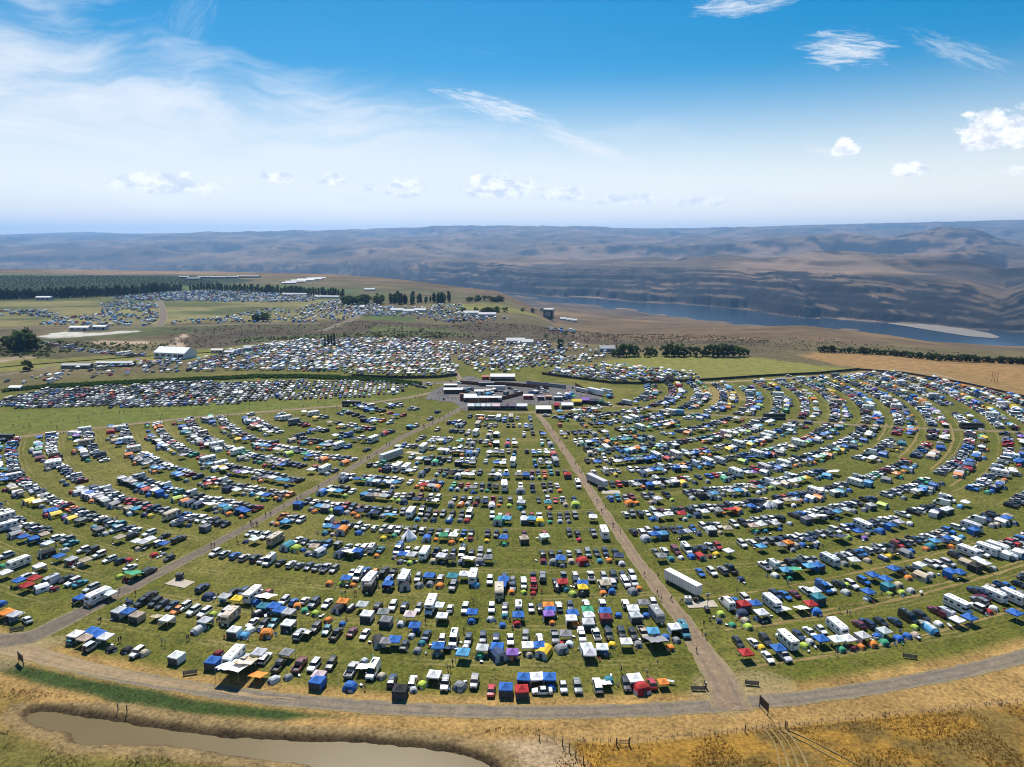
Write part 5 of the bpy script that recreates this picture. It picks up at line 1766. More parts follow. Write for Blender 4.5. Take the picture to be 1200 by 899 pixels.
fill([(50, 401.5), (70, 404.5), (100, 409.5), (140, 413.5), (172, 415.5), (170, 418.5), (138, 417), (98, 412.5), (66, 407.5)], 3.6, 6.0, math.radians(-25), .8, PARK, .8, .1)
fill([(100, 436), (160, 424), (215, 421), (215, 424), (160, 429)], 4, 6, math.radians(6), .8, CAMP, .8, .1)
# far camp near the shelterbelt
fill([(130, 349), (150, 345), (240, 340), (300, 341), (395, 346), (360, 354), (290, 354), (190, 352), (140, 351)], 6.0, 9.5, .05, .92, FARC, 2., .08, True)
fill([(45, 380), (60, 374), (120, 366), (118, 355), (140, 352), (185, 355), (186, 372), (178, 380.5)], 6.2, 9, .08, .8, FARC, 2., .26, True)
fill([(-30, 366), (0, 363), (50, 363), (82, 371), (78, 374), (30, 369), (-30, 370)], 6, 10, -.05, .62, FARC, 2., .26, True)
fill([(200, 376), (260, 371), (310, 362), (345, 362), (372, 372), (372, 377), (300, 378.5), (200, 380)], 7, 10, .0, .6, FARC, 2., .3, True)
fill([(345, 366), (360, 358), (395, 352), (440, 357), (450, 362), (425, 370), (395, 376), (375, 372)], 6, 8, .2, .8, FARC, 2., .18, True)
fill([(405, 366), (430, 361), (460, 360), (535, 362), (560, 366), (600, 372), (560, 378), (520, 376), (480, 371), (425, 371)], 6, 9, -.05, .6, FARC, 2., .25, True)
fill([(505, 357), (540, 354), (545, 360), (508, 361)], 5, 8, .0, .7, FARC, 1., .1, True)
fill([(640, 372), (660, 373), (678, 377), (674, 379.5), (640, 376)], 5, 7, .3, .7, FARC, 1., .1, True)
for cr in (CR_CAR, CR_RV, CR_CAN, CR_TENT):
    cr.build()

# ---------------------------------------------------------------- trees and shrubs
def leafy(m, N, b, col, amount):
    """thin leaves and blades let part of the light through"""
    tr = N.n('ShaderNodeBsdfTranslucent')
    N.put(tr.inputs['Color'], col)
    mx = N.n('ShaderNodeMixShader')
    mx.inputs[0].default_value = amount
    m.node_tree.links.new(b.outputs[0], mx.inputs[1])
    m.node_tree.links.new(tr.outputs[0], mx.inputs[2])
    m.node_tree.links.new(mx.outputs[0], m.node_tree.nodes['Material Output'].inputs['Surface'])


def leaf_mat(name):
    m, N, b = principled(name, rough=.85, spec=.2)
    oi = N.n('ShaderNodeObjectInfo')
    geo = N.n('ShaderNodeNewGeometry')
    n = N.noise(geo.outputs['Position'], .55, 3, .6)
    isl = geo.outputs['Random Per Island']
    k = N.m('ADD', N.mr(n, .3, .7, .62, 1.25, smooth=False), N.m('MULTIPLY', N.m('SUBTRACT', isl, .5), .55))
    c = N.mix(1.0, oi.outputs['Color'], N.xyz(k, k, N.m('MULTIPLY', k, .8)), 'MULTIPLY')
    N.put(b.inputs['Base Color'], c)
    leafy(m, N, b, c, .42)
    return m


M_LEAF = leaf_mat('foliage')
M_BARK = plain('bark', (.085, .062, .042), .9, sc=4)


def leaf_cloud(b, centre, rad, n, size, mi=0):
    for _ in range(n):
        while True:
            p = Vector((random.uniform(-1, 1), random.uniform(-1, 1), random.uniform(-1, 1)))
            if .25 < p.length < 1:
                break
        c = Vector(centre) + Vector((p.x * rad[0], p.y * rad[1], p.z * rad[2]))
        u = Vector((random.gauss(0, 1), random.gauss(0, 1), random.gauss(0, .6))).normalized()
        w = u.cross(Vector((random.gauss(0, 1), random.gauss(0, 1), random.gauss(0, 1)))).normalized()
        s_ = size * random.uniform(.6, 1.3)
        b.add([c - u * s_ - w * s_ * .5, c + u * s_ * .3 - w * s_ * .7, c + u * s_, c - u * s_ * .2 + w * s_ * .7], [(0, 1, 2, 3)], mi)


def tree_parts(kind, seed, dense=1.0):
    st = random.getstate()
    random.seed(seed)
    tr, cr = MB(), MB()
    if kind == 'broad':                                      # unit: about 10 m tall, 9 m wide
        tr.cyl((0, 0, 0), (.1, 0, 3.2), .36, 7, 1, .24)
        for k in range(6):
            a = k * 1.05 + random.uniform(-.3, .3)
            e = (math.cos(a) * 2.6, math.sin(a) * 2.6, 5.6 + random.uniform(-1, 1.6))
            tr.cyl((.1, 0, 2.6 + k * .1), e, .15, 5, 1, .05)
        for k in range(20):
            a, q = random.uniform(0, 6.28), random.uniform(.2, 1) ** .6
            z = random.uniform(1.1, 8.6)
            wr = 3.9 * math.sin(math.pi * min(1, max(.12, (z - .6) / 9.2))) ** .6
            c = (math.cos(a) * q * wr, math.sin(a) * q * wr, z)
            rr = random.uniform(1.0, 1.75)
            leaf_cloud(cr, c, (rr, rr, rr * .8), int(34 * dense), .62)
    elif kind == 'poplar':                                   # 10 m tall, 2.6 m wide
        tr.cyl((0, 0, 0), (0, 0, 8), .18, 6, 1, .04)
        for k in range(15):
            z = .7 + k * .6
            wr = 1.15 * (math.sin(math.pi * min(1, (k + 2) / 17)) ** .7)
            leaf_cloud(cr, (random.uniform(-.3, .3), random.uniform(-.3, .3), z + .3), (wr, wr, .8), int(20 * dense), .48)
    else:                                                    # shrub 2 m
        for k in range(5):
            tr.cyl((0, 0, 0), (random.uniform(-.6, .6), random.uniform(-.6, .6), 1.1), .05, 4, 1, .02)
        for k in range(9):
            a, q = random.uniform(0, 6.28), random.uniform(0, 1)
            leaf_cloud(cr, (math.cos(a) * q, math.sin(a) * q, random.uniform(.35, 1.35)), (.55, .55, .45), int(11 * dense), .22)
    random.setstate(st)
    return tr, cr


TREES = {}
for kind in ('broad', 'poplar', 'shrub'):
    TREES[kind] = []
    for sd in range(4):
        tr, cr = tree_parts(kind, 50 + sd * 7)
        both = MB().join(tr).join(cr)
        nm = {'broad': 'broadleaf_tree', 'poplar': 'poplar_tree', 'shrub': 'shrub'}[kind]
        TREES[kind].append((tr.mesh(nm + '_trunk', [M_LEAF, M_BARK]), cr.mesh(nm + '_crown', [M_LEAF, M_BARK]), both.mesh(nm, [M_LEAF, M_BARK])))


def plant(kind, x, y, z, sx, sz, col, label=None, group=None, parts=False, where=None, look=None):
    nm = {'broad': 'broadleaf_tree', 'poplar': 'poplar_tree', 'shrub': 'shrub'}[kind]
    t = random.choice(TREES[kind])
    c = tuple(v * random.uniform(.8, 1.22) for v in col) + (1,)
    if parts:
        r = bpy.data.objects.new(nm, None)
        COL.objects.link(r)
        for pn, me in (('trunk', t[0]), ('crown', t[1])):
            o = bpy.data.objects.new(pn, me)
            COL.objects.link(o)
            o.parent = r
            o.color = c
    else:
        r = bpy.data.objects.new(nm, t[2])
        COL.objects.link(r)
        r.color = c
    r.location = (x, y, z - .15)
    r.rotation_euler = (0, 0, random.uniform(0, 6.28))
    r.scale = (sx, sx * random.uniform(.9, 1.1), sz)
    r['category'] = 'shrub' if kind == 'shrub' else 'tree'
    if group:
        r['group'] = group
    THINGS.append(dict(o=r, look=look, x=x, y=y, where=where, label=label))
    return r


DKG, MDG, SGE = (.058, .088, .024), (.090, .125, .032), (.075, .075, .040)
# dense grove and a lone round bush on the left
for i, (px, py, s_) in enumerate([(9, 408, 1.25), (16, 410, 1.5), (23, 411, 1.75), (30, 411, 1.95), (37, 411, 1.6), (44, 410, 1.2), (27, 407, 1.9), (34, 407, 1.7)]):
    x, y = at(px, py)
    plant('broad', x, y, 0, s_, s_ * 1.05, DKG, group='trees of the dark grove', parts=True, look='dark broadleaf tree', where=('grove at left edge', px))
x, y = at(31.5, 434.5)
plant('broad', x, y, 0, 1.05, .95, DKG, parts=True, label='lone round dark bush in the green field beside the farm road')
# trees behind the green field
for px, hh in ((719, 7), (725, 10), (731, 12.5), (737, 11.5), (742, 12), (747, 8), (757, 9), (763, 9.5), (768, 6.5), (778, 11), (784, 12), (790, 13), (796, 12), (802, 9.5), (809, 10), (816, 10.5), (823, 6.5), (829, 11), (835, 13), (841, 12), (848, 13), (854, 12.5), (860, 11.5), (866, 10), (871, 8.5), (876, 6)):
    x, y = at(px, 417.5 + random.uniform(-1, .6))
    plant('broad', x, y, 0, hh / 11.5, hh / 10, random.choice([DKG, MDG, DKG]), group='trees behind the green field', parts=True, look='bushy green tree', where=('tree line behind the green field', px))
x, y, z = ground_at(656, 408)
plant('broad', x, y, z, .95, .95, DKG, parts=True, label='single round dark tree at the back edge of the far camp')
# hedgerow of small trees beyond the golden field
for i in range(58):
    px = 962 + i * 4.25 + random.uniform(-1, 1)
    py = np.interp(px, [962, 1000, 1045, 1100, 1210], [413, 414, 417, 422.5, 427.5])
    x, y, z = ground_at(px, py)
    s_ = random.uniform(.42, .72)
    plant('broad', x, y, z, s_ * 1.1, s_ * 1.05, DKG, group='hedgerow trees beyond the golden field', look='hedgerow tree', where=('row beyond the golden field', px))
for px, h_ in ((381, 9), (385, 11), (388.5, 10), (392, 12)):
    x, y, z = ground_at(px, 405)
    plant('poplar', x, y, z, h_ / 10 * 1.1, h_ / 10 * 1.05, DKG, group='poplars behind the dense camp', look='slim dark poplar', where=('group of four behind the dense camp', px))
# shelterbelt on the plateau
px = -14.
while px < 404:
    py = np.interp(px, [-14, 60, 150, 200, 250, 300, 340, 404], [352, 350, 346.5, 342, 340.5, 343, 344.5, 348.5])
    if not (212 < px < 222):
        x, y, z = ground_at(px, py)
        h_ = random.uniform(14, 22) * (1.0 if px < 200 else .82)
        plant('poplar', x, y, z, h_ / 10 * 1.7, h_ / 10, DKG, group='shelterbelt poplars', look='tall shelterbelt tree', where=('plateau shelterbelt', px))
    px += random.uniform(2.2, 3.6)
CG = {402: 'left grove of the concert ground', 455: 'poplar row of the concert ground', 486: 'gap between the poplar rows', 508: 'poplar clump by the concert ground', 543: 'grove on the plateau rim', 565: 'grove below the concert lawn', 612: 'grove beside the stage', 540: 'clump below the poplars',
      295: 'left clump of the far camp', 308: 'right clump of the far camp', 530: 'clump above the ravine', 415: 'clump by the concert road'}
for px0, px1, py, hh, kd, n in ((402, 445, 357, 15, 'broad', 15), (455, 484, 356, 20, 'poplar', 15), (486, 505, 355, 15, 'poplar', 6), (508, 529, 355, 20, 'poplar', 12), (543, 590, 353, 10, 'broad', 16), (565, 600, 366, 8, 'broad', 9), (612, 640, 366, 9, 'broad', 5), (540, 560, 366, 7, 'broad', 4),
                                (295, 305, 376, 9, 'broad', 3), (308, 316, 376, 9, 'broad', 3), (530, 545, 378, 5, 'broad', 2), (415, 425, 361, 8, 'broad', 4)):
    for i in range(n):
        x, y, z = ground_at(random.uniform(px0, px1), py + random.uniform(-1.5, 1))
        h_ = hh * random.uniform(.75, 1.2)
        plant(kd, x, y, z, h_ / 10 * (1.6 if kd == 'poplar' else 1.25), h_ / 10 * (.85 if kd == 'poplar' else 1), random.choice([DKG, DKG, MDG]), group='trees round the concert ground', look='dark ' + ('poplar' if kd == 'poplar' else 'leafy tree'), where=(CG[px0], px0))
for px, py, h_ in ((443, 394, 5), (447, 395, 4), (468, 394, 4), (511, 396, 6), (516, 396, 5), (494, 389, 5), (70, 403, 5), (90, 405, 4), (115, 408, 4), (130, 404, 4), (10, 414, 4), (45, 417, 4), (55, 416, 3), (620, 404, 4), (640, 396, 5), (663, 392, 6), (671, 391, 5), (700, 392, 4), (148, 410, 3.5), (170, 408, 3.5), (205, 404, 3)):
    x, y, z = ground_at(px, py)
    plant('shrub', x, y, z, h_ / 1.5, h_ / 2.1, MDG, group='shrubs in the ravine', look='green shrub', where=('ravine behind the camp', px))

# low growth nobody could count
def tuft(seed, n=9, h=1.0, w=.6):
    st = random.getstate()
    random.seed(seed)
    b = MB()
    for k in range(n):
        a = random.uniform(0, 6.28)
        r_ = random.uniform(0, w)
        x, y = math.cos(a) * r_, math.sin(a) * r_
        lean = Vector((math.cos(a), math.sin(a), 0)) * random.uniform(.1, .5)
        q = random.uniform(.12, .26)
        t = Vector((-math.sin(a), math.cos(a), 0)) * q
        p = Vector((x, y, 0))
        b.add([p - t, p + t, p + t * .4 + lean + Vector((0, 0, h * random.uniform(.6, 1.1))), p - t * .6 + lean * .9 + Vector((0, 0, h * random.uniform(.5, 1)))], [(0, 1, 2, 3)], 0)
    random.setstate(st)
    return b


TUFTS = [tuft(i) for i in range(4)]
BUSH = [tuft(20 + i, 16, .9, .75) for i in range(4)]
M_TUFT, TN, tb = principled('dry_growth', rough=.95, spec=.1)
tcol = TN.n('ShaderNodeAttribute', attribute_name='Col').outputs['Color']
TN.put(tb.inputs['Base Color'], tcol)
leafy(M_TUFT, TN, tb, tcol, .5)


def scatter(cr, pts, n, size, cols, protos, key, terr=True, thr=-1., sc=40., z=None):
    P = poly_world(pts)
    lo, hi = P.min(0), P.max(0)
    X = rng.uniform(lo[0], hi[0], n * 3)
    Y = rng.uniform(lo[1], hi[1], n * 3)
    ok = (poly_sd(P, X, Y) < 0) & (fbm(X / sc, Y / sc, 3, 88) > thr)
    X, Y = X[ok][:n], Y[ok][:n]
    Z = terrain(X, Y) if terr else np.zeros_like(X)
    for x, y, z_ in zip(X, Y, Z):
        i = random.randrange(len(protos))
        c = random.choice(cols)
        f = random.uniform(.7, 1.3)
        cr.add(key + str(i), protos[i], (x, y, z_ - .05), random.uniform(0, 6.28), (c[0] * f, c[1] * f, c[2] * f), size * random.uniform(.55, 1.4))


sb = Crowd('sagebrush', [M_TUFT])
BR = [(.085, .068, .042), (.11, .08, .052), (.07, .07, .036), (.13, .095, .06)]
GR = [(.045, .060, .020), (.060, .072, .026), (.035, .048, .018)]
scatter(sb, [(190, 411), (205, 384), (330, 380), (420, 377), (520, 380), (640, 374), (740, 378), (910, 396), (890, 402), (720, 402), (560, 397), (430, 396), (330, 398), (260, 407)], 1300, 1.1, BR, BUSH, 'a')
scatter(sb, [(265, 403), (290, 396), (440, 389), (530, 390), (560, 395), (360, 398), (300, 401)], 450, 1.2, GR, BUSH, 'b')
scatter(sb, [(660, 398), (700, 378), (800, 384), (900, 390), (960, 388), (1100, 404), (1190, 416), (1190, 420), (1100, 418), (960, 408), (880, 412), (720, 408)], 800, .9, BR, BUSH, 'c')
scatter(sb, [(50, 415), (60, 400), (190, 402), (200, 410), (120, 412)], 260, 1.3, GR, BUSH, 'd')
scatter(sb, [(-20, 416), (5, 400), (60, 404), (60, 420), (20, 420)], 160, 1.6, GR, BUSH, 'e')
sb.build()
hd = Crowd('hedge', [M_TUFT])
hl = np.array([at(*p) for p in ((8, 458), (60, 453.5), (120, 450.5), (200, 446.5), (300, 442), (360, 442), (420, 444.5), (470, 448.5), (492, 451))])
tt = np.linspace(0, 1, 1500)
seg = np.concatenate([[0], np.cumsum(np.hypot(*np.diff(hl, axis=0).T))])
for t in tt:
    x, y = np.interp(t * seg[-1], seg, hl[:, 0]), np.interp(t * seg[-1], seg, hl[:, 1])
    c = random.choice([(.045, .085, .018), (.055, .10, .022), (.038, .07, .016)])
    i = random.randrange(4)
    hd.add('h%d' % i, BUSH[i], (x + random.uniform(-1, 1), y + random.uniform(-4.5, 4.5), 0), random.uniform(0, 6.28), c, random.uniform(1.5, 2.3))
hd.build()
oc = Crowd('orchard_rows', [M_TUFT])
for (pts, n) in (([(-40, 344), (-40, 323), (100, 322), (200, 323), (260, 328), (200, 337), (100, 343)], 3000),):
    P = poly_world(pts)
    lo, hi = P.min(0), P.max(0)
    k = 0
    for yr in np.arange(lo[1], hi[1], 16.0):
        for xr in np.arange(lo[0], hi[0], 15.0):
            if poly_sd(P, np.array([xr]), np.array([yr]))[0] < 0 and k < 6000:
                k += 1
                i = k % 4
                f = random.uniform(.7, 1.25)
                oc.add('o%d' % i, BUSH[i], (xr + random.uniform(-3, 3), yr + random.uniform(-1, 1), float(terrain(np.array([xr]), np.array([yr]))[0])), random.uniform(0, 6.28), (.045 * f, .072 * f, .024 * f), random.uniform(2.0, 3.0))
oc.build()
wd = Crowd('weeds', [M_TUFT])
DRYC = [(.26, .17, .06), (.31, .21, .08), (.22, .15, .05), (.24, .18, .08)]
GOLDC = [(.30, .17, .028), (.24, .125, .02), (.34, .21, .05), (.19, .11, .025)]
GRNC = [(.045, .070, .015), (.06, .08, .02), (.09, .095, .03), (.13, .11, .04)]


def near_scatter(pts, n, size, cols, key, thr=-1., sc=8.):
    P = poly_world(pts)
    lo, hi = P.min(0), P.max(0)
    X = rng.uniform(lo[0], hi[0], n * 4)
    Y = rng.uniform(lo[1], hi[1], n * 4)
    ok = (poly_sd(P, X, Y) < 0) & (fbm(X / sc, Y / sc, 3, 89) > thr) & (poly_sd(pond_w, X, Y) > 3.2)
    X, Y = X[ok][:n], Y[ok][:n]
    for x, y in zip(X, Y):
        i = random.randrange(4)
        c = random.choice(cols)
        f = random.uniform(.75, 1.3)
        wd.add(key + str(i), TUFTS[i], (x, y, -.05), random.uniform(0, 6.28), (c[0] * f, c[1] * f, c[2] * f), size * random.uniform(.5, 1.4))


near_scatter([(664, 872), (736, 873), (874, 859), (920, 854), (1000, 846), (1230, 822), (1260, 920), (640, 920)], 6500, .20, GOLDC, 'g', -.15)
near_scatter([(640, 864), (736, 866), (874, 852), (920, 847), (1000, 839), (1230, 814), (1230, 822), (1000, 845), (920, 853), (874, 857), (736, 871), (640, 868)], 550, .28, [(.17, .12, .05), (.22, .15, .06), (.30, .2, .08)], 'f')
near_scatter([(-30, 850), (40, 865), (90, 882), (200, 886), (300, 900), (300, 930), (-30, 930)], 2600, .17, GRNC + DRYC[:1], 'o', -.1)
near_scatter([(-30, 770), (60, 788), (220, 821), (330, 834), (220, 838), (130, 822), (60, 806), (-30, 782)], 2200, .13, GRNC, 's')
near_scatter([(-30, 798), (60, 812), (130, 828), (220, 843), (400, 850), (640, 853), (640, 862), (400, 858), (220, 849), (60, 825), (-30, 815)], 2600, .22, DRYC, 'd', -.1)
wd.build()

# ---------------------------------------------------------------- buildings, marquees, stalls and fences
M_WALL = obj_color_mat('painted_wall', .7, .3, 0, .15)
BMATS = [M_WALL, M_GLASS, M_TRIM, M_WHITE, M_GREYM, M_WOOD]


def thing(name, label, cat, x, y, z=0., rot=0., group=None):
    r = bpy.data.objects.new(name, None)
    r.empty_display_size = 1
    COL.objects.link(r)
    r.location = (x, y, z)
    r.rotation_euler = (0, 0, rot)
    r['category'] = cat
    if group:
        r['group'] = group
    THINGS.append(dict(o=r, look=None, x=x, y=y, where=None, label=label))
    return r


def part(name, mb, parent, col=(.5, .5, .5), mats=None, off=(0, 0, 0)):
    me = mb if isinstance(mb, bpy.types.Mesh) else mb.mesh(name, mats or BMATS)
    o = bpy.data.objects.new(name, me)
    COL.objects.link(o)
    o.parent = parent
    o.location = off
    o.color = (*col, 1)
    return o


def roof_mb(w, l, h0, rise, over=.3):
    b = MB()
    w2, l2 = w / 2 + over, l / 2 + over
    v = []
    for dz in (0, .12):
        v += [(-w2, -l2, h0 + dz), (w2, -l2, h0 + dz), (w2, l2, h0 + dz), (-w2, l2, h0 + dz), (-w2, 0, h0 + rise + dz), (w2, 0, h0 + rise + dz)]
    b.add(v, [(6, 7, 11, 10), (9, 10, 11, 8), (0, 4, 5, 1), (3, 2, 5, 4), (0, 1, 7, 6), (2, 3, 9, 8), (0, 6, 10, 4), (4, 10, 9, 3), (1, 5, 11, 7), (5, 2, 8, 11)], 0)
    return b


def shed(name, label, cat, px, py, w, l, h, rise, wall, roof, rot=0., group=None, nwin=3, terr=False):
    if not terr and cat in ('stall', 'container', 'building', 'cabin'):
        w, l, h = w * .88, l * .9, h * .85
    """building or marquee, long side across the view: walls, gabled roof, doors and windows"""
    if terr:
        x, y, z = ground_at(px, py)
    else:
        (x, y), z = at(px, py), 0.
    r = thing(name, label, cat, x, y + l / 2, z, rot, group)
    b = MB()
    w2, l2 = w / 2, l / 2
    b.box(0, 0, h / 2 - .5, w, l, h + 1.0)
    for s_ in (-1, 1):
        b.add([(s_ * w2, -l2, h), (s_ * w2, l2, h), (s_ * w2, 0, h + rise - .02)], [(0, 1, 2) if s_ > 0 else (2, 1, 0)], 0)
    part('wall', b, r, wall)
    part('roof', roof_mb(w, l, h, rise), r, roof)
    for k in range(nwin):
        b = MB()
        b.box(0, 0, 0, w / nwin * .55, .06, h * .34, 1)
        part('window', b, r, off=(-w2 + (k + .5) * w / nwin, -l2 - .02, h * .58))
    b = MB()
    b.box(0, 0, 0, min(2.2, w * .2), .07, h * .75, 2)
    part('door', b, r, off=(w * .32, -l2 - .03, h * .375))
    return r


def marquee(label, px, py, w, l, h=2.6, rise=2.0, roof=(.8, .8, .8), wall=None, terr=False, group=None, open_front=True, rot=0.):
    if terr:
        x, y, z = ground_at(px, py)
    else:
        (x, y), z = at(px, py), 0.
    r = thing('marquee', label, 'marquee', x, y + l / 2, z, rot, group)
    part('roof', roof_mb(w, l, h, rise, .15), r, roof, [M_CLOTH])
    n = max(2, int(w / 5) + 1)
    for k in range(n):
        for s_ in (-1, 1):
            b = MB()
            b.box(0, 0, h / 2, .12, .12, h, 4)
            part('post', b, r, off=(-w / 2 + k * w / (n - 1), s_ * l / 2, 0))
    b = MB()
    b.box(0, l / 2 - .05, h / 2, w - .2, .06, h - .1)
    for s_ in (-1, 1):
        b.box(s_ * (w / 2 - .04), 0, h / 2, .06, l - .3, h - .1)
    if not open_front:
        b.box(0, -l / 2 + .05, h / 2, w - .2, .06, h - .1)
    part('wall', b, r, wall or roof, [M_CLOTH])
    b = MB()
    b.box(0, 0, .55, w * .7, .8, 1.1, 2)
    if open_front:
        part('counter', b, r, off=(0, -l / 2 + .8, 0))
    return r


W8, G5, DK = (.8, .8, .8), (.45, .46, .48), (.06, .06, .065)
# the vendors' yard
marquee('long white marquee at the back of the paved yard', 589, 446, 18, 7, 2.8, 1.6)
shed('food_stall', 'small red stall beside the long white marquee', 'stall', 569, 445, 6, 4, 2.6, .5, (.42, .05, .04), (.45, .12, .1), nwin=1)
shed('yard_store', 'low dark container store behind the silver trailer', 'container', 570, 452.5, 12, 3, 2.7, .15, (.08, .10, .13), (.12, .14, .17), nwin=2)
shed('stage_office', 'dark flat building with white roof left of the yard entrance', 'building', 531, 461.5, 14, 7, 3.2, .5, (.06, .055, .05), (.62, .63, .64), nwin=3)
shed('stage_office', 'smaller dark building with pale roof behind the yard entrance building', 'building', 528, 456, 10, 5, 3.2, .4, (.09, .09, .095), (.6, .62, .65), nwin=2)
shed('ticket_kiosk', 'rust red kiosk at the corner of the yard', 'kiosk', 541.5, 469.5, 2.6, 2.6, 4.2, .4, (.24, .07, .035), (.2, .08, .05), nwin=1)
marquee('white double peaked marquee at the yard corner beside the rust red kiosk', 551, 471, 8, 7, 2.6, 1.8)
shed('office_trailer', 'white site cabin inside the yard with a dark base', 'cabin', 561.5, 463, 7, 5, 3.0, .3, (.55, .55, .56), (.7, .7, .72), nwin=2)
marquee('long narrow white awning over the brown yard fence', 573, 471, 16, 4, 2.7, .7)
shed('food_stall', 'red and white striped stall in the middle of the yard', 'stall', 619, 468, 7, 4.5, 2.8, .6, (.45, .04, .04), (.75, .6, .58), nwin=2)
for px, py, w, c, lb in ((634, 469, 4.5, (.10, .08, .12), 'dark food truck right of the red stall'), (643, 468.5, 4.5, (.16, .09, .05), 'brown wooden food stall near the yard middle'), (654, 469.5, 6, (.12, .14, .17), 'dark blue food truck with grey top at the yard right')):
    shed('food_stall', lb, 'stall', px, py, w, 3, 2.6, .35, c, tuple(min(.7, v * 3.5) for v in c), nwin=1)
for px, w, c, lb in ((553, 5, W8, 'leftmost white vendor tent in the row along the yard front'), (560, 4, (.5, .6, .66), 'pale blue white vendor tent second from the left in the yard front row'), (566, 4, W8, 'white vendor tent between the pale blue tent and the pink topped tent'), (572.5, 4, (.6, .66, .66), 'greyish vendor tent left of the pink and white one'),
                     (581, 6, (.72, .55, .58), 'pink and white vendor tent in the yard front row'), (591, 5, (.13, .11, .14), 'black vendor tent in the yard front row'), (599.5, 6, (.16, .11, .19), 'dark purple vendor tent in the yard front row'), (611, 7, W8, 'white vendor tent left of the gap leading to the dirt lane')):
    marquee(lb, px, 480.5, w, 4, 2.3, 1.2, c, group='vendor tents along the yard front')
for px, py, w, l, c, lb in ((637, 484, 9, 8, W8, 'large white vendor tent right of the dirt lane entrance'), (652.5, 479.5, 3.2, 3, (.55, .05, .08), 'small red vendor tent in the yard front row'), (665, 479.5, 7, 5, W8, 'white vendor tent between the red and yellow ones'),
                            (676, 475, 6, 4, (.72, .55, .05), 'yellow vendor tent in the yard front row'), (687, 473.5, 6, 5, (.22, .10, .42), 'purple vendor tent in the yard front row'), (696, 474.5, 5, 4, (.03, .035, .07), 'dark navy vendor tent at the right end of the yard front'), (704, 475, 2.6, 3, (.04, .16, .08), 'small dark green vendor tent at the right end of the yard front')):
    marquee(lb, px, py, w, l, 2.3, 1.2, c, group='vendor tents along the yard front')
for px, py, rot, L, c, lb in ((581, 455, 88, 13, 'l', 'silver box trailer parked in the middle of the paved yard'), (681, 456, 42, 9, 'l', 'silver blue box trailer at the right end of the paved yard'), (698, 459, 40, 13.5, 'w', 'long white box trailer at the right end of the paved yard'), (710, 457, 44, 9, 'l', 'short pale box trailer beyond the long white one')):
    x, y = at(px, py, 2)
    put_thing('box', c, x, y, math.radians(rot), False, .06, L / 13.5, label=lb)
x, y = at(458.5, 533.5, 2)
put_thing('box', 'l', x, y, math.radians(-35 + 180), True, 0, 1.0, label='long grey box trailer standing beside the left dirt lane')
x, y = at(450.5, 542.5, 1.5)
put_thing('tractor', 'e', x, y, math.radians(-35), True, 0, .85, label='green lorry cab at the nose of the grey box trailer')
x, y = at(800, 682.5, 2)
put_thing('box', 'w', x, y, math.radians(33), True, 0, .95, label='long white box trailer beside the right dirt lane above the tan pad')
x, y = at(699.5, 563, 2)
put_thing('box', 'l', x, y, math.radians(30), True, 0, .9, label='pale grey box trailer at the right dirt lane next to the far pad')


def fence_run(label, pts, h, col, seg=5.0, name='screen_fence', mats=None, solid=True, terr=False):
    P = np.array(pts, float)
    d = np.concatenate([[0], np.cumsum(np.hypot(*np.diff(P, axis=0).T))])
    n = max(2, int(d[-1] / seg) + 1)
    t = np.linspace(0, d[-1], n)
    X, Y = np.interp(t, d, P[:, 0]), np.interp(t, d, P[:, 1])
    Z = terrain(X, Y) if terr else np.zeros(n)
    r = thing(name, label, 'fence', X[0], Y[0], 0)
    ps = MB()
    ps.box(0, 0, (h + .15) / 2, .10, .10, h + .15, 4)
    pm = ps.mesh('post', BMATS)
    for i in range(n):
        part('post', pm, r, off=(X[i] - X[0], Y[i] - Y[0], Z[i]))
        if i < n - 1:
            L = math.hypot(X[i + 1] - X[i], Y[i + 1] - Y[i])
            b = MB()
            b.box(0, 0, h / 2, L - .12, .05, h - .15, 0)
            o = part('panel', b, r, col, off=((X[i] + X[i + 1]) / 2 - X[0], (Y[i] + Y[i + 1]) / 2 - Y[0], (Z[i] + Z[i + 1]) / 2))
            o.rotation_euler = (0, 0, math.atan2(Y[i + 1] - Y[i], X[i + 1] - X[i]))
    return r


fence_run('long dark screen fence behind the rings, below the green field', FENCE[1:8], 2.0, (.022, .028, .024), 6.0)
fence_run('dark screen fence along the edge of the golden field', FENCE[7:], 1.6, (.05, .042, .03), 7.0)
fence_run('black screen fence along the front of the dense back camp', [at(412, 441.5), at(440, 443), at(480, 444), at(515, 443), at(536, 440.5)], 2.2, (.02, .022, .022), 5.0)
fence_run('brown board fence across the back of the paved yard', [at(539, 449.5), at(560, 451.5), at(590, 451.5), at(615, 453.5), at(643, 456.5)], 2.4, (.15, .06, .035), 4.0, 'board_fence')
fence_run('brown board fence along the front of the paved yard', [at(550, 471.5), at(570, 471.5), at(592, 468), at(613, 462.5)], 2.4, (.17, .065, .035), 4.0, 'board_fence')
fence_run('short brown fence at the right end of the paved yard', [at(674, 452), at(685, 458), at(692, 463)], 2.2, (.14, .06, .035), 4.0, 'board_fence')
# vans, small tents and service vehicles standing about the yard
for i in range(46):
    px, py = random.choice([(random.uniform(596, 640), random.uniform(455, 462)), (random.uniform(568, 600), random.uniform(459, 466)), (random.uniform(655, 676), random.uniform(462, 468)), (random.uniform(540, 560), random.uniform(456, 460)), (random.uniform(700, 720), random.uniform(464, 476))])
    x, y = at(px, py)
    kd = random.choice(['van', 'pickup', 'suv', 'canopy', 'canopy', 'walled', 'sedan'])
    put_thing(kd, pick(CANC if kd in ('canopy', 'walled') else CARC), x, y, random.uniform(-.5, .5) + .8, False, .06, 1.0, 'vehicles and tents inside the paved yard', ('paved yard', px))
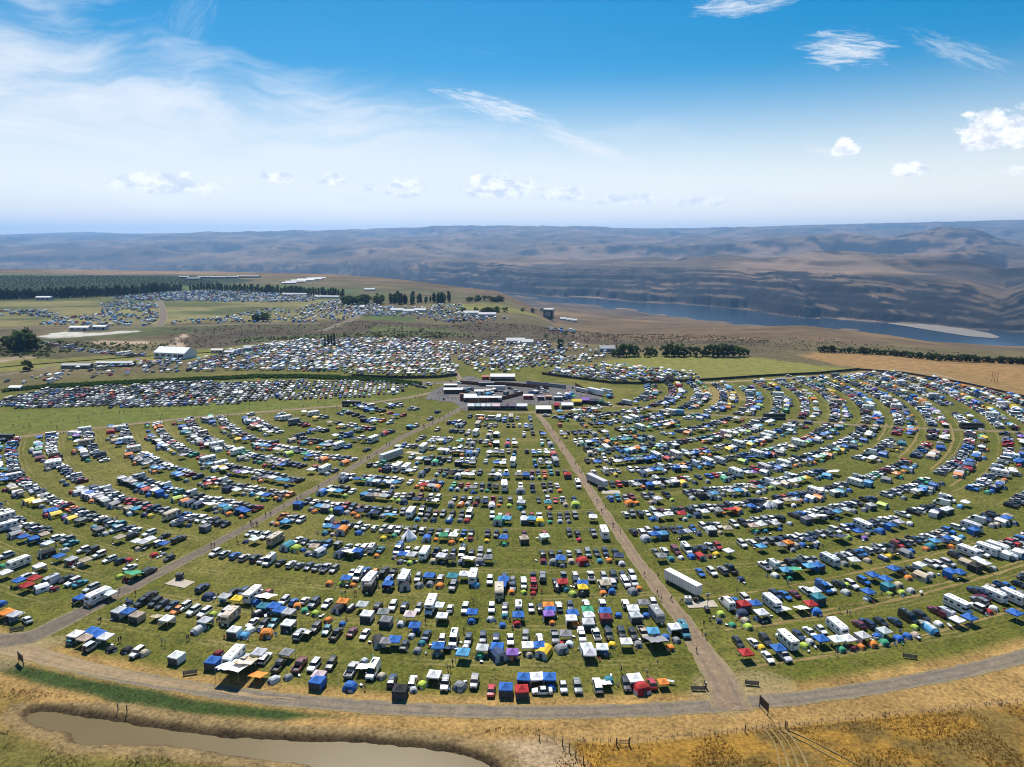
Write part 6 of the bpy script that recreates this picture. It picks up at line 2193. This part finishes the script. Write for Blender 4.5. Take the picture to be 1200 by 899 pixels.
# portable toilets in a long row
for i in range(34):
    t = i / 33
    px, py = 618 + 44 * t, 450.0 + 5.2 * t
    x, y = at(px, py)
    if i == 0:
        bw, br, bd = MB(), MB(), MB()
        bw.box(0, 0, 1.05, 1.1, 1.1, 2.1, 0)
        br.box(0, 0, 2.2, 1.15, 1.15, .22, 0, .75, .75)
        bd.box(0, -.57, 1.0, .75, .04, 1.75, 4)
        tm = (bw.mesh('cabin', BMATS), br.mesh('roof', BMATS), bd.mesh('door', BMATS))
    r = bpy.data.objects.new('portable_toilet', None)
    COL.objects.link(r)
    r.location = (x, y, .06)
    r.rotation_euler = (0, 0, -.25)
    r['category'] = 'toilet'
    r['group'] = 'portable toilets behind the yard'
    for pn, me, c in zip(('cabin', 'roof', 'door'), tm, ((.05, .07, .12), (.12, .14, .18), (.1, .1, .1))):
        part(pn, me, r, c)
    THINGS.append(dict(o=r, look='dark blue portable toilet', x=x, y=y, where=('long row behind the paved yard', i), label=None))

# buildings on the plateau
shed('marquee', 'big white event marquee behind the left car park', 'marquee', 201, 420.5, 31, 16, 5.0, 4.2, (.62, .64, .68), (.82, .82, .82), rot=math.radians(-14), nwin=5)
for i, (px, py, w, l, h, wc, rc, lb) in enumerate(((88, 432, 26, 7, 3, (.2, .19, .18), (.36, .37, .40), 'long low grey roofed shed at the left edge of the far camp'), (133, 429.5, 34, 8, 3.2, (.18, .17, .16), (.42, .43, .46), 'longest pale roofed shed left of the white event marquee'), (17, 458, 9, 6, 2.6, (.5, .5, .5), (.75, .75, .74), 'small white roofed tent at the left end of the hedge'),
                                                  (92, 388, 22, 9, 4, (.6, .6, .58), (.7, .7, .68), 'white building at the far edge of the pale gravel lot'), (116, 387, 15, 8, 4, (.55, .55, .55), (.66, .66, .66), 'smaller white building right of the one at the gravel lot'), (254, 414, 12, 6, 3.2, (.45, .44, .42), (.6, .55, .5), 'tan roofed cabin right of the white event marquee'),
                                                  (268, 416, 9, 6, 3, (.3, .3, .32), (.5, .52, .56), 'grey cabin between the tan roofed cabin and dense camp'), (50, 352, 26, 12, 5, (.4, .4, .42), (.55, .56, .6), 'grey barn in front of the shelterbelt'), (290, 413, 8, 5, 5, (.6, .6, .6), (.7, .7, .7), 'tall pale cabin at the edge of the dense camp'))):
    shed('shed', lb, 'building', px, py, w, l, h, h * .35, wc, rc, terr=py < 400)
for i, (px, py, w) in enumerate(((338, 333, 30), (346, 331.5, 44), (354, 330, 52), (362, 328.8, 56), (370, 327.6, 44))):
    shed('greenhouse', ['nearest', 'second nearest', 'middle', 'second farthest', 'farthest'][i] + ' of the long white greenhouse roofs on the plateau', 'greenhouse', px, py, w * 1.1, 10, 3, 2.0, (.4, .4, .4), (.50, .51, .53), group='greenhouses on the plateau', nwin=2, terr=True, rot=.35)
for i, (px, py, w) in enumerate(((215, 326, 60), (226, 328, 75), (240, 326, 90), (256, 326.5, 80), (272, 326, 70), (285, 325.5, 80), (298, 325.5, 50))):
    shed('warehouse', ORD[i].replace('front', 'first') + ' from left of the grey packing sheds beyond the shelterbelt', 'building', px, py, w * .5, 18, 4, 1.6, (.14, .15, .17), (.26, .27, .29), group='packing sheds beyond the shelterbelt', nwin=3, terr=True)
for i, (px, py, w, lb) in enumerate(((421, 362, 22, 'white dome topped tent at the left of the concert ground'), (465, 366, 26, 'leftmost white marquee in the row along the concert road'), (479, 367, 22, 'second white marquee in the row along the concert road'), (492, 366, 24, 'right white marquee in the row along the concert road'), (552, 369, 30, 'grey white peaked tent near the concert lawn'),
                                     (571, 371, 34, 'broad bright white marquee below the concert lawn'), (660, 375.5, 16, 'white tent right of the dark stage, nearest of three'), (667, 376.5, 14, 'white tent right of the dark stage, middle of three'), (673, 377.5, 14, 'white tent right of the dark stage, farthest of three'),
                                     (604, 403, 26, 'long white marquee at the back edge of the far camp'), (618, 404.5, 16, 'short white marquee beside the long one at the back of the camp'), (712, 412.5, 20, 'pale grey marquee left of the tree line'), (433, 341, 30, 'white round roofed tent among the trees of the concert ground'))):
    marquee(lb, px, py, w * .72, 9, 3.0, 2.4, (.55, .55, .56) if i != 11 else (.32, .33, .34), terr=True, open_front=False)
marquee('long narrow white marquee in front of the shelterbelt', 345, 346.5, 48, 7, 2.6, 2, (.5, .5, .51), terr=True, open_front=False, rot=-.12)
marquee('long narrow white marquee right of the other below the shelterbelt', 383, 349.5, 48, 7, 2.6, 2, (.5, .5, .51), terr=True, open_front=False, rot=-.2)
# the stage, seen from behind and from the side
x, y, z = ground_at(643, 374)
r = thing('concert_stage', 'dark concert stage house with a pale roof above the river', 'stage', x, y + 8, z, -.25)
b = MB(); b.box(0, 0, 7.0, 15, 14, 16.0); part('wall', b, r, (.022, .025, .03))
b = MB(); b.box(0, 0, 16.0, 18, 17, 1.6, 0, .94, .94); part('roof', b, r, (.55, .56, .57))
for sx in (-1, 1):
    for sy in (-1, 1):
        b = MB(); b.box(sx * 8.2, sy * 7.7, 7.5, .7, .7, 16.5, 4); part('tower', b, r)
b = MB(); b.box(0, -7.2, 8.5, 11, .2, 9, 4); part('back_screen', b, r)
b = MB(); b.box(0, -9.5, 1.2, 16, 4, 2.4, 0); part('loading_deck', b, r, (.2, .2, .2))
for i in range(15):
    px = 560 + i * 11.5 + random.uniform(-3, 3)
    xx = (px - CX) / F * CT * 16600
    z = float(terrain(np.array([xx]), np.array([16300.]))[0])
    b = MB()
    b.cyl((0, 0, -10), (0, 0, 80), 2.6, 6, 3, 1.4)
    b.box(0, 0, 81, 4, 8, 4, 3)
    for k in range(3):
        a = 2.09 * k + i
        b.cyl((0, -5, 81), (math.cos(a) * 42, -5, 81 + math.sin(a) * 42), 1.3, 4, 3, .5)
    if i == 0:
        wm = b.mesh('wind_turbine', BMATS)
    o = link('wind_turbine', wm)
    o.location = (xx, 16300, z)
    o['category'] = 'wind turbine'
    o['group'] = 'wind turbines on the far ridge'
    THINGS.append(dict(o=o, look='tiny white wind turbine', x=xx, y=16300, where=('far ridge above the canyon', px), label=None))

# ---------------------------------------------------------------- signs, barriers, fences and pads at the front
def sign(label, px, py, w, h, rot):
    x, y = at(px, py)
    r = thing('sign_board', label, 'sign', x, y, 0, rot)
    b = MB(); b.box(0, 0, 1.9, w, .10, h, 0); part('board', b, r, (.045, .03, .022))
    for s_ in (-1, 1):
        b = MB(); b.box(s_ * (w / 2 + .08), 0, (2.0 + h / 2) / 2, .16, .16, 2.0 + h / 2 + .1, 5); part('post', b, r, mats=BMATS)
    for s_ in (-1, 1):
        b = MB(); b.box(0, -.02, 1.9 + s_ * (h / 2 + .05), w + .3, .16, .1, 5); part('rail', b, r)


sign('dark wooden sign board on two posts beside the left lane junction', 25, 778, 2.9, 1.7, math.radians(-38))
sign('tall dark sign board seen edge on outside the right lane entrance', 894.8, 833.5, 2.9, 1.8, math.radians(-75))


def barrier(label, px, py, rot):
    x, y = at(px, py)
    r = thing('barrier_panel', label, 'barrier', x, y, 0, rot)
    for k in range(5):
        b = MB(); b.box(0, 0, .22 + k * .2, 2.9, .05, .16, 0); part('slat', b, r, (.075, .075, .08))
    for s_ in (-1, 1):
        b = MB(); b.box(s_ * 1.5, 0, .6, .12, .12, 1.25, 2); part('post', b, r)


barrier('low dark slatted barrier at the left lane corner', 20, 739, .4)
barrier('low dark slatted barrier in the grass left of the large white tarp', 223, 790.5, .25)
barrier('low dark slatted barrier left of the right lane entrance', 818, 809, -.05)
barrier('low dark slatted barrier right of the right lane entrance', 881, 803, -.15)
barrier('low dark slatted barrier at the outer edge of the right field', 1066, 771.5, -.28)
x, y = at(827, 807)
r = thing('bollard_post', 'short dark post at the end of the barrier left of the lane', 'post', x, y)
b = MB(); b.cyl((0, 0, 0), (0, 0, 1.5), .2, 8, 2); part('post', b, r)
b = MB(); b.cyl((0, 0, 1.5), (0, 0, 1.62), .24, 8, 4); part('cap', b, r)


def wire_fence(label, pts, seg=3.0, h=1.25, thick=.045, big=()):
    P = np.array([at(*p) for p in pts])
    d = np.concatenate([[0], np.cumsum(np.hypot(*np.diff(P, axis=0).T))])
    n = max(2, int(round(d[-1] / seg)) + 1)
    t = np.linspace(0, d[-1], n)
    X, Y = np.interp(t, d, P[:, 0]), np.interp(t, d, P[:, 1])
    r = thing('wire_fence', label, 'fence', X[0], Y[0])
    for i in range(n):
        b = MB()
        k = .12 if i in big or i == 0 or i == n - 1 else thick
        b.cyl((0, 0, -.1), (random.uniform(-.05, .05), 0, h * random.uniform(.9, 1.1) + (.35 if k > .1 else 0)), k, 6, 5)
        part('post', b, r, off=(X[i] - X[0], Y[i] - Y[0], 0))
    for zz in (.45, .8, 1.12):
        b = MB()
        for i in range(n - 1):
            b.cyl((X[i] - X[0], Y[i] - Y[0], zz), (X[i + 1] - X[0], Y[i + 1] - Y[0], zz), .012, 3, 4)
        part('wire', b, r)


wire_fence('wire fence on wooden posts running down to the photo bottom', [(659, 874), (668, 882), (676, 890), (688, 899), (700, 912)], 2.2, 1.5, .10, range(9))
wire_fence('thin wire fence along the dry verge left of the field gate', [(632, 868), (659, 870), (722, 873)], 1.6)
wire_fence('wire fence on sparse posts along the golden field', [(737, 874), (800, 866), (873, 858)], 2.0)
wire_fence('wire field gate fence below the edge-on sign', [(873, 858), (920, 853)], 1.3, 1.3, .05)
wire_fence('wire fence far right along the golden field', [(922, 853), (1000, 845), (1100, 835), (1210, 822)], 4.0)
x, y = at(730, 874)
r = thing('field_gate', 'wooden field gate between two posts at the golden field', 'gate', x, y, 0, .05)
for s_ in (-1, 1):
    b = MB(); b.cyl((s_ * 1.3, 0, 0), (s_ * 1.3, 0, 1.9), .12, 7, 5); part('post', b, r)
for zz in (.5, .85, 1.2):
    b = MB(); b.box(0, 0, zz, 2.4, .06, .09, 5); part('rail', b, r)
for px, py, lb in ((138.5, 833, 'left of two dark posts on the bank above the pond'), (149, 835, 'right of two dark posts on the bank above the pond')):
    x, y = at(px, py)
    r = thing('marker_post', lb, 'post', x, y)
    b = MB(); b.cyl((0, 0, 0), (0, 0, 1.7), .11, 7, 5); part('post', b, r)
    b = MB(); b.cyl((0, 0, 1.7), (0, 0, 1.8), .13, 7, 2); part('cap', b, r)

M_PAD = plain('pale_ground_sheet', (.36, .31, .245), .8, 0, .3, .12, .6)
for px, py, w, l, rot, lb in ((211, 683.5, 7.5, 4.2, -.35, 'left'), (822, 708.5, 8.5, 3.6, .1, 'right'), (716, 577, 7.5, 4.0, 0, 'far'), (486, 531, 8.5, 3.4, -.3, 'lane')):
    x, y = at(px, py)
    b = MB()
    b.box(0, 0, .08, w, l, .16, 0)
    o = link('concrete_pad', b.mesh('concrete_pad', [M_PAD]), kind='structure')
    o.location = (x, y, 0)
    o.rotation_euler = (0, 0, rot)


def tank(label, px, py, col, s_=1.0):
    x, y = at(px, py)
    r = thing('water_tank', label, 'water tank', x, y, .16)
    b = MB(); b.box(0, 0, .72 * s_, 1.5 * s_, 1.2 * s_, 1.1 * s_, 0); part('tank', b, r, col)
    b = MB(); b.box(0, 0, .1, 1.6 * s_, 1.3 * s_, .16, 5); part('pallet', b, r)
    b = MB(); b.cyl((0, 0, 1.27 * s_), (0, 0, 1.38 * s_), .25 * s_, 8, 2); part('lid', b, r)


tank('dark water tank on the tan pad beside the left dirt lane', 211, 678.5, (.05, .05, .055), 1.3)
tank('pale water tank on the tan pad beside the right dirt lane', 806, 706, (.55, .55, .55), 1.2)
tank('black water tank second on the tan pad of the right lane', 815, 705, (.03, .03, .03), .8)
tank('dark water tank on the far pad of the right lane', 703, 574.5, (.05, .05, .06), 1.2)


def mast(label, px, py, h):
    x, y = at(px, py)
    r = thing('light_tower', label, 'light tower', x, y)
    b = MB(); b.box(0, 0, .65, 1.2, 1.9, .9, 2); part('generator', b, r)
    b = MB(); b.cyl((0, 0, .7), (0, 0, h), .06, 6, 4); part('mast', b, r)
    for s_ in (-1, 1):
        b = MB(); b.box(s_ * .4, 0, h + .1, .5, .25, .35, 4); part('lamp', b, r)


mast('dark light tower on the grass just below the right lane pad', 828.5, 716, 5.0)
for px, py, h, lb in ((640, 449, 9, 'tall light tower behind the row of portable toilets'), (561, 478, 7, 'light tower at the yard front left of the lane crossing'), (528, 447, 8, 'light tower by the road junction behind the yard'), (671, 455, 8, 'light tower in front of the yard trailers'), (520, 468, 6, 'light tower in the grass left of the yard')):
    mast(lb, px, py, h)
for px, lb in ((1162, 'left'), (1165, 'middle'), (1168.5, 'right')):
    x, y, z = ground_at(px, 448)
    r = thing('power_pole', lb + ' pole of the three poles in the golden field', 'pole', x, y, z)
    b = MB(); b.cyl((0, 0, -.3), (0, 0, 7.5), .16, 6, 5, .10); part('pole', b, r)
    b = MB(); b.box(0, 0, 6.9, 1.6, .1, .12, 5); part('crossarm', b, r)

# ---------------------------------------------------------------- people
M_SKIN = plain('skin', (.42, .25, .17), .6)
M_HAIR = plain('hair', (.05, .032, .02), .7)
M_SHIRT = obj_color_mat('shirt', .8, .2, 0, .04)
M_LEGS = plain('trousers', (.05, .055, .075), .85)


def person_mesh(name, pose):
    """one skinned figure: joints with radii, grown into a continuous body"""
    V, E, R = [], [], []

    def j(p, r, parent=None):
        V.append(p)
        R.append(r)
        if parent is not None:
            E.append((parent, len(V) - 1))
        return len(V) - 1
    s = pose
    pel = j((0, 0, .95), .135)
    wst = j((0, 0, 1.10), .115, pel)
    ch = j((0, -.01, 1.32), .145, wst)
    nb = j((0, 0, 1.47), .062, ch)
    hd = j((0, -.015, 1.60), .085, nb)
    j((0, -.02, 1.70), .072, hd)
    j((0, -.11, 1.60), .016, hd)
    for sd, st_, arm in ((-1, s['stride'], s['armL']), (1, -s['stride'], s['armR'])):
        hp = j((sd * .09, 0, .88), .088, pel)
        kn = j((sd * .10, -st_ * .55 - .02, .50), .062, hp)
        an = j((sd * .10, -st_ * .75 + .06 * abs(st_), .09), .042, kn)
        j((sd * .11, -st_ * .75 - .16, .035), .035, an)
        sh = j((sd * .185, 0, 1.41), .060, ch)
        eb = j((sd * .245, arm[0] * .12, 1.14), .045, sh)
        wr = j((sd * .235 + arm[2] * sd, arm[0] * .2 - arm[1] * .22, 1.14 - .25 * (1 - arm[1] * .9)), .034, eb)
        d = (Vector(V[wr]) - Vector(V[eb])).normalized()
        pm = Vector(V[wr]) + d * .07
        pi_ = j(tuple(pm), .032, wr)
        for q in range(4):
            o_ = Vector((0, -.024 + .016 * q, 0))
            f1 = j(tuple(pm + d * .05 + o_), .010, pi_)
            j(tuple(pm + d * (.085 + .01 * (q in (1, 2))) + o_ + Vector((-sd * .012, 0, 0))), .008, f1)
        j(tuple(Vector(V[wr]) + d * .04 + Vector((0, -.045, 0))), .010, wr)
    me = bpy.data.meshes.new(name + '_frame')
    me.from_pydata(V, E, [])
    o = bpy.data.objects.new(name + '_frame', me)
    COL.objects.link(o)
    md = o.modifiers.new('skin', 'SKIN')
    for i, sv in enumerate(me.skin_vertices[0].data):
        sv.radius = (R[i], R[i])
        sv.use_root = i == 0
    sb_ = o.modifiers.new('sub', 'SUBSURF')
    sb_.levels = 1
    dg = bpy.context.evaluated_depsgraph_get()
    out = bpy.data.meshes.new_from_object(o.evaluated_get(dg))
    bpy.data.objects.remove(o)
    out.name = name
    out.materials.clear()
    for m_ in (M_SHIRT, M_SKIN, M_LEGS, M_HAIR, M_TRIM):
        out.materials.append(m_)
    for p in out.polygons:
        c = p.center
        if c.z > 1.66 or (c.z > 1.56 and c.y > .03):
            k = 3
        elif c.z > 1.49:
            k = 1
        elif c.z < .09:
            k = 4
        elif c.z < .52:
            k = 1
        elif c.z < 1.0 and abs(c.x) < .2:
            k = 2
        elif abs(c.x) > .2 and c.z < 1.24:
            k = 1
        else:
            k = 0
        p.material_index = k
        p.use_smooth = True
    return out


PERSON = [(person_mesh('person', p), t) for p, t in (
    (dict(stride=0.04, armL=(0, .05, 0), armR=(0, .1, 0)), 'standing'), (dict(stride=.42, armL=(1.2, .15, 0), armR=(-1.2, .2, 0)), 'walking'), (dict(stride=-.36, armL=(-1.0, .3, 0), armR=(1.0, .2, 0)), 'walking'), (dict(stride=.06, armL=(0, .95, -.05), armR=(0, .2, 0)), 'standing'))]
SHIRTC = [('dark', (.03, .03, .035)), ('black', (.015, .015, .016)), ('grey', (.2, .2, .21)), ('white', (.7, .7, .7)), ('blue', (.05, .12, .36)), ('red', (.4, .04, .04)), ('green', (.06, .2, .09)), ('tan', (.4, .32, .22))]


def person(px, py, where):
    x, y = at(px, py)
    me, t = random.choice(PERSON)
    o = link('person', me)
    c = random.choice(SHIRTC[:4] + SHIRTC)
    o.color = (*c[1], 1)
    o.location = (x, y, .12 if py > 810 else .02)
    o.rotation_euler = (0, 0, random.uniform(0, 6.28))
    s_ = random.uniform(.98, 1.1)
    o.scale = (s_, s_, s_)
    o['category'] = 'person'
    o['group'] = 'people about the camp'
    THINGS.append(dict(o=o, look=f'{t} person in {c[0]} top', x=x, y=y, where=(where, px), label=None))


def zoomed(ox, oy, s_, pts):
    return [(ox + a / s_, oy + b_ / s_) for a, b_ in pts]


pts = zoomed(380, 680, 6.42, [(930, 680), (948, 685), (965, 640), (305, 825), (1120, 180), (1050, 400), (762, 330), (135, 120), (160, 118), (225, 115), (240, 118)]) \
    + zoomed(700, 660, 5.62, [(310, 88), (400, 98), (395, 212), (420, 250), (487, 250), (545, 268), (557, 268), (615, 255), (648, 260), (660, 260), (723, 240), (700, 415), (688, 470), (712, 498), (652, 590), (397, 675), (157, 722), (325, 738), (706, 815), (730, 235)]) \
    + zoomed(100, 660, 6.42, [(105, 448), (118, 446), (380, 245), (260, 215), (765, 585), (778, 580), (603, 612), (578, 610), (268, 590), (252, 600), (740, 128)]) \
    + zoomed(840, 600, 4.994, [(262, 150), (278, 150), (412, 432), (424, 436), (118, 478), (717, 588), (762, 604), (778, 606), (698, 838), (600, 120)]) + zoomed(1020, 600, 4.994, [(592, 672), (710, 362), (600, 165), (620, 170)]) \
    + zoomed(240, 580, 7.49, [(808, 60), (880, 80), (890, 80), (660, 215), (580, 180), (415, 270), (425, 278), (452, 270), (462, 274), (58, 462), (85, 462), (278, 400), (1158, 410)]) \
    + zoomed(0, 480, 6, [(95, 122), (200, 130), (217, 130), (360, 108), (600, 95), (842, 30), (656, 34), (390, 34), (135, 64), (345, 190), (875, 136), (1105, 48), (1140, 48), (430, 180), (450, 178), (650, 180), (600, 165), (55, 250), (40, 665), (155, 705), (325, 770), (825, 780), (850, 590), (1035, 30), (1020, 122)]) \
    + zoomed(380, 440, 6, [(545, 200), (640, 160), (455, 215), (475, 212), (330, 230), (600, 185), (660, 140), (690, 130), (800, 130), (830, 120), (870, 160), (900, 170), (920, 170), (845, 330), (840, 345), (800, 350), (785, 365), (825, 345), (590, 480), (605, 470), (500, 530), (420, 560), (335, 640), (345, 605), (320, 590), (305, 590), (370, 560), (75, 780), (960, 245), (975, 250), (985, 240), (640, 600), (95, 700), (450, 350), (840, 300)])
names = [(380, 'near the front middle rows'), (0, '')]
for px, py in pts:
    wh = field(*at(px, py))[0]
    person(px, py, wh.replace('front row', 'front row'))
for lane, n, wh in ((laneB, 22, 'on the left dirt lane'), (laneC, 16, 'on the right dirt lane')):
    P = np.array(lane)
    d = np.concatenate([[0], np.cumsum(np.hypot(*np.diff(P, axis=0).T))])
    for k in range(n):
        t = random.uniform(.25, .98) * d[-1]
        x, y = np.interp(t, d, P[:, 0]) + random.uniform(-1.5, 1.5), np.interp(t, d, P[:, 1])
        q = (y * CT + H * ST)
        px, py = CX + F * x / q, CY + F * (H * CT - y * ST) / q
        person(px, py, wh)
for k in range(55):
    px, py = random.choice([(random.uniform(505, 548), random.uniform(450, 470)), (random.uniform(548, 625), random.uniform(474, 483)), (random.uniform(640, 690), random.uniform(462, 474)), (random.uniform(600, 650), random.uniform(458, 474))])
    person(px, py, 'in the paved yard')
for k in range(46):
    px, py = random.uniform(20, 460), random.uniform(482, 505)
    person(px, py - (px - 20) * .045, 'on the open left field')

# ---------------------------------------------------------------- folding chairs, tables and cool boxes in the front rows
def chair_mb():
    b = MB()
    b.box(0, 0, .42, .5, .46, .04, 0)
    b.box(0, .24, .70, .5, .05, .5, 0)
    for sx in (-.24, .24):
        for sy in (-.2, .22):
            b.box(sx, sy, .22, .03, .03, .44, 2)
        b.box(sx, .02, .62, .05, .42, .03, 2)
    return b


def cool_mb():
    b = MB()
    b.box(0, 0, .2, .75, .42, .40, 0)
    b.box(0, 0, .43, .78, .45, .07, 4)
    return b


def table_mb():
    b = MB()
    b.box(0, 0, .72, 1.7, .72, .04, 1)
    for sx in (-.75, .75):
        for sy in (-.3, .3):
            b.box(sx, sy, .36, .04, .04, .70, 2)
    return b


SMALL = {'chair': ('folding_chair', 'folding chair', 'chair', chair_mb().mesh('folding_chair', TM)), 'cool': ('cool_box', 'cool box', 'cool box', cool_mb().mesh('cool_box', TM)), 'table': ('folding_table', 'folding table', 'table', table_mb().mesh('folding_table', TM))}
host = [t for t in THINGS if t['o'].get('category') in ('canopy', 'tent') and t['y'] < 235]
n_small = 0
for t in host:
    for q in range(random.choice([0, 0, 1, 1, 2, 3])):
        k = pick([('chair', 7), ('cool', 3), ('table', .8)])
        nm, look, cat, me = SMALL[k]
        a = random.uniform(0, 6.28)
        x, y = t['x'] + math.cos(a) * 2.5, t['y'] + math.sin(a) * 2.3
        if not open_ground(x, y, 3.0) or math.hypot(x - CC[0], y - CC[1]) > 350.5:
            continue
        o = link(nm, me)
        cl = pick([('b', 4), ('g', 4), ('r', 2), ('e', 2), ('k', 4), ('n', 3), ('o', 1), ('w', 2)])
        o.color = jitter(PAL[cl][1])
        o.location = (x, y, .01)
        o.rotation_euler = (0, 0, random.uniform(0, 6.28))
        o['category'] = cat
        o['group'] = {'chair': 'folding chairs about the tents', 'cool': 'cool boxes about the tents', 'table': 'folding tables about the tents'}[k]
        THINGS.append(dict(o=o, look=(PAL[cl][0] if k != 'table' else 'pale') + ' ' + look, x=x, y=y, where=(t['where'][0], t['where'][1]), label=None))

# ---------------------------------------------------------------- labels: every thing gets the words that single it out
def article(s):
    return ('an ' if s[0] in 'aeiou' else 'a ') + s


cats = {}
for t in THINGS:
    if t['label'] is None and t['look'] is None:
        t['look'] = t['o'].get('category')
XY = np.array([(t['x'], t['y']) for t in THINGS])
fields = [i for i, t in enumerate(THINGS) if t['label'] is None and t['where']]
first = {}
for i in fields:
    t = THINGS[i]
    w = t['where'][0]
    sep = ' ' if w.startswith(('on ', 'in ', 'near ')) else ' in the '
    t['base'] = t['look'] + sep + w
    first.setdefault(t['base'], []).append(i)
used = set(t['label'] for t in THINGS if t['label'])
NUM = ['first', 'second', 'third', 'fourth', 'fifth', 'sixth', 'seventh', 'eighth', 'ninth', 'tenth', 'eleventh', 'twelfth', 'thirteenth', 'fourteenth', 'fifteenth', 'sixteenth', 'seventeenth', 'eighteenth', 'nineteenth', 'twentieth']


def ordinal(k):
    if k >= 100:
        return 'hundred-and-' + ordinal(k - 100)
    if k == 99:
        return 'hundredth'
    if k < 20:
        return NUM[k]
    tens = ['twenty', 'thirty', 'forty', 'fifty', 'sixty', 'seventy', 'eighty', 'ninety']
    q, r_ = divmod(k + 1, 10)
    return tens[q - 2] + '-' + NUM[r_ - 1] if r_ else tens[q - 2][:-1] + 'ieth'


BIG = {'car', 'tent', 'canopy', 'van', 'motorhome', 'caravan', 'pickup truck', 'tarp'}
for base, ids in first.items():
    if len(ids) == 1:
        THINGS[ids[0]]['label'] = base
        used.add(base)
        continue
    ids = sorted(ids, key=lambda i: THINGS[i]['x'] / max(1, THINGS[i]['y']))
    # try what stands right beside it
    cand = {}
    for i in ids:
        d = np.hypot(XY[:, 0] - XY[i, 0], XY[:, 1] - XY[i, 1])
        d[i] = 1e9
        nb = [j for j in np.argsort(d)[:6] if d[j] < 5.5 and THINGS[j]['o'].get('category') in BIG and THINGS[j]['look'] and THINGS[j]['look'] != THINGS[i]['look']]
        cand[i] = [THINGS[j]['look'] for j in nb]
    taken_nb = {}
    for i in ids:
        for c in cand[i][:3]:
            taken_nb.setdefault(c, []).append(i)
    for k, i in enumerate(ids):
        t = THINGS[i]
        lab = None
        for c in cand[i][:3]:
            if len(taken_nb[c]) == 1:
                l = f"{base}, beside {article(c)}"
                if len(l.split()) <= 16 and l not in used:
                    lab = l
                    break
        if lab is None:
            if k == len(ids) - 1:
                lab = f"rightmost {base}"
            elif k == 0:
                lab = f"leftmost {base}"
            else:
                lab = f"{ordinal(k)} {t['look']} from the left{base[len(t['look']):]}"
        t['label'] = lab
        used.add(lab)
for t in THINGS:
    w_ = (t['label'] or t['look']).replace('-', ' ').split()
    if len(w_) > 16:
        for short in (lambda q: q.replace(' in the ', ' in '), lambda q: q.replace(' standing person', ' person').replace(' walking person', ' person'), lambda q: q.replace(' of the ', ' of ')):
            if len(t['label'].replace('-', ' ').split()) > 16:
                t['label'] = short(t['label'])
    t['o']['label'] = t['label'] or t['look']

# ---------------------------------------------------------------- haze
hz = bpy.data.materials.new('air')
hz.use_nodes = True
hz.node_tree.nodes.clear()
HN = NT(hz.node_tree)
vol = HN.n('ShaderNodeVolumePrincipled')
vol.inputs['Color'].default_value = (.26, .53, .95, 1)
vol.inputs["Density"].default_value = 5.6e-5
vol.inputs['Anisotropy'].default_value = 0.35
ho = HN.n('ShaderNodeOutputMaterial')
hz.node_tree.links.new(vol.outputs[0], ho.inputs['Volume'])
hv = [(sx * 27500., sy * 27500., z) for z in (-330., 640.) for sx, sy in ((-1, -1), (1, -1), (1, 1), (-1, 1))]
hf = [(0, 3, 2, 1), (4, 5, 6, 7), (0, 1, 5, 4), (1, 2, 6, 5), (2, 3, 7, 6), (3, 0, 4, 7)]
hm = bpy.data.meshes.new('haze')
hm.from_pydata(hv, [], hf)
hm.materials.append(hz)
hm.update()
link('haze', hm, kind='stuff')
